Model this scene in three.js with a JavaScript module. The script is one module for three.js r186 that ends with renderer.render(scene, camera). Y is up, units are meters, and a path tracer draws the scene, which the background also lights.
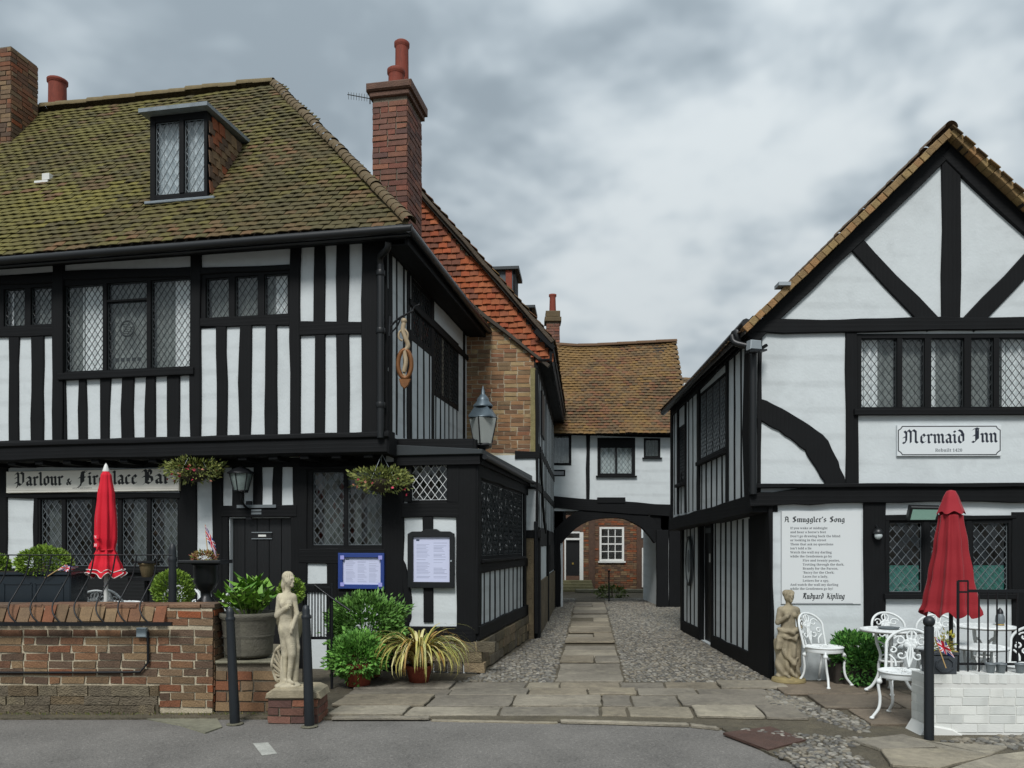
import * as THREE from 'three';
import { mergeGeometries, mergeVertices } from 'three/addons/utils/BufferGeometryUtils.js';
import { MarchingCubes } from 'three/addons/objects/MarchingCubes.js';

// ---------------------------------------------------------------- camera, sky, sun, exposure
const scene = new THREE.Scene();
const EYE = 1.6, FOC = 800, CX = 512, HY = 545;            // level camera with a risen lens
const camera = new THREE.PerspectiveCamera(2 * Math.atan(HY / FOC) * 180 / Math.PI, 1024 / (2 * HY), 0.05, 600);
camera.position.set(0, EYE, 0); camera.lookAt(0, EYE, -10);
camera.setViewOffset(1024, 2 * HY, 0, 0, 1024, 768);
const renderer = new THREE.WebGLRenderer({ antialias: true });
renderer.setSize(1024, 768);
renderer.toneMapping = THREE.LinearToneMapping;
renderer.toneMappingExposure = 1.95;
renderer.shadowMap.enabled = true;

const sun = new THREE.DirectionalLight(new THREE.Color(1, 0.985, 0.965), 1.5);   // veiled sun behind the camera
sun.position.set(-6, 36, 20); sun.target.position.set(0, 0, -11);
sun.castShadow = true; sun.shadow.radius = 32; sun.shadow.mapSize.set(2048, 2048);
Object.assign(sun.shadow.camera, { left: -16, right: 16, top: 16, bottom: -16, near: 1, far: 90 });
scene.add(sun, sun.target);

// ---------------------------------------------------------------- noise
function rng(seed) { let a = seed >>> 0; return () => { a = (a + 0x6D2B79F5) | 0; let t = Math.imul(a ^ (a >>> 15), 1 | a); t = (t + Math.imul(t ^ (t >>> 7), 61 | t)) ^ t; return ((t ^ (t >>> 14)) >>> 0) / 4294967296; }; }
const hash3 = (x, y, z) => { let h = Math.imul(x | 0, 374761393) ^ Math.imul(y | 0, 668265263) ^ Math.imul(z | 0, 2147483647 - 1274126177); h = Math.imul(h ^ (h >>> 13), 1274126177); h ^= h >>> 16; h = Math.imul(h, 2246822519); return ((h ^ (h >>> 15)) >>> 0) / 4294967296; };
const sm = (t) => t * t * (3 - 2 * t), mix = (a, b, t) => a + (b - a) * t, clamp = (x, a = 0, b = 1) => Math.min(b, Math.max(a, x)), sstep = (a, b, x) => sm(clamp((x - a) / (b - a)));
function vnoise(x, y, z = 0, per = 0) {
  const X = Math.floor(x), Y = Math.floor(y), Z = Math.floor(z), u = sm(x - X), v = sm(y - Y), w = sm(z - Z);
  const m = per ? (k) => ((k % per) + per) % per : (k) => k;
  const h = (i, j, k) => hash3(m(X + i), m(Y + j), Z + k);
  if (w === 0) return mix(mix(h(0, 0, 0), h(1, 0, 0), u), mix(h(0, 1, 0), h(1, 1, 0), u), v);
  return mix(mix(mix(h(0, 0, 0), h(1, 0, 0), u), mix(h(0, 1, 0), h(1, 1, 0), u), v), mix(mix(h(0, 0, 1), h(1, 0, 1), u), mix(h(0, 1, 1), h(1, 1, 1), u), v), w);
}
function fbm(x, y, z = 0, oct = 4, per = 0) { let s = 0, a = 0.5, n = 0; for (let i = 0; i < oct; i++) { s += a * vnoise(x, y, z + i * 17, per); n += a; x *= 2; y *= 2; z *= 2; per *= 2; a *= 0.5; } return s / n; }

// ---------------------------------------------------------------- overcast sky
{
  const W = 1536, H = 768, data = new Float32Array(W * H * 4);
  for (let j = 0; j < H; j++) {
    const el = ((j + 0.5) / H - 0.5) * Math.PI, sy = Math.sin(el), cy = Math.cos(el);
    for (let i = 0; i < W; i++) {
      const az = ((i + 0.5) / W - 0.5) * 2 * Math.PI, x = Math.cos(az) * cy, z = Math.sin(az) * cy;
      if (sy < -0.12) { const o = (j * W + i) * 4; data.set([0.2, 0.22, 0.23, 1], o); continue; }
      const e = Math.max(sy, 0), k = 1 / (e + 0.22), px = x * k, pz = z * k;
      const warp = fbm(px * 0.8 + 3, pz * 0.8, 5, 3) * 1.6;
      const big = fbm(px * 0.75 + warp, pz * 1.25 + 7, 2, 4), mid = fbm(px * 1.9 + warp * 1.4, pz * 3.2 + 1, 9, 5), fine = fbm(px * 5 + warp * 2, pz * 7, 4, 5);
      let c = 0.49 + 0.36 * (big - 0.5) + 0.5 * (mid - 0.5) + 0.58 * (fine - 0.5) + 0.34 * (fbm(px * 14 + warp * 4, pz * 17, 6, 4) - 0.5);
      // the lighter bank of cloud over the alley and the darker one to its left
      const n = -z > 0.05 ? [x / -z, sy / -z] : [9, 9];
      const g = (a, b, sa, sb) => Math.exp(-(((n[0] - a) / sa) ** 2) - (((n[1] - b) / sb) ** 2));
      c += 0.2 * g(0.25, 0.45, 0.16, 0.1) + 0.14 * g(0.26, 0.33, 0.14, 0.06) + 0.07 * g(0.13, 0.3, 0.3, 0.12) + 0.07 * g(0.56, 0.47, 0.2, 0.1) - 0.07 * g(-0.3, 0.6, 0.4, 0.16) - 0.11 * g(0.3, 0.63, 0.7, 0.1) - 0.04 * g(-0.15, 0.4, 0.2, 0.2);
      const t = sstep(0.2, 0.88, c), lum = mix(0.6, 1.26, t) * (0.42 + 0.4 * e);
      const o = (j * W + i) * 4;
      data[o] = lum * mix(0.44, 0.485, t); data[o + 1] = lum * mix(0.53, 0.528, t); data[o + 2] = lum * mix(0.605, 0.55, t); data[o + 3] = 1;
    }
  }
  const sky = new THREE.DataTexture(data, W, H, THREE.RGBAFormat, THREE.FloatType);
  sky.mapping = THREE.EquirectangularReflectionMapping; sky.magFilter = THREE.LinearFilter; sky.minFilter = THREE.LinearFilter; sky.needsUpdate = true;
  scene.background = sky; scene.environment = sky;
}
// ---------------------------------------------------------------- helpers
const V2 = (x, y) => new THREE.Vector2(x, y), V3 = (x, y, z) => new THREE.Vector3(x, y, z);
const taken = new Map();
function numbered(name) { const n = taken.get(name) || 0; taken.set(name, n + 1); return n ? `${name}_${String(n).padStart(3, '0')}` : name; }
function thing(name, label, category, pos = [0, 0, 0], turn = 0, group) {
  const o = new THREE.Group(); o.name = numbered(name); o.position.set(...pos); o.rotation.y = turn; scene.add(o);
  o.userData = { label, category }; if (group) o.userData.group = group;
  o.updateMatrixWorld(true); return o;
}
function dup(src, label, pos, turn = 0, scale) {
  const r = src.clone(); r.name = numbered(src.name.replace(/_\d{3}$/, '')); r.userData = { ...src.userData, label }; r.position.set(...pos); r.rotation.y = turn; if (scale) r.scale.copy(scale.isVector3 ? scale : V3(scale, scale, scale)); scene.add(r); r.updateMatrixWorld(true); return r;
}
function mesh(name, geo, mat, parent, kind) {
  const m = new THREE.Mesh(Array.isArray(geo) ? merge(geo) : geo, mat); m.name = name; m.castShadow = m.receiveShadow = true; if (kind) m.userData.kind = kind; if (parent) parent.add(m); return m;
}
function struct(name, geo, mat, kind = 'structure') { const m = mesh(numbered(name), geo, mat, scene); m.userData.kind = kind; return m; }
function part(name, parent) { const g = new THREE.Group(); g.name = name; parent.add(g); g.updateMatrixWorld(true); return g; }
function clean(g) { const n = g.index ? g.toNonIndexed() : g; for (const k of Object.keys(n.attributes)) if (!['position', 'normal', 'uv', 'color'].includes(k)) n.deleteAttribute(k); return n; }
function merge(list) { const l = list.map(clean); const col = l.some(g => g.attributes.color); if (col) l.forEach(g => { if (!g.attributes.color) g.setAttribute('color', new THREE.BufferAttribute(new Float32Array(g.attributes.position.count * 3).fill(1), 3)); }); return mergeGeometries(l); }
function metricUV(g, along = true, off = 0) {           // uv in metres on the face's own plane, v along the longest side
  g = clean(g); g.computeBoundingBox(); const s = g.boundingBox.getSize(V3(0, 0, 0)).toArray(), p = g.attributes.position, n = g.attributes.normal, uv = new Float32Array(p.count * 2);
  for (let i = 0; i < p.count; i += 3) {
    const nn = [0, 1, 2].map(k => Math.abs(n.getComponent(i, k) + n.getComponent(i + 1, k) + n.getComponent(i + 2, k)));
    const ax = nn[0] >= nn[1] && nn[0] >= nn[2] ? 0 : nn[1] >= nn[2] ? 1 : 2; let a = (ax + 1) % 3, b = (ax + 2) % 3; if (along && s[a] > s[b]) [a, b] = [b, a];
    for (let k = 0; k < 3; k++) { uv[(i + k) * 2] = p.getComponent(i + k, a) + off; uv[(i + k) * 2 + 1] = p.getComponent(i + k, b) + off * 1.7; }
  }
  g.setAttribute('uv', new THREE.BufferAttribute(uv, 2)); return g;
}
function boxG(x0, x1, y0, y1, z0, z1) { const g = new THREE.BoxGeometry(x1 - x0, y1 - y0, z1 - z0); g.translate((x0 + x1) / 2, (y0 + y1) / 2, (z0 + z1) / 2); return metricUV(g); }
function prism(pts, z0, z1, holes = [], bev = 0) {        // polygon in x,y extruded from z0 to z1
  const s = new THREE.Shape(pts.map(p => V2(p[0], p[1]))); for (const h of holes) s.holes.push(new THREE.Path(h.map(p => V2(p[0], p[1]))));
  const g = new THREE.ExtrudeGeometry(s, { depth: z1 - z0 - 2 * bev, bevelEnabled: bev > 0, bevelSize: bev, bevelThickness: bev, bevelOffset: -bev, bevelSegments: 1, steps: 1 });
  g.translate(0, 0, z0 + bev); return metricUV(g);
}
const rectP = (a, b, c, d) => [[a, c], [b, c], [b, d], [a, d]];
function tube(pts, r, seg = 0, rad = 6, closed = false) { const c = new THREE.CatmullRomCurve3(pts.map(p => V3(...p)), closed, 'centripetal'); return clean(new THREE.TubeGeometry(c, seg || pts.length * 4, r, rad, closed)); }
function rod(a, b, r, r2 = r, rad = 8) { const A = V3(...a), B = V3(...b), l = A.distanceTo(B), g = new THREE.CylinderGeometry(r2, r, l, rad); g.translate(0, l / 2, 0); g.applyQuaternion(new THREE.Quaternion().setFromUnitVectors(V3(0, 1, 0), B.clone().sub(A).normalize())); g.translate(...a); return clean(g); }
function lathe(prof, seg = 20) { return clean(new THREE.LatheGeometry(prof.map(p => V2(p[0], p[1])), seg)); }
function at(g, x, y, z, ry = 0) { if (ry) g.rotateY(ry); g.translate(x, y, z); return g; }
function bar(a, b, w, d) { const A = V3(...a), B = V3(...b), l = A.distanceTo(B), g = new THREE.BoxGeometry(w, l, d); g.translate(0, l / 2, 0); g.applyQuaternion(new THREE.Quaternion().setFromUnitVectors(V3(0, 1, 0), B.clone().sub(A).normalize())); g.translate(...a); return clean(g); }

// upright plane: local x runs along it, y up, z out of it
function facade(x, d, deg) {
  const M = new THREE.Matrix4().makeRotationY(deg * Math.PI / 180).setPosition(x, 0, -d), I = M.clone().invert();
  const o = V3(0, EYE, 0).applyMatrix4(I);
  const F = { M, I, deg };
  F.p = (px, py, w = 0) => { const q = V3((px - CX) / FOC, (HY - py) / FOC, -1).transformDirection(I), t = (w - o.z) / q.z; return [o.x + q.x * t, o.y + q.y * t]; };   // where a line of sight meets the plane at depth w
  F.u = (px, w = 0) => F.p(px, HY, w)[0];
  F.put = (node, parent) => { parent.updateWorldMatrix(true, false); node.updateMatrix(); node.matrix.premultiply(M).premultiply(parent.matrixWorld.clone().invert()); node.matrix.decompose(node.position, node.quaternion, node.scale); parent.add(node); node.updateMatrixWorld(true); return node; };
  F.mesh = (name, geo, mat, parent, kind) => F.put(mesh(name, geo, mat, null, kind), parent);
  F.part = (name, parent) => { const g = new THREE.Group(); g.name = name; return F.put(g, parent); };
  F.w = (u, v, z = 0) => V3(u, v, z).applyMatrix4(M);
  F.sub = (u, z, turn) => { const w = F.w(u, 0, z); return facade(w.x, -w.z, deg + turn); };
  return F;
}
const groundAt = (px, py, y = 0) => { const t = (EYE - y) * FOC / (py - HY); return [(px - CX) / FOC * t, -t]; };
const posAt = (px, d, y = 0) => [(px - CX) / FOC * d, y, -d];

// ---------------------------------------------------------------- textures
function tex(size, metres, fn, srgb = true) {
  const data = new Uint8Array(size * size * 4);
  for (let j = 0; j < size; j++) for (let i = 0; i < size; i++) { let c = fn(i / size, j / size); if (!Array.isArray(c)) c = [c, c, c]; const o = (j * size + i) * 4; for (let k = 0; k < 3; k++) data[o + k] = (srgb ? Math.pow(clamp(c[k]), 1 / 2.2) : clamp(c[k])) * 255; data[o + 3] = 255; }
  const t = new THREE.DataTexture(data, size, size); t.wrapS = t.wrapT = THREE.RepeatWrapping; t.magFilter = THREE.LinearFilter; t.minFilter = THREE.LinearMipmapLinearFilter; t.generateMipmaps = true; if (srgb) t.colorSpace = THREE.SRGBColorSpace; t.repeat.set(1 / metres, 1 / metres); t.needsUpdate = true; return t;
}
const TX = {
  plaster: tex(1024, 3.1, (x, y) => { const a = fbm(x * 6, y * 6, 1, 5, 6), b = fbm(x * 40, y * 40, 3, 3, 40), s = fbm(x * 30, y * 3, 5, 4, 3); const d = 0.965 - 0.10 * sstep(0.5, 0.85, a) - 0.09 * sstep(0.52, 0.85, s) + (b - 0.5) * 0.07 - 0.045 * sstep(0.64, 0.8, fbm(x * 17, y * 17, 41, 4, 17)); return [d, d * 0.995, d * 0.975]; }),
  plasterB: tex(512, 1.3, (x, y) => 0.5 * fbm(x * 8, y * 8, 11, 4, 8) + 0.5 * fbm(x * 60, y * 60, 12, 2, 60), false),
  timber: tex(512, 1.1, (x, y) => { const g = fbm(x * 46, y * 2, 2, 4, 2), a = fbm(x * 5, y * 5, 8, 3, 5); const d = 0.74 + 0.3 * (g - 0.5) + 0.5 * (a - 0.5); return [d, d, d]; }),
  timberB: tex(512, 1.1, (x, y) => fbm(x * 46, y * 2, 2, 4, 2), false),
  grit: tex(512, 0.6, (x, y) => { const a = fbm(x * 7, y * 7, 4, 5, 7), b = vnoise(x * 90, y * 90, 6, 90); const d = 0.72 + 0.42 * (a - 0.5) + 0.25 * (b - 0.5); return [d, d, d]; }),
  gritB: tex(512, 0.6, (x, y) => 0.6 * fbm(x * 9, y * 9, 14, 5, 9) + 0.4 * vnoise(x * 70, y * 70, 16, 70), false),
  asphalt: tex(1024, 1.9, (x, y) => { const n = vnoise(x * 260, y * 260, 1, 260), m = vnoise(x * 130, y * 130, 2, 130), a = fbm(x * 5, y * 5, 3, 4, 5); let d = 0.60 + 0.30 * (n - 0.5) + 0.26 * (a - 0.5); if (m > 0.8) d += 0.16; if (m < 0.15) d -= 0.14; return [d, d * 0.99, d * 0.965]; }),
  asphaltB: tex(1024, 1.9, (x, y) => 0.6 * vnoise(x * 260, y * 260, 1, 260) + 0.4 * fbm(x * 60, y * 60, 3, 2, 60), false),
  stone: tex(1024, 2.3, (x, y) => { const a = fbm(x * 6, y * 6, 21, 5, 6), b = fbm(x * 60, y * 60, 22, 3, 60), l = fbm(x * 13, y * 13, 25, 4, 13); let d = 0.66 + 0.5 * (a - 0.5) + 0.3 * (b - 0.5); const li = sstep(0.6, 0.72, l) * 0.12; return [d + li, d * 0.985 + li, d * 0.93 + li * 0.8]; }),
  bark: tex(256, 0.5, (x, y) => 0.6 + 0.6 * (fbm(x * 10, y * 10, 31, 4, 10) - 0.5)),
};
const std = (hex, o = {}) => new THREE.MeshStandardMaterial({ color: hex, roughness: 0.8, ...o });
const MAT = {
  plaster: std(0xccd3d6, { map: TX.plaster, bumpMap: TX.plasterB, bumpScale: 0.0025, roughness: 0.85 }),
  timber: new THREE.MeshPhysicalMaterial({ color: 0x101214, map: TX.timber, bumpMap: TX.timberB, bumpScale: 0.003, roughness: 0.72, specularIntensity: 0.45 }),
  blackPaint: std(0x15181a, { roughness: 0.42, map: TX.grit }),
  darkDoor: std(0x101214, { roughness: 0.5, map: TX.timber, bumpMap: TX.timberB, bumpScale: 0.003 }),
  iron: std(0x15171a, { roughness: 0.45, metalness: 0.3 }),
  bollard: std(0x1f252a, { roughness: 0.5, map: TX.grit }),
  lead: std(0x6f7679, { roughness: 0.55, metalness: 0.35 }),
  leadDark: std(0x33383a, { roughness: 0.5, metalness: 0.3 }),
  leadRoof: std(0x8a959b, { roughness: 0.6, map: TX.grit }),
  glass: new THREE.MeshPhysicalMaterial({ color: 0xffffff, roughness: 0.03, transmission: 1, thickness: 0, ior: 1.62, specularIntensity: 1 }),
  net: std(0x8e9794, { roughness: 0.95, map: TX.grit }),
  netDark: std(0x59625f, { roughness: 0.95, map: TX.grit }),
  curtain_or_glint: std(0xdfe6e6, { roughness: 0.9 }),  // curtain cloth, also the colour of the painted reflections in the bay
  mortar: std(0xcbbfa4, { map: TX.grit, bumpMap: TX.gritB, bumpScale: 0.006 }),
  mortarOld: std(0x7d7362, { map: TX.grit, bumpMap: TX.gritB, bumpScale: 0.006 }),
  deck: std(0x2a2620),
  terracotta: std(0x9a4a33, { map: TX.grit, bumpMap: TX.gritB, bumpScale: 0.002 }),
  pot: std(0x8c3f2c, { map: TX.grit }),
  whitePaint: std(0xdedfdc, { roughness: 0.45, map: TX.plaster }),
  whiteIron: std(0xd9dddc, { roughness: 0.5 }),
  render: std(0x8f8a7a, { map: TX.stone, bumpMap: TX.gritB, bumpScale: 0.008 }),
  stoneCap: std(0x8d8a78, { map: TX.stone, bumpMap: TX.gritB, bumpScale: 0.008 }),
  asphalt: std(0x8c8b88, { map: TX.asphalt, bumpMap: TX.asphaltB, bumpScale: 0.006, roughness: 0.9 }),
  earth: std(0x4a443a, { map: TX.grit, bumpMap: TX.gritB, bumpScale: 0.02 }),
  soil: std(0x2a2119, { map: TX.grit }),
  zinc: std(0x9aa2a6, { roughness: 0.5, metalness: 0.4 }),
  dark: std(0x101214, { roughness: 0.9 }),
};
MAT.asphalt.color.setRGB(0.24, 0.229, 0.214);
const room = std(0x8d8678, { roughness: 0.95 });

// ---------------------------------------------------------------- many small pieces: the largest in view as meshes of their own, the rest as one part
function pieces(parent, name, stuffName, geos, cols, map, bump, list, { max = 300, minPx = 10, rough = 0.85, bumpScale = 0.004, label } = {}) {
  parent.updateWorldMatrix(true, false); const inv = parent.matrixWorld.clone().invert();
  const mats = cols.map(c => { const m = std(0xffffff, { roughness: rough, map, bumpMap: bump, bumpScale }); m.color.copy(c); return m; });
  const all = new THREE.MeshStandardMaterial({ roughness: rough, map, bumpMap: bump, bumpScale, vertexColors: true });
  const pos = V3(0, 0, 0);
  for (const q of list) { pos.setFromMatrixPosition(q.m); q.px = q.hide ? 0 : q.len * FOC / Math.max(0.5, -pos.z); }
  const sorted = list.slice().sort((a, b) => b.px - a.px), single = new Set(sorted.slice(0, max).filter(q => q.px >= minPx)), rest = [];
  for (const q of list) {
    const m = q.m.clone().premultiply(inv);
    if (single.has(q)) { const o = mesh(name, geos[q.g], mats[q.c], null); m.decompose(o.position, o.quaternion, o.scale); parent.add(o); } else rest.push([m, q]);
  }
  if (rest.length) {
    let nv = 0; for (const [, q] of rest) nv += geos[q.g].attributes.position.count;
    const P = new Float32Array(nv * 3), N = new Float32Array(nv * 3), U = new Float32Array(nv * 2), C = new Float32Array(nv * 3), nm = new THREE.Matrix3(), v = V3(0, 0, 0); let k = 0;
    for (const [m, q] of rest) {
      const g = geos[q.g], p = g.attributes.position, n = g.attributes.normal, uv = g.attributes.uv, c = cols[q.c]; nm.getNormalMatrix(m); const j = 0.92 + 0.16 * hash3(k, 3, 5), du = hash3(k, 1, 1) * 3;
      for (let i = 0; i < p.count; i++, k++) { v.fromBufferAttribute(p, i).applyMatrix4(m).toArray(P, k * 3); v.fromBufferAttribute(n, i).applyMatrix3(nm).normalize().toArray(N, k * 3); U[k * 2] = uv.getX(i) + du; U[k * 2 + 1] = uv.getY(i) + du; C[k * 3] = c.r * j; C[k * 3 + 1] = c.g * j; C[k * 3 + 2] = c.b * j; }
    }
    const g = new THREE.BufferGeometry(); g.setAttribute('position', new THREE.BufferAttribute(P, 3)); g.setAttribute('normal', new THREE.BufferAttribute(N, 3)); g.setAttribute('uv', new THREE.BufferAttribute(U, 2)); g.setAttribute('color', new THREE.BufferAttribute(C, 3));
    const o = mesh(stuffName, g, all, parent); o.userData.kind = 'stuff';
  }
}
const hexes = (...h) => h.map(x => new THREE.Color(x));
const PAL = {
  moss: hexes(0x625a30, 0x686030, 0x6f6832, 0x5e5430, 0x585030, 0x625432, 0x6c5838, 0x755838, 0x787032, 0x58522f),   // mossy brown peg tiles
  lichen: hexes(0x7c5f3c, 0x82603a, 0x715a3c, 0x84683e, 0x7c563a, 0x69563a, 0x86683a, 0x744e36, 0x7a6240, 0x66523a),
  orange: hexes(0xa4502c, 0xac5630, 0x94482c, 0xa05c3c, 0x84482f, 0xb0643c, 0x944c34, 0x7a4a36, 0xa8562c, 0x8a5540),
  brick: hexes(0x825c42, 0x75523c, 0x88563a, 0x6a5543, 0x846c52, 0x9a5530, 0x796248, 0x8a6547, 0x634e3d, 0x927858),
  brickRed: hexes(0x875343, 0x794c3f, 0x905846, 0x6a4a40, 0x885f50, 0x98644c, 0x785446, 0x684a42, 0x8c5f4b, 0x7e5647),
  brickTan: hexes(0xa27c58, 0x926a4a, 0xac825a, 0x86664a, 0xb09468, 0x98684a, 0x907656, 0xa47650, 0x80624c, 0xb49a70),
  white: hexes(0xdcdedb, 0xd6d9d6, 0xe0e2de, 0xd0d3d0),
  stone: hexes(0x8a7d63, 0x7a7058, 0x978a70, 0x6b6352, 0x857c6c, 0x94836a),
};
// ---------------------------------------------------------------- bricks
function brickGeos(L, H, D, seed, n = 6, j = 1) { const r = rng(seed), out = []; for (let i = 0; i < n; i++) { const g = new THREE.BoxGeometry(L, H, D, 1, 1, 1); const p = g.attributes.position, m = new Map(); for (let k = 0; k < p.count; k++) { const key = [p.getX(k), p.getY(k), p.getZ(k)].map(v => v > 0).join(); if (!m.has(key)) m.set(key, [(r() - 0.5) * 0.012 * j, (r() - 0.5) * 0.010 * j, (r() - 0.5) * 0.006 * j]); const d = m.get(key); p.setXYZ(k, p.getX(k) + d[0], p.getY(k) + d[1], p.getZ(k) + d[2]); } g.computeVertexNormals(); out.push(metricUV(g, false, r() * 3)); } return out; }
const BR = { s: brickGeos(0.212, 0.06, 0.06, 5), h: brickGeos(0.1, 0.06, 0.06, 6) };
const BRALL = [...BR.s, ...BR.h];
function bricks(list, F, u0, u1, v0, v1, z, { keep, pick, seed = 1, hide, course = 0.0745, sx = 1, sy = 1, rough = 1, gap = 0.013 } = {}) {
  const r = rng(seed), E = new THREE.Euler(), Q = new THREE.Quaternion();
  for (let row = 0, v = v0 + course * sy / 2; v < v1 - 0.02; v += course * sy, row++) {
    let u = u0 - (row % 2 ? 0.112 * sx : 0) - (r() * 0.02);
    while (u < u1) {
      const head = r() < 0.22, L = (head ? 0.1 : 0.212) * sx; let a = Math.max(u, u0), b = Math.min(u + L, u1); u += L + gap * sx; if (u1 - b < 0.05) { b = u1; u = u1; }
      if (b - a < 0.035) continue; const uc = (a + b) / 2; if (keep && !keep(uc, v)) { r(); r(); continue; }
      const g = head ? 6 + Math.floor(r() * 6) : Math.floor(r() * 6); E.set(0, 0, (r() - 0.5) * 0.02); Q.setFromEuler(E);
      const m = new THREE.Matrix4().compose(V3(uc, v + (r() - 0.5) * 0.005, z - 0.03 + 0.009 * rough + (r() - 0.5) * 0.008 * rough), Q, V3((b - a) / (head ? 0.1 : 0.212), sy, 1)).premultiply(F.M);
      list.push({ m, g, c: pick ? pick(uc, v, r) : Math.floor(r() * 10), len: b - a, hide });
    }
  }
  return list;
}
// ---------------------------------------------------------------- roof tiles on a slope
function tileGeos(W, L, T, seed, n = 6) { const r = rng(seed), out = []; for (let i = 0; i < n; i++) { const g = new THREE.BoxGeometry(W, L, T, 2, 1, 1); const p = g.attributes.position, bow = 0.004 + r() * 0.006; for (let k = 0; k < p.count; k++) { const x = p.getX(k), y = p.getY(k); p.setZ(k, p.getZ(k) + (Math.abs(x) < 0.01 ? bow : 0)); if (y < 0) p.setY(k, y + (hash3(i, Math.round(x * 50), 3) - 0.5) * 0.012); } g.computeVertexNormals(); out.push(metricUV(g, false, r() * 3)); } return out; }
const TILE = tileGeos(0.147, 0.155, 0.0105, 8);
function tiles(list, O, U, S, len, width, { gauge = 0.097, tw = 0.152, pick, seed = 1, hide, sag = 0.02, lift = 0.0, tilt = 0.16, keep } = {}) {
  // O eave origin, U unit along the eave, S unit up the slope, width(s) -> [u0, u1]
  const N = U.clone().cross(S).normalize(), r = rng(seed), B = new THREE.Matrix4(), qt = new THREE.Quaternion(), e = new THREE.Euler();
  for (let row = 0, s = 0.06; s < len; s += gauge, row++) {
    const [u0, u1] = width(s); const off = (row % 2) * tw / 2 + (r() - 0.5) * 0.02;
    for (let u = u0 + tw / 2 - off; u < u1 + tw * 0.2; u += tw) {
      if (keep && !keep(u, s)) continue;
      const h = (fbm(u * 0.6 + seed, s * 0.6, seed, 3) - 0.5) * 2 * sag + lift + (r() - 0.5) * 0.008;
      const p = O.clone().addScaledVector(U, u).addScaledVector(S, s + (r() - 0.5) * 0.012 + (fbm(u * 0.35, s, 7, 2) - 0.5) * 0.03).addScaledVector(N, h + 0.02);
      B.makeBasis(U, S, N); qt.setFromRotationMatrix(B); e.set(-tilt + (r() - 0.5) * 0.05, (r() - 0.5) * 0.04, (r() - 0.5) * 0.03); qt.multiply(new THREE.Quaternion().setFromEuler(e));
      list.push({ m: new THREE.Matrix4().compose(p, qt, V3(1, 1, 1)), g: Math.floor(r() * 6), c: pick ? pick(u, s, r) : Math.floor(r() * 10), len: 0.15, hide });
    }
  }
  return list;
}
function ridgeTiles(parent, a, b, rad, mat, name = 'ridge_tile', L = 0.3, turn = 0) {       // half-round caps laid end to end
  const A = V3(...a), B = V3(...b), n = Math.max(1, Math.round(A.distanceTo(B) / L)), dir = B.clone().sub(A).normalize(), l = A.distanceTo(B) / n;
  const g = new THREE.CylinderGeometry(rad, rad * 1.12, l * 1.06, 8, 1, true, -Math.PI / 2, Math.PI); g.rotateX(0); const gg = metricUV(g, false);
  const side = V3(0, 1, 0).cross(dir).normalize(), up = dir.clone().cross(side).normalize(), M = new THREE.Matrix4().makeBasis(side, dir, up.clone()), q = new THREE.Quaternion().setFromRotationMatrix(M);
  if (M.determinant() < 0) M.makeBasis(side.negate(), dir, up), q.setFromRotationMatrix(M);
  parent.updateWorldMatrix(true, false); const inv = parent.matrixWorld.clone().invert();
  for (let i = 0; i < n; i++) { const o = mesh(name, gg, mat, null), p = A.clone().addScaledVector(dir, (i + 0.5) * l); p.y += (hash3(i, 4, 9) - 0.5) * 0.02; o.applyMatrix4(new THREE.Matrix4().compose(p, q, V3(1, 1, 1)).premultiply(inv)); parent.add(o); }
}
// ---------------------------------------------------------------- hewn timbers
let tseed = 77;
function timberG(pts, width, z0, z1, wob = 0.011, bev = 0.008) {     // centre line in x,y with a width (or one at each point)
  const r = rng(tseed++), P = [], W = [];
  const w = (i) => Array.isArray(width) ? width[i] : width;
  for (let i = 0; i < pts.length - 1; i++) { const [ax, ay] = pts[i], [bx, by] = pts[i + 1], n = Math.max(1, Math.round(Math.hypot(bx - ax, by - ay) / 0.45)); for (let k = 0; k < n; k++) { P.push([mix(ax, bx, k / n), mix(ay, by, k / n)]); W.push(mix(w(i), w(i + 1), k / n)); } }
  P.push(pts[pts.length - 1]); W.push(w(pts.length - 1));
  if (pts.length > 3) { const c = new THREE.CatmullRomCurve3(pts.map((p, i) => V3(p[0], p[1], w(i))), false, 'centripetal').getPoints(18); P.length = W.length = 0; for (const q of c) { P.push([q.x, q.y]); W.push(q.z); } }
  const L = [], R = [];
  P.forEach((p, i) => { const a = P[Math.max(0, i - 1)], b = P[Math.min(P.length - 1, i + 1)], l = Math.hypot(b[0] - a[0], b[1] - a[1]) || 1, nx = -(b[1] - a[1]) / l, ny = (b[0] - a[0]) / l, h = W[i] / 2; const e = (r() - 0.5) * 2 * wob, f = (r() - 0.5) * 2 * wob; L.push([p[0] + nx * (h + e), p[1] + ny * (h + e)]); R.push([p[0] - nx * (h + f), p[1] - ny * (h + f)]); });
  return prism([...R, ...L.reverse()], z0, z1, [], bev);
}
const PROUD = 0.028, INSET = -0.05;
function timber(F, parent, name, pts, width, z0 = INSET, z1 = PROUD, mat = MAT.timber) { return F.mesh(name, timberG(pts, width, z0, z1 + ((tseed * 7) % 5) * 0.0012), mat, parent); }
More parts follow.
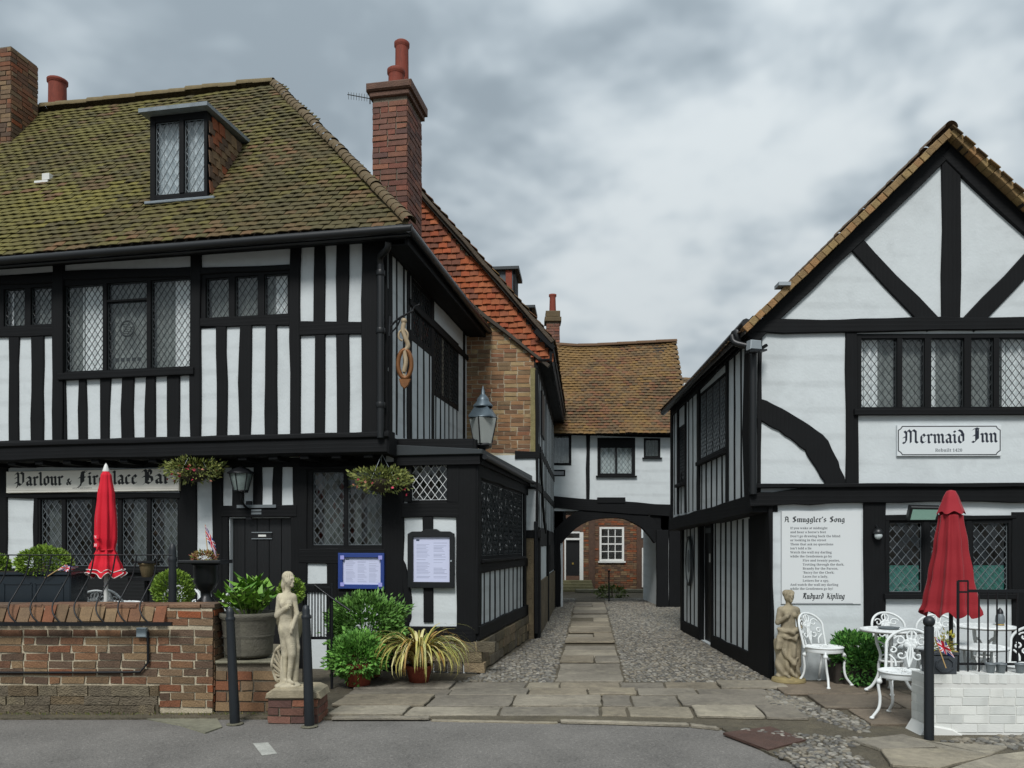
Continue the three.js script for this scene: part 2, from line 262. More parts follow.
function studPx(F, parent, a, b, y0, y1, name = 'stud', w = 0, z0, z1) { const u0 = F.u(a, w), u1 = F.u(b, w), c = (a + b) / 2, v0 = F.p(c, y1, w)[1], v1 = F.p(c, y0, w)[1]; const r = rng(tseed); const lean = (r() - 0.5) * 0.016; return timber(F, parent, name, [[(u0 + u1) / 2 + lean, v0], [(u0 + u1) / 2 + (r() - 0.5) * 0.022, (v0 + v1) / 2], [(u0 + u1) / 2 - lean, v1]], [(u1 - u0) * (0.94 + r() * 0.12), (u1 - u0) * (0.94 + r() * 0.1), (u1 - u0) * (0.94 + r() * 0.12)], w + (z0 ?? INSET), w + (z1 ?? PROUD)); }
function railPx(F, parent, x0, x1, ya, yb, th, name = 'rail', w = 0, z0, z1) { const A = F.p(x0, ya, w), B = F.p(x1, yb, w), h = th * (F.p((x0 + x1) / 2, 500, w)[1] - F.p((x0 + x1) / 2, 501, w)[1]); return timber(F, parent, name, [A, B], h, w + (z0 ?? INSET), w + (z1 ?? PROUD + 0.006)); }
function studsBetween(F, parent, whites, left, right, y0, y1, w = 0) { let a = left; for (const [p, q] of whites) { if (p - a > 1) studPx(F, parent, a, p, y0, y1, 'stud', w); a = q; } if (right - a > 1) studPx(F, parent, a, right, y0, y1, 'stud', w); }

// ---------------------------------------------------------------- leaded windows
function clipRect(poly, x0, x1, y0, y1) {
  const cut = (P, f, g) => { const o = []; for (let i = 0; i < P.length; i++) { const a = P[i], b = P[(i + 1) % P.length], fa = f(a), fb = f(b); if (fa >= 0) o.push(a); if (fa * fb < 0) { const t = fa / (fa - fb); o.push([mix(a[0], b[0], t), mix(a[1], b[1], t)]); } } return o; };
  let P = poly; P = cut(P, p => p[0] - x0); if (P.length) P = cut(P, p => x1 - p[0]); if (P.length) P = cut(P, p => p[1] - y0); if (P.length) P = cut(P, p => y1 - p[1]); return P;
}
function quarrels(x0, x1, y0, y1, z, dx, dy, seed, wave = 0.02) {   // diamond panes, each set at its own slight angle
  const r = rng(seed), P = [], N = [], U = []; const nx = Math.ceil((x1 - x0) / dx) + 2, ny = Math.ceil((y1 - y0) / dy) + 2;
  for (let j = -2; j < ny * 2; j++) for (let i = -1; i < nx; i++) {
    const cx = x0 + (i + (j % 2 ? 0.5 : 0)) * dx, cy = y0 + j * dy / 2; const q = clipRect([[cx - dx / 2, cy], [cx, cy - dy / 2], [cx + dx / 2, cy], [cx, cy + dy / 2]], x0, x1, y0, y1); const a = (r() - 0.5) * 2 * wave, b = (r() - 0.5) * 2 * wave;
    if (q.length < 3) continue; const zz = q.map(p => z + (p[0] - cx) * a + (p[1] - cy) * b);
    for (let k = 1; k < q.length - 1; k++) for (const t of [0, k, k + 1]) { P.push(q[t][0], q[t][1], zz[t]); const l = Math.hypot(a, b, 1); N.push(-a / l, -b / l, 1 / l); U.push(q[t][0], q[t][1]); }
  }
  const g = new THREE.BufferGeometry(); g.setAttribute('position', new THREE.Float32BufferAttribute(P, 3)); g.setAttribute('normal', new THREE.Float32BufferAttribute(N, 3)); g.setAttribute('uv', new THREE.Float32BufferAttribute(U, 2)); return g;
}
function lattice(x0, x1, y0, y1, z, dx, dy, t = 0.007) {
  const out = [], s = dy / dx; const W = x1 - x0, H = y1 - y0;
  for (const sg of [1, -1]) for (let c = -Math.ceil((H / dy) + W / dx) - 1; c <= Math.ceil(H / dy + W / dx) + 1; c++) {
    // line y = y0 + c*dy + dy/2 + sg*s*(x-x0)
    const y = (x) => y0 + (c + 0.5) * dy + sg * s * (x - x0); let a = x0, b = x1; const xi = (Y) => x0 + (Y - y0 - (c + 0.5) * dy) / (sg * s); const lo = Math.min(xi(y0), xi(y1)), hi = Math.max(xi(y0), xi(y1)); a = Math.max(a, lo); b = Math.min(b, hi); if (b - a < 0.004) continue; out.push(bar([a, y(a), z + (sg > 0 ? 0 : 0.001)], [b, y(b), z + (sg > 0 ? 0 : 0.001)], t, 0.008));
  }
  out.push(boxG(x0, x0 + t, y0, y1, z - 0.006, z + 0.007), boxG(x1 - t, x1, y0, y1, z - 0.006, z + 0.007), boxG(x0, x1, y0, y0 + t, z - 0.005, z + 0.0065), boxG(x0, x1, y1 - t, y1, z - 0.005, z + 0.0065)); return merge(out);
}
function curtainG(x0, x1, y0, y1, z, seed = 1) { const n = Math.max(8, Math.round((x1 - x0) / 0.012)), g = new THREE.PlaneGeometry(x1 - x0, y1 - y0, n, 1); g.translate((x0 + x1) / 2, (y0 + y1) / 2, z); const p = g.attributes.position; for (let i = 0; i < p.count; i++) p.setZ(i, z + 0.018 * Math.sin(p.getX(i) * 55 + seed + 2 * Math.sin(p.getX(i) * 9 + seed))); g.computeVertexNormals(); return clean(g); }
let wseed = 300;
function windowUnit(F, parent, { lights, v0, v1, w = 0, fw = 0.05, lead, leadMat = MAT.leadDark, curtainsOrGlints = [], nets = [], sill, mat = MAT.timber, name = 'window', depth = 0.06, transoms = [], label, outer, wave, flush, netMat = MAT.net }) {
  const G = new THREE.Group(); G.name = name; const uA = lights[0][0], uB = lights[lights.length - 1][1], o = outer || { l: fw, r: fw, b: fw, t: fw };
  F.put(G, parent); const fr = []; const zf0 = w - depth - 0.03, zf1 = flush ? w + 0.004 : w + 0.012;
  fr.push(boxG(uA - o.l, uA, v0 - o.b, v1 + o.t, zf0, zf1), boxG(uB, uB + o.r, v0 - o.b, v1 + o.t, zf0, zf1), boxG(uA, uB, v0 - o.b, v0, zf0, zf1 - 0.002), boxG(uA, uB, v1, v1 + o.t, zf0, zf1 - 0.002));
  for (let i = 0; i + 1 < lights.length; i++) fr.push(boxG(lights[i][1], lights[i + 1][0], v0, v1, zf0, zf1 - 0.004));
  for (const [a, b, v, h] of transoms) fr.push(boxG(a, b, v - h / 2, v + h / 2, zf0, zf1 - 0.006));
  mesh('frame', fr, mat, G);
  for (const [a, b] of lights) {
    const z = flush ? w - 0.012 : w - depth * 0.55; wseed++;
    mesh('pane', lead ? quarrels(a, b, v0, v1, z, lead[0], lead[1], wseed, wave ?? 0.02) : metricUV(boxG(a, b, v0, v1, z - 0.002, z + 0.002)), MAT.glass, G);
    if (lead) mesh('lead_lattice', lattice(a, b, v0, v1, z + 0.004, lead[0], lead[1], leadMat === MAT.leadDark ? 0.0055 : 0.0055), leadMat, G);
  }
  for (const [a, b] of nets) mesh('net_curtain', curtainG(a, b, v0 - 0.02, v1 + 0.02, w - 0.14, a * 9), netMat, G);
  for (const [a, b] of curtainsOrGlints) mesh('curtain_or_glint', curtainG(a, b, v0 - 0.02, v1 + 0.02, w - 0.115, a * 7), MAT.curtain_or_glint, G);  // white curtains; in the alley bay they are painted reflection streaks instead
  if (sill) mesh('sill', prism([[uA - o.l - 0.04, v0 - o.b - sill], [uB + o.r + 0.04, v0 - o.b - sill], [uB + o.r + 0.04, v0 - o.b], [uA - o.l - 0.04, v0 - o.b]], w - 0.02, w + 0.07, [], 0.006), mat, G);
  if (label) G.userData.label = label;
  return G;
}
function windowPx(F, parent, L, y0, y1, opt = {}) { const w = opt.w || 0; const c = (L[0][0] + L[L.length - 1][1]) / 2, lights = L.map(([a, b]) => [F.u(a, w), F.u(b, w)]), v1 = F.p(c, y0, w)[1], v0 = F.p(c, y1, w)[1]; const px = ([a, b]) => [F.u(a, w), F.u(b, w)]; const tr = (opt.transomsPx || []).map(([a, b, y, h]) => [F.u(a, w), F.u(b, w), F.p(c, y, w)[1], h]); const o = { ...opt, lights, v0, v1, curtainsOrGlints: (opt.curtainsOrGlints || []).map(px), nets: (opt.nets || []).map(px), transoms: tr }; windowUnit(F, parent, o); const q = o.outer || { l: o.fw ?? 0.05, r: o.fw ?? 0.05, b: o.fw ?? 0.05, t: o.fw ?? 0.05 }, e = 0.004; return rectP(lights[0][0] - q.l + e, lights[lights.length - 1][1] + q.r - e, v0 - q.b + e, v1 + q.t - e); }
// ---------------------------------------------------------------- ground, road, paving
const PLK = 0.0975;                                         // the alley runs slightly to the right as it recedes
const pathX = (d) => (590 - CX) / FOC * d * 0 + 0.0 + (d * PLK);   // centre of the flagged path at distance d
function sheet(pts, y, th = 0) { const g = prism(pts.map(([x, z]) => [x, -z]), 0, Math.max(th, 0.004)); g.rotateX(-Math.PI / 2); g.translate(0, y - Math.max(th, 0.004), 0); return metricUV(g, false); }
struct('ground', sheet([[-160, 60], [160, 60], [160, -260], [-160, -260]], -0.06), MAT.earth);
const roadEdge = [[-14, -7.35], [-1.9, -7.42], ...[[325, 718.5], [430, 718.5], [560, 721], [690, 724.5], [722, 728], [770, 753], [830, 775]].map(p => groundAt(p[0], p[1])), [2.3, -4.6], [4.4, -3.6], [14, -3.2]];
struct('road', sheet([[-14, 14], [14, 14], ...roadEdge.slice().reverse()], -0.02, 0.03), MAT.asphalt);
const paving = struct('pavement', sheet([...roadEdge, [14, -11], [9, -30], [-14, -30]], 0.0, 0.05), std(0x665f50, { map: TX.stone, bumpMap: TX.gritB, bumpScale: 0.02 }));
const slabMats = [0x9c9588, 0x918b80, 0xa49d8f, 0x898379, 0x968d7d, 0x9e9686].map(h => std(h, { map: TX.stone, bumpMap: TX.gritB, bumpScale: 0.008, roughness: 0.82 }));
const patioMats = [0x7d7264, 0x84786a, 0x766c60].map(h => std(h, { map: TX.stone, bumpMap: TX.gritB, bumpScale: 0.008, roughness: 0.82 }));
{
  const r = rng(41);
  const slab = (pts, mats, top = 0.022) => {              // a flag with worn corners
    const out = []; const n = pts.length; const cx = pts.reduce((s, p) => s + p[0], 0) / n, cz = pts.reduce((s, p) => s + p[1], 0) / n;
    for (let i = 0; i < n; i++) { const a = pts[i], b = pts[(i + 1) % n]; for (const t of [0.04, 0.35, 0.65, 0.96]) { const x = mix(a[0], b[0], t) + (r() - 0.5) * 0.018, z = mix(a[1], b[1], t) + (r() - 0.5) * 0.018; const l = Math.hypot(x - cx, z - cz); const k = 1 - 0.011 / Math.max(l, 0.05); out.push([cx + (x - cx) * k, cz + (z - cz) * k]); } }
    const g = prism(out.map(([x, z]) => [x, -z]), 0, 0.03, [], 0.006); g.rotateX(-Math.PI / 2); g.rotateX((r() - 0.5) * 0.004); g.translate(0, top - 0.03 + (r() - 0.5) * 0.006, 0);
    const off = r() * 5, uv = g.attributes.uv; for (let i = 0; i < uv.count; i++) uv.setXY(i, uv.getX(i) + off, uv.getY(i) + off * 0.7);
    mesh('flagstone', g, mats[Math.floor(r() * mats.length)], paving);
  };
  const Q = (p, d) => [p + d * PLK, -d];                    // path coordinates: p across, d along
  // the path up the alley
  const hw = (d) => 0.405 + 0.01 * Math.sin(d * 3);
  const joints = [9.3, 9.98, 10.72, 11.3, 12.15, 12.9, 13.5, 14.35, 15.2, 15.9, 16.7, 17.6, 18.4, 19.3, 20.2, 21.2, 22.3, 23.6];
  for (let i = 0; i + 1 < joints.length; i++) { const a = joints[i], b = joints[i + 1]; if (i % 4 === 2) { slab([Q(-hw(a), a), Q(0.06, a), Q(0.06, b), Q(-hw(b), b)], slabMats); slab([Q(0.06, a), Q(hw(a), a), Q(hw(b), b), Q(0.06, b)], slabMats); } else slab([Q(-hw(a), a), Q(hw(a), a), Q(hw(b), b), Q(-hw(b), b)], slabMats); }
  // the flagged apron along the road
  const edge = (p) => { const x = p + 7.4 * PLK; return x < 0.6 ? 7.475 : 7.475 - (x - 0.6) * 0.095; };
  const rows = [[0, 7.86], [7.86, 8.42], [8.42, 8.8], [8.8, 9.28]];
  const splits = [[-2.46, -1.75, -0.86, 0.1, 0.36, 0.98, 1.62, 2.0], [-2.55, -1.62, -0.78, 0.12, 0.42, 0.9, 1.8, 2.25], [-2.6, -1.5, -0.66, -0.02, 0.5, 1.15, 1.9, 2.2], [-2.62, -1.55, -0.72, -0.34, 0.34, 0.85, 1.45, 2.2]];
  rows.forEach(([a, b], k) => { const s = splits[k]; for (let i = 0; i + 1 < s.length; i++) { const p = s[i], q = s[i + 1]; if (k === 3 && p < -1.9) { } slab(k ? [Q(p, a), Q(q, a), Q(q, b), Q(p, b)] : [Q(p, edge(p)), Q(q, edge(q)), Q(q, b), Q(p, b)], slabMats); } });
  // patio flags by the white tables
  for (const [p, q, a, b] of [[2.5, 3.4, 8.45, 9.2], [3.42, 4.5, 8.5, 9.25], [4.52, 5.6, 8.5, 9.25], [2.72, 3.5, 7.75, 8.43], [3.52, 4.4, 7.72, 8.47], [4.42, 5.6, 7.72, 8.47], [2.92, 3.7, 7.05, 7.72], [3.72, 4.6, 6.98, 7.69]]) slab([Q(p - 0.45, a), Q(q - 0.45, a), Q(q - 0.45, b), Q(p - 0.45, b)], patioMats);
  // flags in the foreground by the white wall
  for (const p of [[[850, 742], [905, 737], [938, 750], [880, 752]], [[905, 737], [918, 742], [1010, 748], [990, 757], [938, 750]], [[880, 752], [938, 751], [990, 758], [940, 772], [890, 768]], [[990, 758], [1060, 749], [1090, 772], [945, 773]]]) slab(p.map(q => groundAt(q[0], q[1])), slabMats);
  // concrete patch at the foot of the brick wall
  const cp = sheet([[142, 719], [168, 713], [214, 714], [222, 728], [205, 734], [180, 726]].map(p => groundAt(p[0], p[1], -0.02)), -0.008, 0.012); mesh('concrete_patch', cp, std(0x8d8c7c, { map: TX.stone, bumpMap: TX.gritB, bumpScale: 0.006 }), paving);
  const wp = sheet([[253, 744], [268, 743], [277, 754], [262, 756]].map(p => groundAt(p[0], p[1], -0.02)), -0.014); struct('road_marking', wp, std(0xb8b8b0, { map: TX.grit }));
  const cv = sheet([[723, 734], [770, 727.5], [806, 741], [768, 751]].map(p => groundAt(p[0], p[1])), 0.012, 0.02); const cvm = mesh('drain_cover', cv, std(0x5a4238, { map: TX.grit, bumpMap: TX.gritB, bumpScale: 0.01, roughness: 0.7 }), paving);
  // pale kerb edging between road and flags
  const ks = [[330, 719.5], [430, 719.5], [560, 722], [690, 725.5], [720, 729]].map(p => groundAt(p[0], p[1])); for (let i = 0; i + 1 < ks.length; i++) { const [a, b] = [ks[i], ks[i + 1]]; slab([a, b, [b[0], b[1] - 0.07], [a[0], a[1] - 0.07]], slabMats, 0.008); }

  // cobbles
  const cg = new THREE.SphereGeometry(1, 7, 5); const cm = std(0xffffff, { map: TX.grit, roughness: 0.7 });
  const spots = [];
  const inPoly = (P, x, z) => { let c = false; for (let i = 0, j = P.length - 1; i < P.length; j = i++) { const [xi, zi] = P[i], [xj, zj] = P[j]; if ((zi > z) !== (zj > z) && x < (xj - xi) * (z - zi) / (zj - zi) + xi) c = !c; } return c; };
  const strew = (poly, step, s0, s1, y) => { const xs = poly.map(p => p[0]), zs = poly.map(p => p[1]); for (let x = Math.min(...xs); x < Math.max(...xs); x += step) for (let z = Math.min(...zs); z < Math.max(...zs); z += step * 1.1) { const X = x + (r() - 0.5) * step * 0.6, Z = z + (r() - 0.5) * step * 0.6; if (inPoly(poly, X, Z)) spots.push([X, Z, s0 + r() * (s1 - s0), y]); } };
  const L = (d) => Q(-0.43, d), R = (d) => Q(0.43, d);
  strew([L(9.3), L(24), [0.6, -24], [0.45, -14], [-0.35, -10.05], [-0.62, -9.35]], 0.05, 0.022, 0.034, -0.004);
  strew([R(9.32), R(24), [4.6, -24], [4.4, -15.2], [3.25, -14.9], [3.15, -9.55], [2.45, -9.32]], 0.052, 0.022, 0.034, -0.004);
  strew([[2.3, -9.35], [2.75, -9.35], [3.25, -7.2], [3.0, -6.75], [2.85, -7.1]], 0.052, 0.02, 0.034, -0.002);
  strew([[735, 729], [850, 738], [905, 738], [845, 748], [885, 775], [815, 775], [806, 742]].map(p => groundAt(p[0], p[1])), 0.045, 0.017, 0.031, 0.0);
  strew([[935, 741], [1030, 735], [1030, 752], [985, 746]].map(p => groundAt(p[0], p[1])), 0.055, 0.022, 0.038, 0.0);
  strew([[770, 753], [806, 742], [830, 775], [815, 775]].map(p => groundAt(p[0], p[1])), 0.045, 0.017, 0.031, 0.0);
  const inst = new THREE.InstancedMesh(cg, cm, spots.length); inst.name = 'cobbles'; inst.userData.kind = 'stuff'; inst.castShadow = inst.receiveShadow = true;
  const M = new THREE.Matrix4(), q = new THREE.Quaternion(), E = new THREE.Euler(), col = new THREE.Color(), base = hexes(0x868379, 0x716e67, 0x9a958a, 0x7c766a, 0x605e59, 0x8c8474);
  spots.forEach(([x, z, s, y], i) => { E.set((r() - 0.5) * 0.3, r() * 6.3, (r() - 0.5) * 0.3); q.setFromEuler(E); M.compose(V3(x, y + 0.002, z), q, V3(s * (1 + r() * 0.4), s * 0.55, s * 0.8)); inst.setMatrixAt(i, M); inst.setColorAt(i, col.copy(base[Math.floor(r() * 6)]).multiplyScalar(0.75 + r() * 0.5)); });
  inst.userData.label = 'small grey rounded cobbles set in the alley and beside the road'; inst.userData.category = 'cobbles';
  scene.add(inst);
}

const TERR = 0.32;
struct('terrace', sheet([[-10, -7.86], [-2.86, -7.86], [-2.8, -10.3], [-10, -11.8]], TERR, TERR), std(0x85806f, { map: TX.stone, bumpMap: TX.gritB, bumpScale: 0.01 }));
// ---------------------------------------------------------------- the large timber-framed inn on the left
const FL = facade((388 - CX) / FOC * 9.8, 9.8, -10.5);       // upper front, origin at the alley corner
const FS = FL.sub(0, 0, 90);                                  // upper alley side (local x runs away from the road)
const FG = FL.sub(0, -0.35, 0);                               // ground floor front, under the jetty
const BAYU = 1.03;                                            // the ground-floor bay reaches this far into the alley
const FB = FL.sub(BAYU, -0.35, 90);                           // bay side facing the alley
const inn = thing('timber_inn', 'large black and white timber-framed inn with mossy tiled hipped roof and dormer', 'building', [FL.w(-3, 0, -2).x, 0, FL.w(-3, 0, -2).z]);
const EAVE = 5.37, RIDGE = 8.85, RZ = -2.34, HIPU = -2.7, EU = 0.38, EZ = 0.35, LEFTU = -9.2, BACKZ = -4.7;
{
  const holes = [];
  const yv = (px, py, w = 0) => FL.p(px, py, w)[1];
  const VB = yv(200, 437), VJ = yv(200, 458);
  const lead = [0.085, 0.12];
  // upper windows
  holes.push(windowPx(FL, inn, [[-22, -2], [4, 25], [31, 52]], 289, 326, { fw: 0.05, lead, nets: [[-24, 54]], curtainsOrGlints: [[4, 25]].map(([a, b]) => [a, a + 4]), outer: { l: 0.05, r: 0.04, t: 0.19, b: 0.13 } }));
  holes.push(windowPx(FL, inn, [[65, 103], [107, 147], [151, 192]], 282, 369, { fw: 0.03, lead, nets: [[64, 193]], curtainsOrGlints: [[77, 104], [170, 193]], sill: 0.09, transomsPx: [[107, 147, 300, 0.025]], outer: { l: 0.02, r: 0.02, t: 0.14, b: 0.03 } }));
  holes.push(windowPx(FL, inn, [[206, 229], [235, 258], [264.5, 288]], 276, 316, { fw: 0.04, lead, nets: [[204, 292]], curtainsOrGlints: [[270, 288]], outer: { l: 0.06, r: 0.04, t: 0.1, b: 0.13 } }));
  { // crest etched on the middle light
    const c = FL.p(126, 328, 0); const ring = new THREE.TorusGeometry(0.1, 0.012, 6, 24); ring.scale(1, 1, 0.3); ring.translate(c[0], c[1], -0.022);
    const em = [clean(ring)]; for (let k = 0; k < 6; k++) em.push(boxG(c[0] - 0.06, c[0] + 0.06 - (k % 2) * 0.03, c[1] + 0.05 - k * 0.024, c[1] + 0.06 - k * 0.024, -0.024, -0.02));
    for (let k = 0; k < 5; k++) em.push(boxG(c[0] - 0.17 + k * 0.08, c[0] - 0.12 + k * 0.08, c[1] - 0.43, c[1] - 0.385, -0.024, -0.02));
    FL.mesh('window_crest', em, MAT.leadDark, inn);
  }
  FL.mesh('plaster_wall', prism(rectP(LEFTU, 0, VJ + 0.02, EAVE + 0.05), -0.16, 0, holes), MAT.plaster, inn);
  // studs of the upper front
  studPx(FL, inn, -70, -60, 246, 446, 'post', 0, -0.05, 0.04); studsBetween(FL, inn, [[-150, -138], [-128, -116], [-106, -94], [-84, -71]], -160, -70, 262, 446); studsBetween(FL, inn, [[-44, -34], [-24, -12], [-2, 10], [20, 32], [44, 55]], -60, 56, 337, 446);
  studPx(FL, inn, 54, 65, 244, 445, 'post', 0, -0.05, 0.04);
  studsBetween(FL, inn, [[67, 80], [88, 101], [111, 123], [135, 146], [156, 168], [180, 193]], 65, 193, 376, 444);
  studPx(FL, inn, 192, 202, 244, 443, 'post', 0, -0.05, 0.04);
  studsBetween(FL, inn, [[202, 217], [227, 240], [252, 266], [278, 292]], 202, 292, 324, 442);
  studPx(FL, inn, 291, 302, 238, 441, 'post', 0, -0.05, 0.04);
  studsBetween(FL, inn, [[302, 314], [325, 337], [349, 362]], 302, 362, 234, 323);
  studsBetween(FL, inn, [[302, 315], [325, 338], [349, 363]], 302, 363, 335, 440);
  studPx(FL, inn, 362, 388, 230, 440, 'corner_post', 0, -0.06, 0.045);
  railPx(FL, inn, 300, 364, 329, 329, 13, 'rail', 0);
  railPx(FL, inn, 196, 293, 323, 321, 9, 'rail', 0); railPx(FL, inn, -60, 56, 334, 332, 9, 'rail', 0);
  // soffit board lines and head rails above the windows
  railPx(FL, inn, -60, 60, 283, 279, 8, 'head_rail', 0); railPx(FL, inn, 60, 196, 276, 272, 9, 'head_rail', 0); railPx(FL, inn, 198, 294, 272, 268, 6, 'head_rail', 0);
  railPx(FL, inn, -160, 380, 258.5, 239, 5, 'wall_plate', 0);
  // jetty: moulded bressumer, soffit, joist ends
  const j0 = yv(200, 458), j1 = yv(200, 436.5);
  FL.mesh('bressumer', timberG([[LEFTU, (j0 + j1) / 2], [0.03, (j0 + j1) / 2]], j1 - j0, -0.2, 0.07, 0.01, 0.025), MAT.timber, inn);
  FL.mesh('moulding', timberG([[LEFTU, j1 - 0.05], [0.05, j1 - 0.05]], 0.07, 0.05, 0.1, 0.004, 0.015), MAT.timber, inn);
  FL.mesh('jetty_floor', boxG(LEFTU, 0, j0 + 0.02, j0 + 0.06, BACKZ, -0.17), MAT.plaster, inn);
  for (let u = -0.25; u > -6; u -= 0.42) FL.mesh('joist', timberG([[u, j0 - 0.045], [u, j0 + 0.025]], 0.12, -0.36, 0.02, 0.004), MAT.timber, inn);
  // ground floor front
  const gh = [];
  const gw = (px, py) => FG.p(px, py);
  const leadG = [0.095, 0.125];
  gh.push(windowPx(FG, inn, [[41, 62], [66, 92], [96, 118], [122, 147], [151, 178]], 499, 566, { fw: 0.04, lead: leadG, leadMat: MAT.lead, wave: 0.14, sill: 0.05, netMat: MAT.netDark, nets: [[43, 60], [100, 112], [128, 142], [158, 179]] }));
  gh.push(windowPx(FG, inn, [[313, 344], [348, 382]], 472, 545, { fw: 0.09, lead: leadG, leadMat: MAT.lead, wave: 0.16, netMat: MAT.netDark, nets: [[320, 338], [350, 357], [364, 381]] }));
  gh.push(windowPx(FG, inn, [[411.5, 447]], 464, 500, { fw: 0.05, lead: [0.1, 0.13], leadMat: MAT.whiteIron, wave: 0.12 }));
  const dl = gw(230, 520)[0], dr = gw(292, 520)[0], dt = gw(261, 518)[1];
  gh.push(rectP(dl, dr, 0.02, dt));
  FG.mesh('plaster_wall', prism(rectP(LEFTU, BAYU, 0.0, VJ + 0.03), -0.16, 0, gh), MAT.plaster, inn);
  const door = FG.part('door', inn); const bw = (dr - dl - 0.01) / 5;
  for (let i = 0; i < 5; i++) mesh('door_board', prism(rectP(dl + 0.005 + i * bw, dl + 0.005 + (i + 1) * bw - 0.004, 0.02, dt - 0.005), -0.1, -0.065, [], 0.006), MAT.darkDoor, door);
  const pl = gw(260, 535.5); mesh('letter_plate', prism(rectP(pl[0] - 0.14, pl[0] + 0.14, pl[1] - 0.04, pl[1] + 0.04), -0.066, -0.052, [], 0.004), MAT.darkDoor, door);
  mesh('name_plate', boxG(pl[0] - 0.05, pl[0] + 0.06, pl[1] - 0.015, pl[1] + 0.012, -0.053, -0.046), MAT.whitePaint, door);
  mesh('plate_trim', [boxG(pl[0] - 0.145, pl[0] + 0.145, pl[1] + 0.038, pl[1] + 0.046, -0.054, -0.045), boxG(pl[0] - 0.145, pl[0] + 0.145, pl[1] - 0.046, pl[1] - 0.038, -0.054, -0.045)], MAT.zinc, door);
  mesh('handle', [rod([dr - 0.11, 0.95, -0.02], [dr - 0.11, 1.09, -0.02], 0.011), rod([dr - 0.11, 0.96, -0.066], [dr - 0.11, 0.96, -0.018], 0.008), rod([dr - 0.11, 1.08, -0.066], [dr - 0.11, 1.08, -0.018], 0.008)], MAT.iron, door);
  // timbers of the ground floor: wide black posts and rails between the white panels
  const gs = (a, b, y0, y1, n = 'post') => studPx(FG, inn, a, b, y0, y1, n);
  gs(-60, 7, 466, 680); gs(-120, -108, 466, 680); gs(-160, -150, 466, 680); gs(34, 39, 496, 680, 'stud'); gs(179, 197, 460, 680); gs(213, 223, 460, 680); gs(233, 243, 460, 508, 'stud'); gs(254, 262, 460, 508, 'stud'); gs(273, 282, 460, 508, 'stud'); gs(294, 307, 456, 680);
  gs(223.4, 230, 517, 680, 'door_post'); gs(291.5, 298, 517, 680, 'door_post');
  gs(328, 339, 548, 680, 'stud'); gs(383, 404, 462, 680); gs(424, 434, 517, 622, 'stud'); gs(457, 476, 440, 641, 'corner_post');
  const gr = (a, b, y, th, n = 'rail') => railPx(FG, inn, a, b, y, y, th, n);
  gr(-60, 384, 462, 11, 'head_rail'); gr(-160, -60, 468, 11, 'head_rail'); gr(-160, -60, 572, 8); gr(0, 182, 495.5, 5); gr(222, 298, 511.5, 12, 'lintel'); gr(300, 386, 463, 14, 'head_rail'); gr(300, 386, 556, 14); gr(306, 330, 588, 8); gr(338, 384, 594, 12);
  gr(396, 474, 450, 22, 'head_rail'); gr(402, 460, 510, 15); gr(396, 474, 634, 16, 'sill_beam'); gr(404, 412, 482, 40, 'panel'); gr(447.5, 460, 482, 40, 'panel'); gr(0, 180, 572, 8); FG.mesh('dado_panel', boxG(gw(39, 600)[0], gw(179, 600)[0], 0.0, gw(100, 575)[1], -0.001, 0.022), MAT.darkDoor, inn);
  // curved braces flanking the notice on the bay
  timber(FG, inn, 'brace', [gw(402, 560), gw(407, 590), gw(408, 612), gw(404, 630)], [0.06, 0.1, 0.1, 0.13], INSET, PROUD - 0.004);
  FG.mesh('door_sign', boxG(gw(239, 507)[0], gw(278, 507)[0], gw(258, 508)[1], gw(258, 505)[1], 0.04, 0.06), MAT.lead, inn);
  FG.mesh('door_number', [boxG(gw(253, 510)[0], gw(263, 510)[0], gw(258, 511.5)[1], gw(258, 509.5)[1], 0.03, 0.046), boxG(gw(253, 510)[0], gw(263, 510)[0], gw(258, 514.5)[1], gw(258, 512.5)[1], 0.03, 0.046)], MAT.lead, inn);
  FG.mesh('doorstep', boxG(dl - 0.1, dr + 0.1, 0.0, 0.08, -0.1, 0.28), MAT.stoneCap, inn);

  // alley side, upper floor
  const SL = 4.35, sh = []; const sv = (px, py) => FS.p(px, py);
  const sw = (L, y0, y1, o) => { const c = L[Math.floor(L.length / 2)]; return windowPx(FS, inn, L, y0, y1, o); };
  sh.push(windowPx(FS, inn, [[412.5, 420], [421.5, 430.5]], 292, 342, { fw: 0.05, lead, nets: [[411, 432]], flush: true, outer: { l: 0.06, r: 0.08, t: 0.06, b: 0.09 } }));
  sh.push(windowPx(FS, inn, [[434.5, 441], [442, 448.5], [449.5, 457.5]], 336, 398, { fw: 0.05, lead, nets: [[433, 459]], flush: true, outer: { l: 0.06, r: 0.06, t: 0.07, b: 0.08 } }));
  FS.mesh('plaster_wall', prism(rectP(0.16, SL, VJ + 0.02, EAVE + 0.05), -0.16, 0, sh), MAT.plaster, inn);
  const T = (u, v0, v1, wd, n = 'stud') => timber(FS, inn, n, [[u, v0], [u, v1]], wd, INSET, n === 'stud' ? 0.003 : 0.008);
  T(0.08, VJ, EAVE, 0.13, 'corner_post');
  for (const u of [0.33, 0.62]) T(u, VB, EAVE - 0.05, 0.075);
  for (let u = 0.92; u < 2.0; u += 0.29) T(u, VB, 4.48, 0.065);
  for (let u = 2.12; u < 3.6; u += 0.25) T(u, VB, 3.9, 0.06);
  for (const u of [0.8, 1.95, 3.85]) T(u, VB, EAVE - 0.05, 0.14, 'post'); T(4.15, VB, EAVE, 0.08);
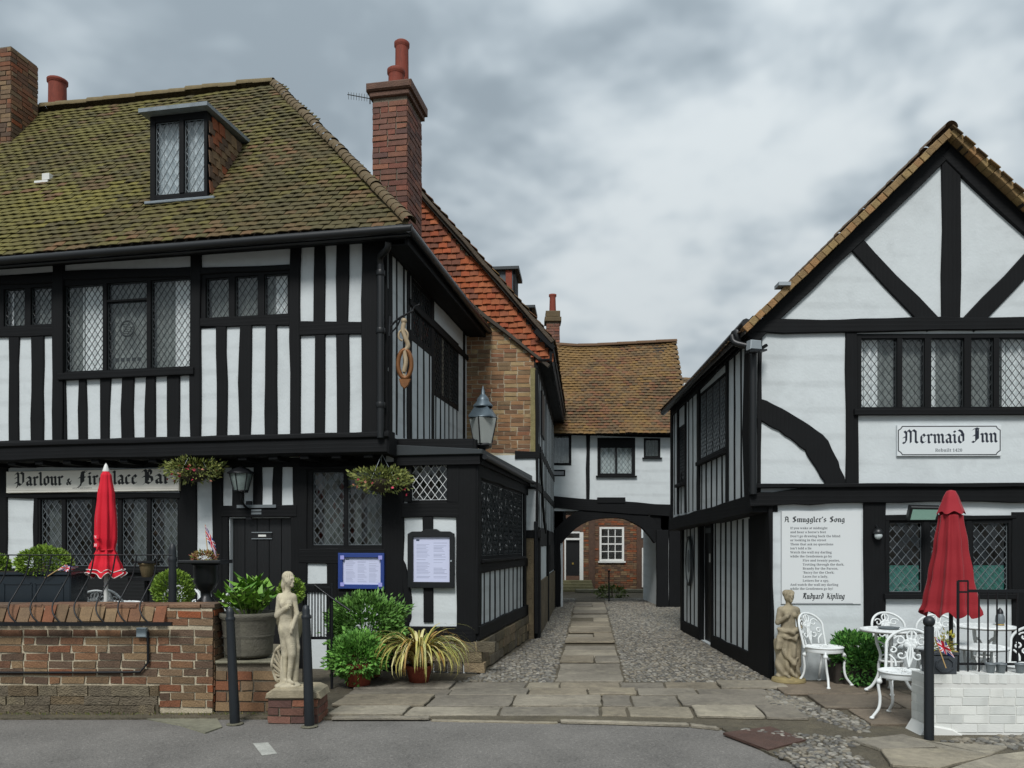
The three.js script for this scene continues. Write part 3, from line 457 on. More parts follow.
  timber(FS, inn, 'wall_plate', [[0, EAVE - 0.07], [SL, EAVE - 0.07]], 0.2); timber(FS, inn, 'head_rail', [[0.8, 4.98 - 0.16], [SL, 4.98 - 0.16]], 0.09); timber(FS, inn, 'sill_beam', [[0, VJ + 0.1], [SL, VJ + 0.1]], 0.22);
  // the bay on the alley side
  const BL = 3.95, bh = []; const bt = 2.72, bb = 0.57;
  const bv = (v) => v;
  bh.push(rectP(0.2, 3.35, 1.42, 2.46));
  FB.mesh('plaster_wall', prism(rectP(0.16, BL, 0.3, bt), -0.16, 0, bh), MAT.plaster, inn);
  { const lights = []; for (let i = 0; i < 8; i++) lights.push([0.24 + i * 0.388, 0.24 + i * 0.388 + 0.345]); windowUnit(FB, inn, { lights, v0: 1.46, v1: 2.42, fw: 0.044, lead: [0.1, 0.135], leadMat: MAT.leadDark, wave: 0.1, flush: true, sill: 0.04, nets: [[0.25, 3.3]], curtainsOrGlints: [[0.26, 0.5], [0.66, 0.92], [1.06, 1.36], [1.5, 1.82], [1.96, 2.34], [2.5, 2.8], [2.92, 3.2]] }); }  // white strips behind the panes paint in pale sky reflections on the glass
  for (let i = 0; i <= 10; i++) timber(FB, inn, 'stud', [[0.1 + i * 0.345, 0.52], [0.1 + i * 0.345 + (i % 3 - 1) * 0.01, 1.36]], 0.08, INSET, 0.003);
  timber(FB, inn, 'sill_beam', [[0, 0.5], [BL, 0.5]], 0.17, -0.1, 0.04); timber(FB, inn, 'rail', [[0, 1.31], [BL, 1.31]], 0.13); timber(FB, inn, 'head_rail', [[0, 2.6], [BL, 2.6]], 0.3); timber(FB, inn, 'corner_post', [[0.07, 0.5], [0.07, 2.72]], 0.2); timber(FB, inn, 'post', [[3.5, 0.5], [3.5, 2.72]], 0.2);
  // stone plinth of the bay
  const st = []; const rr = rng(9); const stg = brickGeos(0.24, 0.13, 0.1, 19);
  const stone = (F, L) => { for (let v = 0.02; v < 0.4; v += 0.128) for (let u = -0.02; u < L;) { const w = 0.14 + rr() * 0.2, m = new THREE.Matrix4().compose(V3(u + w / 2, v + 0.06, -0.02 + (rr() - 0.5) * 0.02), new THREE.Quaternion(), V3(w / 0.25, 0.92, 1)).premultiply(F.M); st.push({ m, g: Math.floor(rr() * 6), c: Math.floor(rr() * 6), len: w }); u += w + 0.012; } };
  const FP = FL.sub(0.02, -0.34, 0), FQ = FL.sub(BAYU + 0.02, -0.34, 90); stone(FP, 1.02); stone(FQ, BL);
  const plinth = part('plinth', inn); FL.mesh('mortar', boxG(0, BAYU, 0, 0.41, -0.35 - BL, -0.37), MAT.mortarOld, plinth);
  pieces(plinth, 'stone', 'plinth_stones', stg, PAL.stone, TX.stone, TX.gritB, st, { bumpScale: 0.02 });
  // flat leaded roof of the bay
  const br = FL.part('bay_roof', inn);
  mesh('lead_sheet', prism([[-0.02, 2.72], [BAYU + 0.1, 2.72], [BAYU + 0.1, 2.78], [-0.02, 2.86]], -0.37 - BL, -0.24, [], 0.008), MAT.leadDark, br);
  mesh('fascia', boxG(-0.02, BAYU + 0.06, 2.6, 2.719, -0.335, -0.27), MAT.timber, br); mesh('side_fascia', boxG(BAYU + 0.015, BAYU + 0.07, 2.6, 2.719, -0.3 - BL, -0.336), MAT.timber, br);
  mesh('gutter', rod([BAYU + 0.12, 2.69, -0.28], [BAYU + 0.12, 2.66, -0.3 - BL], 0.035), MAT.iron, br);
  // closing walls
  FL.mesh('rear_wall', boxG(LEFTU, 0.0, 0, EAVE, BACKZ - 0.1, BACKZ), MAT.plaster, inn); FL.mesh('end_wall', boxG(LEFTU, LEFTU + 0.1, 0, EAVE, BACKZ, -0.17), MAT.plaster, inn); FL.mesh('ground_floor', boxG(LEFTU, 0, 0.0, 0.015, BACKZ, -0.52), room, inn); FL.mesh('inner_wall', boxG(LEFTU + 0.11, -0.01, 0.02, EAVE, -2.6, -2.5), room, inn);

  // ---------------- roof
  const roof = part('roof', inn);
  const tan = (RIDGE - EAVE) / (EZ - RZ), sl = Math.hypot(RIDGE - EAVE, EZ - RZ);
  const q = (u, v, z) => FL.w(u, v, z);
  { // roof deck under the tiles
    const a = [LEFTU, EAVE, EZ], b = [EU, EAVE, EZ], c = [HIPU, RIDGE, RZ], d = [LEFTU, RIDGE, RZ], e = [EU, EAVE, 2 * RZ - EZ], f = [LEFTU, EAVE, 2 * RZ - EZ];
    const tri = [[a, b, c], [a, c, d], [b, e, c], [e, f, d], [e, d, c], [f, e, b], [f, b, a], [a, d, f]]; const P = []; for (const t of tri) for (const p of t) P.push(p[0], p[1] - 0.02, p[2]);
    const g = new THREE.BufferGeometry(); g.setAttribute('position', new THREE.Float32BufferAttribute(P, 3)); g.computeVertexNormals(); FL.mesh('roof_deck', metricUV(g), MAT.deck, roof);
  }
  const ux = q(1, 0, 0).sub(q(0, 0, 0)), uz = q(0, 0, 1).sub(q(0, 0, 0)), up = V3(0, 1, 0);
  const list = []; const S = up.clone().multiplyScalar((RIDGE - EAVE) / sl).addScaledVector(uz, -(EZ - RZ) / sl);
  const pickM = (u, s, r) => { const n = fbm(u * 0.7 + 20, s * 0.8, 3, 4) + (r() - 0.5) * 0.36, red = fbm(u * 0.9 + 50, s * 1.2, 8, 3); if (r() < 0.03) return 6; if (red > 0.62 && r() < 0.3) return r() < 0.6 ? 6 : 7; const damp = Math.exp(-(((u + 4.6) / 0.9) ** 2) - (((s - 1.15) / 0.5) ** 2)); if (damp > 0.25 && r() < damp * 1.3) return r() < 0.5 ? 8 : 2; return n > 0.62 ? 2 : n > 0.52 ? 1 : n > 0.44 ? 0 : n > 0.36 ? (r() < 0.5 ? 3 : 9) : r() < 0.3 ? 5 : 4; };
  tiles(list, q(0, EAVE, EZ), ux, S, sl - 0.03, (s) => [s > sl * 0.9 ? -7.6 : LEFTU, mix(EU, HIPU, s / sl) + 0.02], { pick: pickM, seed: 31, sag: 0.035, gauge: 0.098 });
  const sl2 = Math.hypot(RIDGE - EAVE, EU - HIPU), S2 = up.clone().multiplyScalar((RIDGE - EAVE) / sl2).addScaledVector(ux, -(EU - HIPU) / sl2), U2 = uz.clone().negate();
  tiles(list, q(EU, EAVE, EZ), U2, S2, sl2 - 0.05, (s) => [(EZ - RZ) * s / sl2 + 0.3, 2 * (EZ - RZ) * (1 - s / sl2 / 2)], { pick: pickM, seed: 32, hide: true, sag: 0.005, lift: -0.035, gauge: 0.098 });
  pieces(roof, 'tile', 'roof_tiles', TILE, PAL.moss, TX.grit, TX.gritB, list, { rough: 0.92 });
  const rm = std(0x7a6a44, { map: TX.grit, bumpMap: TX.gritB, bumpScale: 0.006 }), hm = std(0x6b5a3c, { map: TX.grit, bumpMap: TX.gritB, bumpScale: 0.006 });
  ridgeTiles(roof, q(LEFTU, RIDGE + 0.0, RZ).toArray(), q(HIPU, RIDGE + 0.0, RZ).toArray(), 0.1, rm);
  ridgeTiles(roof, q(EU, EAVE + 0.02, EZ).toArray(), q(HIPU, RIDGE + 0.0, RZ).toArray(), 0.08, hm, 'hip_tile', 0.13);
  // eaves board, gutters, downpipes
  FL.mesh('eaves_board', boxG(LEFTU, EU - 0.06, EAVE - 0.14, EAVE - 0.035, EZ - 0.09, EZ - 0.05), MAT.timber, inn);
  FL.mesh('soffit', boxG(LEFTU, EU - 0.1, EAVE - 0.075, EAVE - 0.06, 0.05, EZ - 0.091), MAT.timber, inn);
  FS.mesh('eaves_board', boxG(-0.24, SL + 0.1, EAVE - 0.2, EAVE - 0.035, EU - 0.09, EU - 0.05), MAT.timber, inn); FS.mesh('soffit', boxG(-0.2, SL, EAVE - 0.19, EAVE - 0.17, 0.05, EU - 0.091), MAT.timber, inn);
  FL.mesh('gutter', [rod([LEFTU, EAVE - 0.1, EZ + 0.01], [EU + 0.04, EAVE - 0.06, EZ + 0.01], 0.055), rod([LEFTU, EAVE - 0.16, EZ - 0.03], [EU, EAVE - 0.12, EZ - 0.03], 0.02)], MAT.blackPaint, inn);
  FS.mesh('gutter', rod([-EZ - 0.04, EAVE - 0.07, EU + 0.01], [SL + 0.1, EAVE - 0.1, EU + 0.01], 0.05), MAT.blackPaint, inn);
  { const g = [rod([-0.06, 2.9, 0.1], [-0.06, 5.0, 0.1], 0.045, 0.045, 12), tube([[-0.06, 5.0, 0.1], [-0.05, 5.08, 0.14], [0.1, 5.12, 0.3], [0.12, 5.18, 0.33]], 0.04, 12, 8)]; for (const y of [3.3, 4.2, 4.9]) g.push(lathe([[0.045, y - 0.03], [0.058, y - 0.03], [0.058, y + 0.03], [0.045, y + 0.03]], 12).translate(-0.06, 0, 0.1)); FL.mesh('downpipe', g, MAT.blackPaint, inn); }

  // ---------------- dormer in the front slope
  let zd = -0.6; for (let i = 0; i < 30; i++) zd = mix(zd, EZ - (FL.sub(0, zd, 0).p(178, 199)[1] - EAVE) / tan, 0.6); zd += 0.12;
  const FD = FL.sub(0, zd, 0); const d0 = FD.p(151, 196), d1 = FD.p(207, 113);
  const dor = FL.part('dormer', inn); const zf = zd, base = EAVE + (EZ - zf) * tan;   // the face stands where the slope reaches it
  const a = FD.u(150), b = FD.u(207), vb = FD.p(178, 198)[1], vt = FD.p(178, 114)[1];
  const zAt = (v) => EZ - (v - EAVE) / tan;
  const lit = [[FD.u(155), FD.u(179.5)], [FD.u(184), FD.u(204)]], v0 = FD.p(180, 193)[1], v1 = FD.p(180, 120)[1];
  mesh('face', [boxG(a, lit[0][0], vb, vt, zf - 0.08, zf), boxG(lit[1][1], b, vb, vt, zf - 0.08, zf), boxG(lit[0][0], lit[1][1], v1, vt, zf - 0.08, zf - 0.003), boxG(lit[0][0], lit[1][1], vb, v0, zf - 0.08, zf - 0.003), boxG(lit[0][1], lit[1][0], v0, v1, zf - 0.06, zf + 0.01)], MAT.timber, dor);
  for (const [x0, x1] of lit) { mesh('pane', quarrels(x0, x1, v0, v1, zf - 0.04, 0.1, 0.16, 71, 0.02), MAT.glass, dor); mesh('lead_lattice', lattice(x0, x1, v0, v1, zf - 0.035, 0.1, 0.16, 0.007), MAT.lead, dor); mesh('curtain_or_glint', curtainG(x0 - 0.02, x1 + 0.02, v0 - 0.02, v1 + 0.02, zf - 0.12, x0), std(0xb4c0c4, { roughness: 0.9 }), dor); }
  const zb = zAt(vt) - 0.02;
  for (const [n, x0, x1] of [['cheek', a, a + 0.06], ['cheek', b - 0.06, b]]) { const g = prism([[-zf + 0.0801, vb - 0.1], [-zAt(vb) + 0.2, vb], [-zb + 0.1, vt - 0.02], [-zf + 0.0801, vt - 0.005]], 0, x1 - x0); g.rotateY(Math.PI / 2); g.translate(x0, 0, 0); mesh(n, metricUV(g), MAT.timber, dor); }
  { const pos = []; const F2 = FL.sub(b, 0, 90); tiles(pos, F2.w(-zf + 0.08, vb, 0.0), F2.w(1, 0, 0).sub(F2.w(0, 0, 0)), V3(0, 1, 0), vt - vb - 0.06, (s) => [0.02, Math.max(0.02, -zAt(vb + s) + zf - 0.08)], { gauge: 0.095, seed: 3, sag: 0.005, lift: -0.005, tilt: 0.09 }); pieces(dor, 'cheek_tile', 'cheek_tiles', TILE, PAL.brick, TX.grit, TX.gritB, pos, { minPx: 11 }); }
  { const g = prism([[-zf - 0.13, vt + 0.0], [-zb + 0.25, vt + 0.06], [-zb + 0.25, vt + 0.11], [-zf - 0.13, vt + 0.05]], 0, b - a + 0.16); g.rotateY(Math.PI / 2); g.translate(a - 0.08, 0, 0); mesh('flat_roof', metricUV(g), MAT.leadRoof, dor); }
  mesh('lead_apron', prism(rectP(a - 0.08, b + 0.1, vb - 0.05, vb - 0.01), zf - 0.05, zAt(vb) + 0.1, [], 0.008), MAT.leadRoof, dor);
  mesh('inner', boxG(a + 0.061, b - 0.061, vb, vt, zf - 0.3, zf - 0.28), room, dor);
  { const F0 = FL.sub(0, -0.3, 0), c = F0.p(16, 166); const zc = zAt(c[1]); FL.mesh('lead_patch', [boxG(c[0] - 0.1, c[0] + 0.12, c[1] - 0.03, c[1] + 0.0, zc, zc + 0.06), boxG(c[0] + 0.02, c[0] + 0.14, c[1] + 0.01, c[1] + 0.1, zc - 0.06, zc + 0.05)], MAT.whitePaint, roof); }

  // ---------------- chimneys
  function stack(u0, u1, z0, z1, v0, v1, pal, capMat, pots, seed, sq = 1) {
    const ch = FL.part('chimney', inn); mesh('mortar', boxG(u0 + 0.004, u1 - 0.004, v0, v1, z1 + 0.004, z0 - 0.004), MAT.mortarOld, ch); const l = [];
    bricks(l, FL.sub(u0, z0, 0), 0, u1 - u0, v0, v1, 0, { seed }); bricks(l, FL.sub(u1, z0, 90), 0.012, z0 - z1 - 0.012, v0, v1, 0, { seed: seed + 1 }); bricks(l, FL.sub(u1, z1, 180), 0, u1 - u0, v0, v1, 0, { seed: seed + 2, hide: true }); bricks(l, FL.sub(u0, z1, 270), 0.012, z0 - z1 - 0.012, v0, v1, 0, { seed: seed + 3, hide: true });
    pieces(ch, 'brick', 'chimney_bricks', BRALL, pal, TX.grit, TX.gritB, l, { minPx: 11 });
    if (capMat) { mesh('cap', [metricUV(prism(rectP(u0 - 0.04, u1 + 0.04, v1, v1 + 0.07), z1 - 0.04, z0 + 0.04, [], 0.01)), metricUV(prism(rectP(u0 - 0.075, u1 + 0.075, v1 + 0.07, v1 + 0.18), z1 - 0.075, z0 + 0.075, [], 0.02))], capMat, ch); }
    for (const [u, z, r, h, b] of pots) mesh('chimney_pot', lathe([[r * 0.95, v1 + b], [r * 0.95, v1 + b + h * 0.1], [r * 0.9, v1 + b + h - 0.07], [r * 1.05, v1 + b + h - 0.06], [r * 1.06, v1 + b + h - 0.015], [r * 0.9, v1 + b + h], [r * 0.75, v1 + b + h - 0.02], [r * 0.7, v1 + b + 0.02]], 18).translate(u, 0, z), MAT.pot, ch);
    return ch;
  }
  const FC = FL.sub(0, -0.69, 0); const cu0 = FC.u(373), cu1 = FC.u(407), ct = FC.p(390, 97)[1];
  const main = stack(cu0, cu1, -0.69, -1.33, 5.2, ct, PAL.brickRed, std(0x6a4c3c, { map: TX.grit, bumpMap: TX.gritB, bumpScale: 0.01 }), [[FC.u(391), -0.9, 0.115, 0.3, 0.18], [FC.u(391.5), -1.12, 0.1, 0.8, 0.18]], 51); main.userData.label = 'tall red brick chimney stack with two clay pots';
  mesh('lead_flashing', boxG(cu0 - 0.06, cu0, 6.1, 6.5, -1.2, -0.8), MAT.leadDark, main);
  const FE = FL.sub(0, -1.65, 0); const lu = FE.u(11); const lc = stack(lu - 1.3, lu, -1.65, -2.2, 7.4, FE.p(11, 46)[1], PAL.brick, null, [], 61);
  const FZ = FL.sub(0, -2.9, 0); stack(FZ.u(46), FZ.u(72), -2.7, -3.2, 7.2, 8.55, PAL.brickRed, MAT.mortarOld, [[FZ.u(57.5), -2.9, 0.16, FZ.p(57, 80)[1] - 8.73, 0.18]], 66);
}
// ---------------------------------------------------------------- brick and tile-hung wing behind the inn
const FW = facade((537 - CX) / FOC * 13.65, 13.65, -5.4), FWS = FW.sub(0, 0, 90);
const wing = thing('brick_wing', 'tall brick wing with orange tile-hung gable behind the inn', 'building', [-1.4, 0, -15.5]);
{
  const P = (x, y, w = 0) => FW.p(x, y, w);
  const top = P(396, 171), e = P(553, 348, 0.1), W0 = top[0] * 2 - e[0];
  const apex = [top[0], top[1]], er = [e[0], e[1]], el = [W0, e[1]];
  FW.mesh('gable_wall', prism([[W0 + 0.3, 0], [-0.0, 0], [0, er[1] + 0.27], apex, [W0 + 0.3, er[1] + 0.27]], -0.2, -0.03), MAT.mortar, wing);
  // raking line between brick and tiles
  const ka = P(480, 312), kb = P(549, 367), kv = (u) => mix(ka[1], kb[1], (u - ka[0]) / (kb[0] - ka[0]));
  const vv = (u) => mix(apex[1], er[1], (u - apex[0]) / (er[0] - apex[0]));
  const brickBase = P(500, 453)[1];
  const l = []; bricks(l, FW, P(440, 400)[0], -0.04, brickBase, 6.4, -0.03, { keep: (u, v) => v < kv(u) - 0.05, seed: 71, pick: (u, v, r) => Math.floor(r() * 10) });
  const bw = part('brick_face', wing); pieces(bw, 'brick', 'face_bricks', BRALL, PAL.brickTan, TX.grit, TX.gritB, l, { minPx: 11.5 });
  const hung = part('tile_hanging', wing); const tl = [];
  tiles(tl, FW.w(P(400, 300)[0], kb[1] - 0.2, 0.0), FW.w(1, 0, 0).sub(FW.w(0, 0, 0)), V3(0, 1, 0), 4, () => [0, 3.2], { gauge: 0.1, seed: 15, tilt: 0.24, sag: 0.01, pick: (u, s, r) => { const n = fbm(u * 1.2, s * 2, 4, 3) + (r() - 0.5) * 0.4; return n > 0.62 ? 5 : n > 0.5 ? (r() < 0.5 ? 1 : 8) : n > 0.4 ? (r() < 0.5 ? 0 : 3) : r() < 0.5 ? 7 : 4; }, keep: (u, s) => { const U = u + P(400, 300)[0], v = s + kb[1] - 0.2; return U < er[0] - 0.05 && v > kv(U) + 0.03 && v < vv(U) - 0.02; } });
  pieces(hung, 'tile', 'hung_tiles', TILE, PAL.orange, TX.grit, TX.gritB, tl, { minPx: 9.5 });
  timber(FW, wing, 'tile_fillet', [P(466, 301), P(549, 367)], 0.06, -0.03, 0.06, std(0x4a4136, { map: TX.grit }));
  // roof
  const roof = part('roof', wing); const L = 7.2, th = 0.1, z0 = 0.12;
  for (const s of [1, -1]) { const far = s > 0 ? er : el; FW.mesh('roof_deck', prism([apex, far, [far[0], far[1] + th * 1.4], [apex[0], apex[1] + th * 1.4]], -L, z0), MAT.deck, roof); }
  FW.mesh('verge_tiles', [timberG([[er[0], er[1] + th * 0.9], [apex[0], apex[1] + th * 0.9]], 0.06, z0, z0 + 0.05, 0.012)], std(0x55493a, { map: TX.grit, bumpMap: TX.gritB, bumpScale: 0.01 }), roof);
  const sl = Math.hypot(apex[0] - er[0], apex[1] - er[1]), ux = FW.w(0, 0, -1).sub(FW.w(0, 0, 0)), eav = FW.w(er[0], er[1] + 0.14, 0.1), pk = FW.w(apex[0], apex[1] + 0.14, 0.1);
  const rt = []; tiles(rt, eav, ux, pk.clone().sub(eav).normalize(), sl, () => [0, L], { pick: (u, s, r) => Math.floor(r() * 10), seed: 17, hide: true }); pieces(roof, 'tile', 'roof_tiles', TILE, PAL.lichen, TX.grit, TX.gritB, rt, {});
  ridgeTiles(roof, FW.w(apex[0], apex[1] + 0.16, 0.1).toArray(), FW.w(apex[0], apex[1] + 0.16, -L).toArray(), 0.1, MAT.terracotta);
  FW.mesh('bargeboard', timberG([[er[0] + 0.02, er[1] - 0.02], [er[0] - 0.3, er[1] + 0.3]], 0.09, 0.13, 0.15), MAT.timber, wing);
  FW.mesh('eaves_board', boxG(er[0] - 0.06, er[0] - 0.02, er[1] - 0.22, er[1] + 0.02, -L, 0.1), MAT.timber, wing); FW.mesh('eaves_soffit', boxG(0.02, er[0] - 0.061, er[1] - 0.2, er[1] - 0.17, -L, 0.08), MAT.timber, wing);
  // dormers on the alley slope, seen above the verge
  for (const [z, px0, px1, py, hb] of [[-1.9, 489, 513, 271, 0.9], [-4.4, 519, 530, 309, 0.5]]) {
    const Fd = FW.sub(0, z, 0), a = Fd.u(px0), b = Fd.u(px1), t = Fd.p((px0 + px1) / 2, py)[1], d = FW.part('dormer', wing); const zz = z;
    mesh('cheek', prism([[a, t - hb * 1.2], [b, t - hb], [b, t], [a, t]], zz - 0.7, zz), std(0x59626a, { map: TX.grit }), d); mesh('flat_roof', prism(rectP(a - 0.08, b + 0.12, t, t + 0.07), zz - 0.8, zz + 0.08, [], 0.01), MAT.leadDark, d); mesh('post', boxG(b - 0.14, b - 0.02, t - hb, t, zz, zz + 0.03), MAT.terracotta, d); mesh('frame', boxG(b, b + 0.04, t - hb, t, zz - 0.7, zz), MAT.timber, d);
  }
  // white panels and posts below the brick, at the end of the bay
  FW.mesh('plaster_wall', prism(rectP(-1.6, -0.02, P(530, 533)[1], brickBase - 0.04), -0.0295, 0.0), MAT.plaster, wing);
  railPx(FW, wing, 515, 540, 455, 455, 7, 'beam'); railPx(FW, wing, 515, 537, 488, 488, 2.5, 'rail'); railPx(FW, wing, 515, 541, 534, 534, 8, 'beam'); studPx(FW, wing, 535.5, 538.5, 370, 534, 'post'); FW.mesh('quoin_strip', boxG(P(530.5, 400)[0], P(535.3, 400)[0], brickBase, P(533, 368)[1], -0.03, 0.012), std(0x948a5c, { map: TX.grit, bumpMap: TX.gritB, bumpScale: 0.006 }), wing);
  FW.mesh('render_wall', prism(rectP(-1.6, -0.05, 0, P(530, 534)[1]), -0.029, 0.02), std(0x83765e, { map: TX.stone, bumpMap: TX.gritB, bumpScale: 0.02 }), wing);
  FW.mesh('downpipe', [rod([-0.02, 0.1, 0.06], [-0.02, 2.0, 0.06], 0.03)], MAT.iron, wing);
  // alley side: narrow timber-framed wall
  const SW = 7.1; FWS.mesh('plaster_wall', prism(rectP(0.205, SW, 0, er[1] + 0.2), -0.2, 0), MAT.plaster, wing);
  for (let u = 0.2, i = 0; u < SW; u += 0.5, i++) timber(FWS, wing, 'stud', [[u, 1.9], [u + (i % 3 - 1) * 0.05, er[1] - 0.1]], 0.13, INSET, 0.006);
  for (const [v, w] of [[1.75, 0.34], [2.62, 0.14], [3.3, 0.16], [er[1] - 0.2, 0.24]]) timber(FWS, wing, 'rail', [[0, v], [SW, v]], w, INSET, 0.012);
  timber(FWS, wing, 'brace', [[0.6, 3.3], [1.6, 2.3], [2.4, 1.9]], 0.18, INSET, PROUD + 0.01);
  for (const u of [0.15, 3.2, 6.9]) timber(FWS, wing, 'post', [[u, 0.0], [u, 1.9]], 0.26, -0.05, 0.05);
  FWS.mesh('stone_base', prism(rectP(0.1, SW - 0.1, 0, 0.95), -0.02, 0.034), std(0x75684f, { map: TX.stone, bumpMap: TX.gritB, bumpScale: 0.03 }), wing);
  FWS.mesh('shutter', boxG(4.2, 6.4, 1.0, 1.6, 0, 0.03), MAT.timber, wing);
  { const v = er[1] - 1.0; FWS.mesh('window', boxG(1.0, 1.9, v - 0.3, v + 0.5, 0.0, 0.035), MAT.darkDoor, wing); }
  FW.mesh('rear_wall', boxG(W0 + 0.3, 0, 0, er[1], -SW, -SW + 0.1), MAT.plaster, wing); FW.mesh('left_wall', boxG(W0 + 0.3, W0 + 0.4, 0, er[1], -SW, -0.21), MAT.plaster, wing);
  // white lean line between inn and wing
}
// ---------------------------------------------------------------- range across the end of the alley, with an arched passage
const FX = facade(0, 20.6, 0);
const gate = thing('archway_house', 'white gatehouse with lichened tile roof over the arched passage', 'building', [2.5, 0, -22.5]);
{
  const P = (x, y, w = 0) => FX.p(x, y, w); const x0 = P(530, 500)[0], x1 = P(735, 500)[0], D = 2.8;
  const vE = P(610, 434)[1], vB = P(610, 507)[1], vR = P(620, 341, -1.4)[1];
  const h = [];
  h.push(windowPx(FX, gate, [[552, 569]], 436, 463, { fw: 0.06, nets: [[551, 570]] }));
  h.push(windowPx(FX, gate, [[600.5, 615.5], [617, 632]], 447.5, 473.5, { fw: 0.08, lead: [0.11, 0.15], nets: [[600, 633]], netMat: std(0xb4c0c0, { roughness: 0.95 }), outer: { l: 0.08, r: 0.08, t: 0.25, b: 0.06 }, sill: 0.04 }));
  h.push(windowPx(FX, gate, [[645.5, 658.5]], 440, 456, { fw: 0.045, nets: [[645, 659]], sill: 0.03 }));
  h.push(windowPx(FX, gate, [[554, 564]], 471, 475, { fw: 0.03 }));
  FX.mesh('plaster_wall', prism([[x0, vB - 0.1], [x1, vB - 0.1], [x1, vE + 0.15], [x0, vE + 0.15]], -0.2, 0, h), MAT.plaster, gate);
  studPx(FX, gate, 586, 589.5, 433, 505, 'post'); railPx(FX, gate, 545, 690, 432.5, 436.5, 3.5, 'wall_plate');
  FX.mesh('bressumer', timberG([P(540, 500.5), P(600, 506), P(690, 512)], 0.3, -0.25, 0.05, 0.01), MAT.timber, gate);
  FX.mesh('vent_box', boxG(P(597, 500)[0], P(625, 500)[0], P(610, 503)[1], P(610, 497.5)[1], 0.01, 0.07), MAT.timber, gate);
  const A = [[556, 545], [567, 533], [581, 523], [598, 518], [611, 517], [625, 518], [640, 524.5], [650, 532], [660, 545]].map(p => P(p[0], p[1] - 6)); FX.mesh('arch_brace', timberG(A, 0.36, -0.2, 0.02, 0.004), MAT.timber, gate);
  for (const [a, b] of [[[530, 508], [566, 534]], [[651, 534], [700, 508]]]) { const p = P(...a), q = P(...b); FX.mesh('spandrel', prism([[Math.min(p[0], q[0]), Math.min(p[1], q[1])], [Math.max(p[0], q[0]), Math.min(p[1], q[1])], [Math.max(p[0], q[0]), Math.max(p[1], q[1])], [Math.min(p[0], q[0]), Math.max(p[1], q[1])]], -0.19, -0.02), MAT.timber, gate); }
  // passage sides, ceiling and posts
  FX.mesh('side_wall', boxG(x0, P(563, 500)[0], 0, vB - 0.11, -D, -0.02), MAT.plaster, gate); FX.mesh('side_wall', boxG(P(661, 500)[0], x1, 0, vB - 0.11, -D, -0.02), MAT.plaster, gate);
  FX.mesh('passage_ceiling', boxG(x0, x1, vB - 0.1, vB - 0.02, -D, -0.21), MAT.timber, gate);
  studPx(FX, gate, 545, 560, 530, 607, 'post', 0, -0.02, 0.08); studPx(FX, gate, 656, 668, 530, 607, 'post', 0, -0.02, 0.08); studPx(FX, gate, 553, 558, 555, 605, 'post', 0, 0.0, 0.1); studPx(FX, gate, 669, 700, 512, 607, 'post', 0, -0.02, 0.06);
  FX.mesh('rear_wall', boxG(x0, x1, vB - 0.05, vE, -D, -D + 0.15), MAT.plaster, gate);
  for (const s of [x0, x1 - 0.1]) FX.mesh('gable_end', prism(rectP(s, s + 0.1, 2.4, vE), -D + 0.16, -0.21), MAT.plaster, gate);
  // sagging roof
  const roof = part('roof', gate); const xr = P(678, 340, -1.4)[0] - 0.05, xl = P(553, 345, -1.4)[0] - 0.9, run = 1.4 + 0.3; const sl = Math.hypot(vR - vE, run); const S = V3(0, (vR - vE) / sl, -run / sl), O = FX.w(0, vE - 0.02, 0.3);
  const g = new THREE.BufferGeometry(); const pts = []; const xs = P(583, 340, -1.4)[0], rv = (x) => vR + (x > xs ? (x - xs) * 0.055 : -(x - xs) * 0.05) - 0.16;
  const n = 8; for (let i = 0; i < n; i++) { const a = mix(xl, xr, i / n), b = mix(xl, xr, (i + 1) / n); const q = [[a, vE - 0.05, 0.3], [b, vE - 0.05, 0.3], [b, rv(b) - 0.02, -1.4], [a, rv(a) - 0.02, -1.4], [b, vE - 0.05, -3.1], [a, vE - 0.05, -3.1]]; for (const t of [0, 1, 2, 0, 2, 3, 3, 2, 4, 3, 4, 5]) pts.push(...q[t]); if (i === n - 1) for (const t of [1, 4, 2]) pts.push(...q[t]); if (i === 0) for (const t of [0, 3, 5]) pts.push(...q[t]); }
  g.setAttribute('position', new THREE.Float32BufferAttribute(pts, 3)); g.computeVertexNormals(); FX.mesh('roof_deck', metricUV(g), MAT.deck, roof);
  const l = []; const r = rng(5); const N = V3(0, S.z * -1, S.y); const qt = new THREE.Quaternion();
  for (let s = 0.05, row = 0; s < sl + 0.02; s += 0.093, row++) for (let x = xl + (row % 2) * 0.075; x < xr; x += 0.151) { const t = s / sl, top = V3(x, rv(x), -1.4), bot = V3(x, vE - 0.03, 0.3), p = bot.clone().lerp(top, t); const up = top.clone().sub(bot).normalize(), nn = V3(1, 0, 0).cross(up); p.addScaledVector(nn, 0.02 + (fbm(x, s, 3, 3) - 0.5) * 0.1); const B = new THREE.Matrix4().makeBasis(V3(1, 0, 0), up, nn); qt.setFromRotationMatrix(B).multiply(new THREE.Quaternion().setFromEuler(new THREE.Euler(-0.22 + (r() - 0.5) * 0.12, (r() - 0.5) * 0.05, (r() - 0.5) * 0.05))); const nz = fbm(x * 1.3, s * 1.3, 6, 4) + (r() - 0.5) * 0.3; l.push({ m: new THREE.Matrix4().compose(p, qt, V3(1, 1, 1)).premultiply(FX.M), g: Math.floor(r() * 6), c: nz > 0.6 ? (r() < 0.5 ? 3 : 6) : nz > 0.5 ? (r() < 0.5 ? 0 : 8) : nz > 0.42 ? (r() < 0.6 ? 2 : 1) : r() < 0.4 ? 4 : r() < 0.6 ? 5 : 9, len: 0.165 }); }
  pieces(roof, 'tile', 'roof_tiles', TILE, PAL.lichen, TX.grit, TX.gritB, l, { minPx: 8, max: 300 });
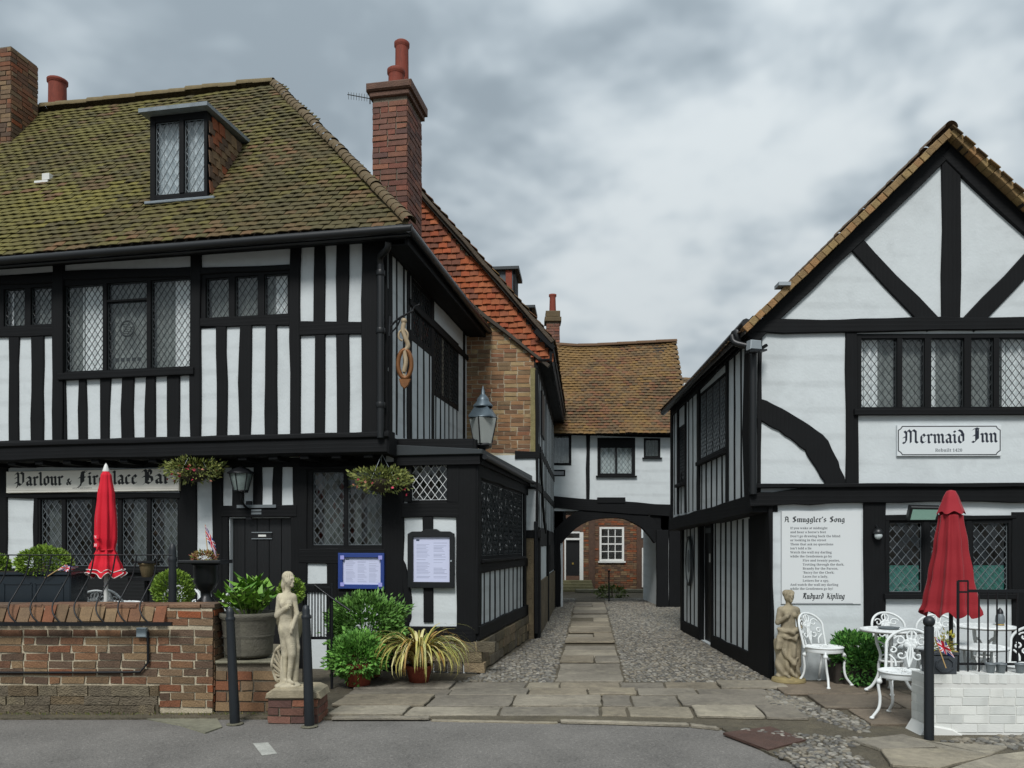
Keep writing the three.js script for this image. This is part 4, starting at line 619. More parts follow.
  for (let i = 0; i < n; i++) { const a = mix(xl, xr, i / n), b = mix(xl, xr, (i + 1) / n); ridgeTiles(roof, FX.w(a, rv(a) + 0.0, -1.4).toArray(), FX.w(b, rv(b) + 0.0, -1.4).toArray(), 0.085, std(0x6d5034, { map: TX.grit }), 'ridge_tile', 0.45); }
  // chimney on the ridge
  const FC = FX.sub(0, -1.9, 0), a = FC.u(546.5), b = FC.u(559.5), t = FC.p(553, 322)[1], ch = FX.part('chimney', gate);
  mesh('mortar', boxG(a + 0.005, b - 0.005, vR - 1.1, t, -2.3, -1.9), MAT.mortarOld, ch); const bl = []; bricks(bl, FX.sub(a, -1.895, 0), 0, b - a, vR - 1.1, t, 0, { seed: 91 }); bricks(bl, FX.sub(b, -1.895, 90), 0.02, 0.4, vR - 1.1, t, 0, { seed: 92 }); pieces(ch, 'brick', 'chimney_bricks', BRALL, PAL.brickRed, TX.grit, TX.gritB, bl, { minPx: 8 });
  mesh('cap', [prism(rectP(a - 0.05, b + 0.05, t, t + 0.14), -2.35, -1.84, [], 0.02), prism(rectP(a - 0.02, b + 0.02, t + 0.14, t + 0.32), -2.3, -1.88, [], 0.02)], std(0x6a5a3e, { map: TX.grit }), ch);
  mesh('chimney_pot', lathe([[0.1, t + 0.3], [0.085, t + 0.75], [0.11, t + 0.78], [0.11, t + 0.83], [0.07, t + 0.83], [0.06, t + 0.4]], 14).translate((a + b) / 2, 0, -2.1), MAT.pot, ch);
}
// ---------------------------------------------------------------- brick house seen through the arch
const FH = facade(0, 28.5, 0);
const far = thing('brick_house', 'small brown brick house with white sash window beyond the arch', 'building', [3, 0, -29]);
{
  const P = (x, y, w = 0) => FH.p(x, y, w), a = P(583, 500)[0], b = P(640, 500)[0];
  const wl = P(599.5, 500)[0], wr = P(624, 500)[0], wt = P(611, 527)[1], wb = P(611, 561)[1];
  FH.mesh('brick_wall', prism(rectP(a - 3, b + 2.5, 0, 5), -0.2, -0.01, [rectP(wl, wr, wb, wt), rectP(P(565, 500)[0], P(581, 500)[0], 0.5, P(570, 531)[1])]), std(0x6d5140, { map: TX.grit }), far);
  const l = []; bricks(l, FH, a, b, 0, 3.4, 0, { keep: (u, v) => !(u > wl - 0.06 && u < wr + 0.06 && v > wb - 0.04 && v < wt + 0.04), seed: 81 }); pieces(far, 'brick', 'face_bricks', BRALL, PAL.brick, TX.grit, TX.gritB, l, { minPx: 6.5, max: 260 });
  const w = FH.part('window', far); const fr = [boxG(wl, wl + 0.07, wb, wt, -0.09, 0.02), boxG(wr - 0.07, wr, wb, wt, -0.09, 0.02), boxG(wl + 0.07, wr - 0.07, wb, wb + 0.07, -0.09, 0.018), boxG(wl + 0.07, wr - 0.07, wt - 0.07, wt, -0.09, 0.018)]; const iw = wr - wl - 0.14, ih = wt - wb - 0.14; for (let i = 1; i < 3; i++) fr.push(boxG(wl + 0.07 + iw * i / 3 - 0.014, wl + 0.07 + iw * i / 3 + 0.014, wb + 0.07, wt - 0.07, -0.06, 0.0)); for (let i = 1; i < 4; i++) fr.push(boxG(wl + 0.07, wr - 0.07, wb + 0.07 + ih * i / 4 - (i === 2 ? 0.025 : 0.014), wb + 0.07 + ih * i / 4 + (i === 2 ? 0.025 : 0.014), -0.06, -0.003)); mesh('frame', fr, MAT.whitePaint, w);
  for (let i = 0; i < 3; i++) for (let j = 0; j < 4; j++) mesh('pane', boxG(wl + 0.085 + iw * i / 3, wl + 0.055 + iw * (i + 1) / 3, wb + 0.09 + ih * j / 4, wb + 0.05 + ih * (j + 1) / 4, -0.036, -0.032), MAT.glass, w);
  mesh('sill', boxG(wl - 0.05, wr + 0.05, wb - 0.06, wb, -0.05, 0.07), MAT.whitePaint, w); FH.mesh('inner_wall', boxG(a - 2, b + 2, 0, 4, -1.6, -1.5), room, far);
  const d = FH.part('door', far), dl = P(565, 500)[0], dr = P(581, 500)[0], db = P(573, 580)[1], dt = P(573, 540)[1]; mesh('leaf', prism(rectP(dl + 0.03, dr - 0.05, db, dt), -0.12, -0.06, [], 0.005), MAT.darkDoor, d); mesh('door_frame', [boxG(dr - 0.05, dr + 0.08, db, dt + 0.28, -0.1, 0.03), boxG(dl - 0.02, dl + 0.03, db, dt + 0.28, -0.1, 0.03), boxG(dl + 0.03, dr - 0.05, dt, dt + 0.07, -0.1, 0.025), boxG(dl + 0.03, dr - 0.05, dt + 0.24, dt + 0.3, -0.1, 0.025)], MAT.whitePaint, d); mesh('fanlight', boxG(dl + 0.03, dr - 0.05, dt + 0.07, dt + 0.24, -0.07, -0.065), MAT.glass, d); mesh('knocker', boxG((dl + dr) / 2 - 0.03, (dl + dr) / 2 + 0.03, db + 0.55, db + 0.62, -0.06, -0.04), std(0xa8904a, { metalness: 0.6, roughness: 0.4 }), d);
  for (let i = 0; i < 4; i++) FH.mesh('step', prism(rectP(dl - 0.4, dr + 0.35, 0, db * (i + 1) / 4), 0.02, 0.05 + (4 - i) * 0.28, [], 0.01), std(0x7d7a5a, { map: TX.stone }), far);
  FH.mesh('low_wall', prism(rectP(dl - 0.7, dl - 0.42, 0, 0.8), 0.02, 2.6, [], 0.01), MAT.whitePaint, far);
  FH.mesh('pilaster', [boxG(a + 0.2, a + 0.42, 0, 3.4, -0.01, 0.06), boxG(b - 0.12, b + 0.1, 0, 3.4, -0.01, 0.06)], std(0x5d4536, { map: TX.grit }), far);
  FH.mesh('white_wall', boxG(P(641, 500)[0], P(649, 500)[0], 1.85, 3.4, 0.02, 0.1), MAT.plaster, far); FH.mesh('white_post', boxG(P(641.5, 500)[0], P(644, 500)[0], 0.1, 1.5, 0.02, 0.14), MAT.whitePaint, far); FH.mesh('side_door', boxG(P(644.5, 500)[0], P(668, 500)[0], 0, 1.8, 0.01, 0.08), MAT.darkDoor, far);
  FH.mesh('kerb', prism(rectP(a - 0.4, b + 0.4, 0, 0.12), 1.5, 1.72, [], 0.02), MAT.stoneCap, far);
}
// ---------------------------------------------------------------- distant roof to the right of the gatehouse
{
  const F = facade((676 - CX) / FOC * 27, 27, 0), g = thing('distant_house', 'distant grey-brown tiled roof peeping between gatehouse and inn', 'building', [8, 0, -29]);
  const vt = F.p(690, 366)[1], ve = vt - 1.6; F.mesh('wall', boxG(-0.5, 6, 0, ve, -3, 0), MAT.plaster, g); F.mesh('roof_deck', prism([[-0.35, ve - 0.1], [1.6, vt - 0.06], [3.55, ve - 0.1]], -0.7, 6.2).rotateY(Math.PI / 2), MAT.deck, g);
  const l = []; const O = F.w(0, ve - 0.1, 0.38), S = V3(0, vt - ve, -1.95).normalize(); tiles(l, O, V3(1, 0, 0), S, 2.5, () => [-0.7, 6.2], { seed: 23, sag: 0.04, pick: (u, s, r) => [5, 9, 2, 0][Math.floor(r() * 4)] }); pieces(g, 'tile', 'roof_tiles', TILE, PAL.lichen, TX.grit, TX.gritB, l, { minPx: 99 });
  F.mesh('vent', boxG(0.4, 0.6, vt - 0.8, vt - 0.45, -1.2, -0.6), MAT.whitePaint, g);
}
// ---------------------------------------------------------------- gabled inn on the right
const FR = facade((773 - CX) / FOC * 9.48, 9.48, -0.9);       // front; origin at the ground-floor alley corner
const FRS = FR.sub(0, 0, -90);                                // ground floor alley side: local x runs towards the road (negative = up the alley)
const JU = FR.u(757), FRU = FR.sub(JU, 0, -90);               // upper floor leans out a little over the alley
const gable = thing('gabled_inn', 'black and white gabled inn with curved brace beside the cobbled alley', 'building', [5.3, 0, -12.5]);
{
  const P = (x, y, w = 0) => FR.p(x, y, w); const LEN = 5.5;
  const apex = P(950, 137, 0.12), eL = P(744, 335, 0.12), eR = [2 * apex[0] - eL[0], eL[1]], RU = 2 * apex[0] - JU;
  const vTie = P(860, 327)[1], vB = P(860, 492)[1];
  const lead = [0.085, 0.115], h = [];
  h.push(windowPx(FR, gable, [[861, 897], [902, 924.5], [931, 964], [971, 993.5], [999, 1037]], 338, 407, { fw: 0.03, lead, nets: [[859, 1038]], curtainsOrGlints: [[861, 881], [1007, 1037], [932, 940]], sill: 0.07, outer: { l: 0.06, r: 0.03, t: 0.05, b: 0.03 } }));
  FR.mesh('plaster_wall', prism([[JU, vB], [RU, vB], [RU, eL[1] + 0.1], [apex[0], apex[1] - 0.08], [JU, eL[1] + 0.1]], -0.18, 0, h), MAT.plaster, gable);
  const T = (n, pts, w, z = PROUD) => timber(FR, gable, n, pts.map(p => P(p[0], p[1])), w, INSET, z);
  T('tie_beam', [[745, 327.5], [860, 326], [1024, 324], [1170, 324]], 0.155, 0.045);
  T('king_post', [[950, 322], [950.5, 230], [949, 138]], [0.225, 0.22, 0.23]);
  T('brace', [[933, 326], [890, 282], [846, 234]], [0.21, 0.2, 0.2]); T('brace', [[967, 326], [1010, 282], [1054, 234]], [0.21, 0.2, 0.2]);
  // rafters inside the verge
  for (const s of [-1, 1]) { const off = 0.12; const a = [apex[0], apex[1] - off], b = s < 0 ? [eL[0] + 0.1, eL[1] - off * 0.2] : [eR[0] - 0.1, eL[1] - off * 0.2]; timber(FR, gable, 'rafter', [a, b], 0.17, INSET, PROUD + 0.012); }
  studPx(FR, gable, 845, 857, 331, 490, 'post'); studPx(FR, gable, 757, 761, 331, 490, 'post'); studPx(FR, gable, 1040, 1052, 331, 490, 'post');
  T('brace', [[754, 407], [787, 424], [813, 443], [829, 470], [838, 490]], [0.24, 0.25, 0.28, 0.26, 0.2]);
  // drip board and bressumer
  FR.mesh('drip_board', timberG([P(752, 486.5), P(1160, 485)], 0.05, -0.02, 0.11, 0.004), MAT.timber, gable);
  T('bressumer', [[748, 501], [800, 497], [900, 494], [1024, 494], [1160, 495]], [0.15, 0.19, 0.2, 0.2, 0.2], 0.07);
  // ground floor
  const gh = []; const LG = { lead: [0.105, 0.125], leadMat: MAT.lead, wave: 0.12, fw: 0.06 };
  gh.push(windowPx(FR, gable, [[889, 922], [930, 965], [973, 1008]], 523, 592, { ...LG, sill: 0.06, outer: { l: 0.04, r: 0.05, t: 0.06, b: 0.02 } }));
  { const g = std(0x2f6a60, { roughness: 0.25 }); for (const [a, b] of [[889.5, 921.5], [930.5, 964.5], [973.5, 1007.5]]) { const p = P(a, 591.5), q = P(b, 565.5); FR.mesh('green_blind', boxG(p[0], q[0], p[1], q[1], -0.075, -0.07), g, gable); } }
  FR.mesh('plaster_wall', prism(rectP(0, RU, 0, vB - 0.0), -0.18, -0.002, gh), MAT.plaster, gable);
  studPx(FR, gable, 864, 884.5, 500, 686, 'post'); studPx(FR, gable, 1010, 1060, 512, 690, 'post'); railPx(FR, gable, 884, 1015, 518, 517, 5, 'head_rail'); studPx(FR, gable, 884, 888, 516, 598, 'stud'); studPx(FR, gable, 922.5, 929.5, 520, 594, 'stud', 0, -0.05, 0.015); studPx(FR, gable, 965.5, 972.5, 520, 594, 'stud', 0, -0.05, 0.015);
  // corner post: broad on the alley side
  FR.mesh('corner_post', timberG([[0.0, 0.0], [-0.02, 1.2], [-0.04, 2.22]], [0.035, 0.035, 0.05], -0.16, 0.03), MAT.timber, gable);
  timber(FRS, gable, 'corner_post', [[-0.5, 0.0], [-0.46, 1.2], [-0.44, 2.1]], [0.9, 0.86, 0.86], -0.05, 0.035);
  timber(FRU, gable, 'corner_post', [[-0.2, 2.1], [-0.26, 3.0], [-0.2, 4.3]], [0.4, 0.5, 0.36], -0.05, 0.035);
  // alley side
  const uA = (px) => FRS.u(px), dt = FRS.p(706, 523)[1], d0 = uA(700.5), d1 = uA(713);
  FRS.mesh('plaster_wall', prism(rectP(-LEN, -0.2, 0, 2.3), -0.16, 0, [rectP(Math.min(d0, d1), Math.max(d0, d1), 0.02, dt)]), MAT.plaster, gable);
  const door = FRS.part('door', gable); { const n = 4, w = Math.abs(d1 - d0) - 0.02, x = Math.min(d0, d1) + 0.01; for (let i = 0; i < n; i++) mesh('door_board', prism(rectP(x + i * w / n, x + (i + 1) * w / n - 0.004, 0.02, dt - 0.01), -0.11, -0.07, [], 0.006), MAT.darkDoor, door); mesh('notice', boxG(x + w * 0.4, x + w * 0.62, 1.32, 1.46, -0.069, -0.06), MAT.whitePaint, door); mesh('door_light', boxG(x + 0.05, x + w - 0.05, dt - 0.16, dt - 0.08, -0.068, -0.055), MAT.lead, door); }
  for (let u = -0.98, i = 0; u > -LEN + 0.05; u -= 0.31, i++) { if (u > Math.min(d0, d1) - 0.06 && u < Math.max(d0, d1) + 0.06) continue; timber(FRS, gable, 'stud', [[u, 0.2], [u + (i % 3 - 1) * 0.012, 1.95]], 0.08, INSET, 0.004); }
  timber(FRS, gable, 'door_post', [[d0, 0.0], [d0, 2.0]], 0.1); timber(FRS, gable, 'door_post', [[d1, 0.0], [d1, 2.0]], 0.1);
  timber(FRS, gable, 'sill_beam', [[Math.max(d0, d1) + 0.05, 0.1], [-0.9, 0.1]], 0.2); timber(FRS, gable, 'sill_beam', [[-LEN, 0.1], [Math.min(d0, d1) - 0.05, 0.1]], 0.2); timber(FRS, gable, 'post', [[-LEN + 0.1, 0], [-LEN + 0.1, 2]], 0.2);
  timber(FRU, gable, 'bressumer', [[0.0, 2.11], [-2, 2.05], [-LEN, 1.98]], 0.22, -0.25, 0.05);
  FRU.mesh('jetty_soffit', boxG(-LEN, -0.02, 2.0, 2.03, -0.24, -0.03), MAT.timber, gable);
  const uh = [], UL = [];
  { const w1 = [FRU.u(700.5), FRU.u(727)].sort((a, b) => a - b), n = 4, ww = (w1[1] - w1[0]) / n; for (let i = 0; i < n; i++) UL.push([w1[0] + i * ww + 0.03, w1[0] + (i + 1) * ww - 0.02]); windowUnit(FRU, gable, { lights: UL, v0: 2.95, v1: 3.92, fw: 0.05, lead, nets: [[w1[0], w1[1]]], sill: 0.06, wave: 0.1, flush: true, leadMat: MAT.lead }); uh.push(rectP(UL[0][0] - 0.046, UL[n - 1][1] + 0.046, 2.904, 3.966)); }
  { const w2 = [FRU.u(679.5), FRU.u(685.5)].sort((a, b) => a - b); windowUnit(FRU, gable, { lights: [[w2[0] + 0.03, w2[1] - 0.03]], v0: 2.75, v1: 3.62, fw: 0.07, lead, nets: [[w2[0], w2[1]]], flush: true, sill: 0.06 }); uh.push(rectP(w2[0] - 0.036, w2[1] + 0.036, 2.684, 3.686)); }
  FRU.mesh('plaster_wall', prism(rectP(-LEN, -0.18, 2.0, 4.3), -0.16, 0, uh), MAT.plaster, gable);
  const inWin = (u, v) => uh.some(r => u > r[0][0] - 0.05 && u < r[1][0] + 0.05);
  for (let u = -0.68, i = 0; u > -LEN + 0.05; u -= 0.325, i++) timber(FRU, gable, 'stud', [[u, 2.15], [u + (i % 3 - 1) * 0.012, inWin(u) ? 2.86 : 4.2]], 0.075, INSET, 0.004);
  timber(FRU, gable, 'wall_plate', [[-LEN, 4.12], [-0.1, 4.22]], 0.26); for (const r of uh) for (const k of [0, 1]) timber(FRU, gable, 'post', [[r[k][0] + (k ? 0.03 : -0.03), 2.15], [r[k][0] + (k ? 0.03 : -0.03), 4.2]], 0.09);
  timber(FRU, gable, 'post', [[-LEN + 0.08, 2.1], [-LEN + 0.08, 4.2]], 0.16);
  FR.mesh('rear_wall', prism([[0.02, 0], [RU, 0], [RU, eL[1]], [apex[0], apex[1] - 0.1], [JU + 0.02, eL[1]], [JU + 0.02, 2.1], [0.02, 2.1]], -LEN, -LEN + 0.12), MAT.plaster, gable); FR.mesh('far_side_wall', boxG(RU - 0.1, RU, 0, eL[1], -LEN + 0.13, -0.2), MAT.plaster, gable); FR.mesh('upper_floor', boxG(0.1, RU - 0.11, vB - 0.05, vB, -LEN + 0.13, -0.2), room, gable); FR.mesh('inner_wall', boxG(0.2, RU - 0.12, 0, 4.4, -2.7, -2.6), room, gable);
  // roof
  const roof = part('roof', gable), th = 0.1; const zf = 0.17, zb = -LEN - 0.1;
  for (const e of [eL, eR]) FR.mesh('roof_deck', prism([apex, e, [e[0], e[1] + th], [apex[0], apex[1] + th]], zb, zf - 0.02), MAT.deck, roof);
  const list = []; const Fw = (u, v, z) => FR.w(u, v, z); const vy = apex[1] - eL[1], vx = apex[0] - eL[0], sl = Math.hypot(vx, vy);
  const pick = (u, s, r) => Math.floor(r() * 10), back = Fw(0, 0, -1).sub(Fw(0, 0, 0)), fwd = back.clone().negate();
  const aw = Fw(apex[0], apex[1] + 0.07, zf), lw = Fw(eL[0], eL[1] + 0.07, zf), lb = Fw(eL[0], eL[1] + 0.07, zb), rw = Fw(eR[0], eR[1] + 0.07, zf);
  tiles(list, lb, fwd, aw.clone().sub(lw).normalize(), sl, () => [0, zf - zb - 0.1], { pick, seed: 43, sag: 0.015, tilt: 0.06, lift: -0.012 }); tiles(list, rw, back, aw.clone().sub(rw).normalize(), sl, () => [0.02, zf - zb], { pick, seed: 44, sag: 0.015, tilt: 0.06, lift: -0.012 });
  pieces(roof, 'tile', 'roof_tiles', TILE, PAL.lichen, TX.grit, TX.gritB, list.map(q => { const p = V3().setFromMatrixPosition(q.m); q.hide = p.z < fwd.z - 10.35; return q; }), { max: 90 });
  // tile undercloak along the verge, in short lengths
  const um = [0xa58a5a, 0x967a50, 0xa88052, 0x8a7048].map(x => std(x, { map: TX.grit, bumpMap: TX.gritB, bumpScale: 0.006 })); const n = 34; const rr = rng(12);
  for (const e of [eL, eR]) for (let i = 0; i < n; i++) { const t0 = i / n, t1 = (i + 0.93) / n; const a = [mix(e[0], apex[0], t0), mix(e[1], apex[1], t0) + 0.05], b = [mix(e[0], apex[0], t1), mix(e[1], apex[1], t1) + 0.05 + rr() * 0.01]; FR.mesh('verge_tile', timberG([a, b], 0.08, zf - 0.12, zf + 0.0 + rr() * 0.02, 0.003, 0.005), um[Math.floor(rr() * 4)], roof); }
  ridgeTiles(roof, Fw(apex[0], apex[1] + 0.1, zb).toArray(), Fw(apex[0], apex[1] + 0.09, zf - 0.02).toArray(), 0.075, std(0x85705a, { map: TX.grit, bumpMap: TX.gritB, bumpScale: 0.005 }));
  // gutter and pipes
  FRU.mesh('gutter', rod([-LEN, 4.08, 0.16], [0.12, 4.2, 0.16], 0.055), MAT.blackPaint, gable); FRU.mesh('eaves_board', boxG(-LEN, 0.05, 4.1, 4.26, 0.06, 0.09), MAT.timber, gable);
  { const a = P(753, 352, 0.09), b = P(755, 490, 0.09); FR.mesh('downpipe', [rod([a[0], b[1] - 0.05, 0.09], [a[0], a[1], 0.09], 0.048, 0.048, 12), tube([[a[0], a[1], 0.09], [a[0] - 0.03, a[1] + 0.06, 0.07], [a[0] - 0.2, a[1] + 0.14, 0.0], [a[0] - 0.22, a[1] + 0.22, -0.02]], 0.04, 12, 8)], MAT.blackPaint, gable); }
  FRU.mesh('pipe_hopper', lathe([[0.04, 4.0], [0.075, 4.05], [0.075, 4.16], [0.05, 4.18]], 12).translate(-0.12, 0, 0.2), MAT.blackPaint, gable);
  { const c = P(779, 285, 0.16); FR.mesh('verge_bracket', boxG(c[0] - 0.02, c[0] + 0.12, c[1] - 0.02, c[1] + 0.02, 0.05, 0.22), MAT.zinc, gable); }
}
// ---------------------------------------------------------------- broad-nib black letters for the painted signs
const GL = {
  P: [1.0, [[0.0, 1.25], [0.16, 1.45], [0.3, 1.3], [0.3, 0.1], [0.16, -0.2]], [[0.0, 0.3], [0.3, 0.38]], [[0.3, 1.25], [0.58, 1.48], [0.82, 1.3], [0.82, 0.35], [0.55, 0.05], [0.3, 0.22]], [[0.0, 0.85], [0.18, 0.95]]],
  F: [0.86, [[0.62, 1.5], [0.34, 1.38], [0.26, 1.1], [0.26, 0.2], [0.12, -0.2], [-0.1, -0.28]], [[0.3, 1.42], [0.58, 1.32], [0.78, 1.46]], [[0.05, 0.78], [0.3, 0.86], [0.62, 0.78]], [[0.46, 1.3], [0.46, 0.3]]],
  B: [1.0, [[0.0, 1.3], [0.16, 1.48], [0.3, 1.34], [0.3, 0.15], [0.1, -0.02]], [[0.3, 1.3], [0.55, 1.5], [0.75, 1.3], [0.72, 1.0], [0.46, 0.82], [0.8, 0.66], [0.86, 0.3], [0.6, 0.02], [0.3, 0.18]], [[0.05, 0.75], [0.34, 0.85]], [[0.46, 1.3], [0.46, 0.3]]],
  M: [1.5, [[-0.02, 0.06], [0.14, -0.02], [0.28, 0.25], [0.3, 1.1], [0.12, 1.3]], [[0.3, 1.15], [0.5, 1.42], [0.72, 1.2], [0.72, 0.06]], [[0.72, 1.15], [0.96, 1.45], [1.2, 1.24], [1.2, 0.16], [1.38, 0.02]], [[0.04, 0.62], [0.3, 0.7]]],
  I: [0.62, [[0.06, 1.38], [0.28, 1.5], [0.52, 1.4]], [[0.3, 1.45], [0.3, 0.2], [0.12, -0.02], [-0.04, 0.08]], [[0.08, 0.72], [0.46, 0.82]], [[0.46, 1.3], [0.46, 0.35]]],
  A: [0.95, [[0.05, 1.3], [0.3, 1.48], [0.62, 1.36], [0.74, 1.1], [0.74, 0.15], [0.9, 0.0]], [[0.3, 1.4], [0.26, 0.6], [0.16, 0.1], [0.0, 0.0]], [[0.2, 0.66], [0.74, 0.7]]],
  S: [0.8, [[0.72, 1.32], [0.45, 1.5], [0.16, 1.3], [0.16, 0.95], [0.62, 0.6], [0.68, 0.25], [0.4, 0.0], [0.05, 0.15]], [[0.42, 1.35], [0.42, 0.2]]],
  R: [1.0, [[0.0, 1.3], [0.16, 1.48], [0.3, 1.34], [0.3, 0.15], [0.1, -0.02]], [[0.3, 1.3], [0.58, 1.5], [0.78, 1.28], [0.74, 0.95], [0.4, 0.78], [0.66, 0.55], [0.78, 0.15], [0.96, 0.0]], [[0.46, 1.3], [0.46, 0.85]]],
  K: [1.0, [[0.0, 1.3], [0.16, 1.48], [0.3, 1.34], [0.3, 0.15], [0.1, -0.02]], [[0.86, 1.4], [0.66, 1.3], [0.38, 0.82], [0.7, 0.5], [0.78, 0.15], [0.96, 0.0]]],
  a: [0.62, [[0.06, 0.84], [0.26, 0.97], [0.46, 0.8], [0.46, 0.14], [0.6, 0.03]], [[0.46, 0.58], [0.12, 0.42], [0.12, 0.18], [0.26, 0.02], [0.46, 0.2]]],
  r: [0.5, [[0.02, 0.9], [0.16, 0.84], [0.16, 0.1], [0.28, 0.02]], [[0.16, 0.78], [0.34, 0.98], [0.48, 0.84]]],
  l: [0.34, [[0.02, 1.42], [0.16, 1.34], [0.16, 0.14], [0.3, 0.02]]],
  o: [0.6, [[0.3, 0.98], [0.1, 0.8], [0.1, 0.2], [0.3, 0.02], [0.5, 0.2], [0.5, 0.8], [0.3, 0.98]]],
  u: [0.64, [[0.0, 0.92], [0.14, 0.84], [0.14, 0.16], [0.28, 0.02], [0.5, 0.2]], [[0.38, 0.94], [0.5, 0.84], [0.5, 0.14], [0.62, 0.02]]],
  n: [0.66, [[0.0, 0.92], [0.14, 0.84], [0.14, 0.12], [0.24, 0.02]], [[0.14, 0.76], [0.36, 0.98], [0.52, 0.82], [0.52, 0.14], [0.64, 0.02]]],
  m: [1.02, [[0.0, 0.92], [0.14, 0.84], [0.14, 0.12], [0.24, 0.02]], [[0.14, 0.76], [0.36, 0.98], [0.51, 0.82], [0.51, 0.12], [0.6, 0.02]], [[0.51, 0.76], [0.73, 0.98], [0.88, 0.82], [0.88, 0.14], [1.0, 0.02]]],
  i: [0.34, [[0.0, 0.92], [0.15, 0.84], [0.15, 0.14], [0.28, 0.02]], [[0.09, 1.3], [0.2, 1.2]]],
  e: [0.54, [[0.46, 0.12], [0.28, 0.02], [0.11, 0.2], [0.11, 0.76], [0.3, 0.98], [0.46, 0.76], [0.14, 0.48]]],
  p: [0.64, [[0.0, 0.96], [0.14, 0.84], [0.14, -0.42]], [[0.14, 0.78], [0.34, 0.98], [0.52, 0.8], [0.52, 0.2], [0.32, 0.02], [0.14, 0.14]]],
  c: [0.52, [[0.46, 0.86], [0.3, 0.98], [0.11, 0.78], [0.11, 0.2], [0.28, 0.02], [0.47, 0.14]]],
  d: [0.64, [[0.08, 1.42], [0.32, 1.3], [0.52, 0.9], [0.52, 0.2], [0.3, 0.02], [0.1, 0.2], [0.1, 0.76], [0.3, 0.96], [0.48, 0.8]]],
  g: [0.62, [[0.48, 0.86], [0.3, 0.98], [0.11, 0.78], [0.11, 0.24], [0.28, 0.06], [0.48, 0.24]], [[0.5, 0.96], [0.5, -0.24], [0.3, -0.42], [0.08, -0.3]]],
  s: [0.54, [[0.45, 0.86], [0.26, 0.98], [0.11, 0.8], [0.13, 0.62], [0.44, 0.42], [0.46, 0.2], [0.26, 0.02], [0.06, 0.12]]],
  y: [0.64, [[0.0, 0.92], [0.14, 0.84], [0.14, 0.2], [0.3, 0.02], [0.5, 0.24]], [[0.38, 0.94], [0.5, 0.84], [0.5, 0.0], [0.32, -0.42], [0.12, -0.34]]],
  '&': [0.8, [[0.7, 0.6], [0.5, 0.2], [0.24, 0.02], [0.06, 0.2], [0.14, 0.44], [0.42, 0.74], [0.36, 0.98], [0.2, 0.86], [0.3, 0.5], [0.66, 0.04]]],
  "'": [0.24, [[0.1, 1.42], [0.14, 1.1]]], ' ': [0.5],
};
function letterWidth(s) { let w = 0; for (const c of s) w += GL[c][0] + 0.12; return w; }
function blackletter(ctx, s, x, y, h, nib = 0.2, ang = 0.72, slant = 0, sx = 1) {   // h = x-height in pixels, y = base line
  const nx = Math.cos(ang) * nib / 2, ny = Math.sin(ang) * nib / 2;
  const pt = (a, sg) => { const px = a[0] + sg * nx, py = a[1] + sg * ny; return [x + (px * sx + slant * py) * h, y - py * h]; };
  for (const c of s) {
    const [w, ...st] = GL[c];
    for (const line of st) for (let i = 0; i + 1 < line.length; i++) { const q = [pt(line[i], -1), pt(line[i], 1), pt(line[i + 1], 1), pt(line[i + 1], -1)]; ctx.beginPath(); q.forEach((p, k) => k ? ctx.lineTo(...p) : ctx.moveTo(...p)); ctx.closePath(); ctx.fill(); ctx.lineWidth = h * 0.03; ctx.stroke(); }
    x += (w + 0.12) * h * sx;
  }
}
function canvas(w, h, draw, bg) { const c = document.createElement('canvas'); c.width = w; c.height = h; const x = c.getContext('2d'); x.fillStyle = bg; x.fillRect(0, 0, w, h); draw(x, w, h); const t = new THREE.CanvasTexture(c); t.colorSpace = THREE.SRGBColorSpace; t.anisotropy = 8; return t; }
function speck(x, w, h, n, seed, a = 0.05) { const r = rng(seed); for (let i = 0; i < n; i++) { x.fillStyle = `rgba(60,55,40,${r() * a})`; x.fillRect(r() * w, r() * h, 1 + r() * 4, 1 + r() * 6); } }
const printed = (t, rough = 0.6) => new THREE.MeshStandardMaterial({ map: t, roughness: rough });
function panel(w, h, d = 0.004) { const g = new THREE.PlaneGeometry(w, h); g.translate(0, 0, d); return g; }
// ---------------------------------------------------------------- signs
{
  const a = FG.p(7, 481, 0.05), b = FG.p(180, 481, 0.05), t = FG.p(94, 470, 0.05)[1], bo = FG.p(94, 492, 0.05)[1], w = b[0] - a[0], h = t - bo, c = FG.w((a[0] + b[0]) / 2, bo, 0.045);
  const s = thing('fascia_sign', 'long cream signboard with black gothic lettering above the ground-floor window', 'sign', c.toArray(), FG.deg * Math.PI / 180);
  const tx = canvas(2048, Math.round(2048 * h / w), (x, W, H) => { speck(x, W, H, 900, 4); x.fillStyle = x.strokeStyle = '#1b1d1e'; const k = W / 173; const put = (str, px, xh, wd) => blackletter(x, str, px * k, H * 0.665, xh * k, 0.26, 0.72, 0, wd / (letterWidth(str) * xh)); put('Parlour', 9.5, 8.2, 50); put('&', 62, 5.8, 6); put('Fireplace', 74.5, 8.2, 59); put('Bar', 138, 8.4, 27); x.font = `${Math.round(H * 0.085)}px sans-serif`; x.fillText('OPEN TO NON RESIDENTS', 68 * k, H * 0.86); x.fillStyle = 'rgba(90,86,70,.5)'; x.fillRect(0, H * 0.9, W, 3); }, '#e6e3d8');
  mesh('board', prism(rectP(-w / 2, w / 2, 0, h), -0.02, 0.02, [], 0.004), std(0xc9c4b2), s); const f = mesh('lettering', panel(w - 0.01, h - 0.01, 0.0225), printed(tx), s); f.position.y = h / 2;
}
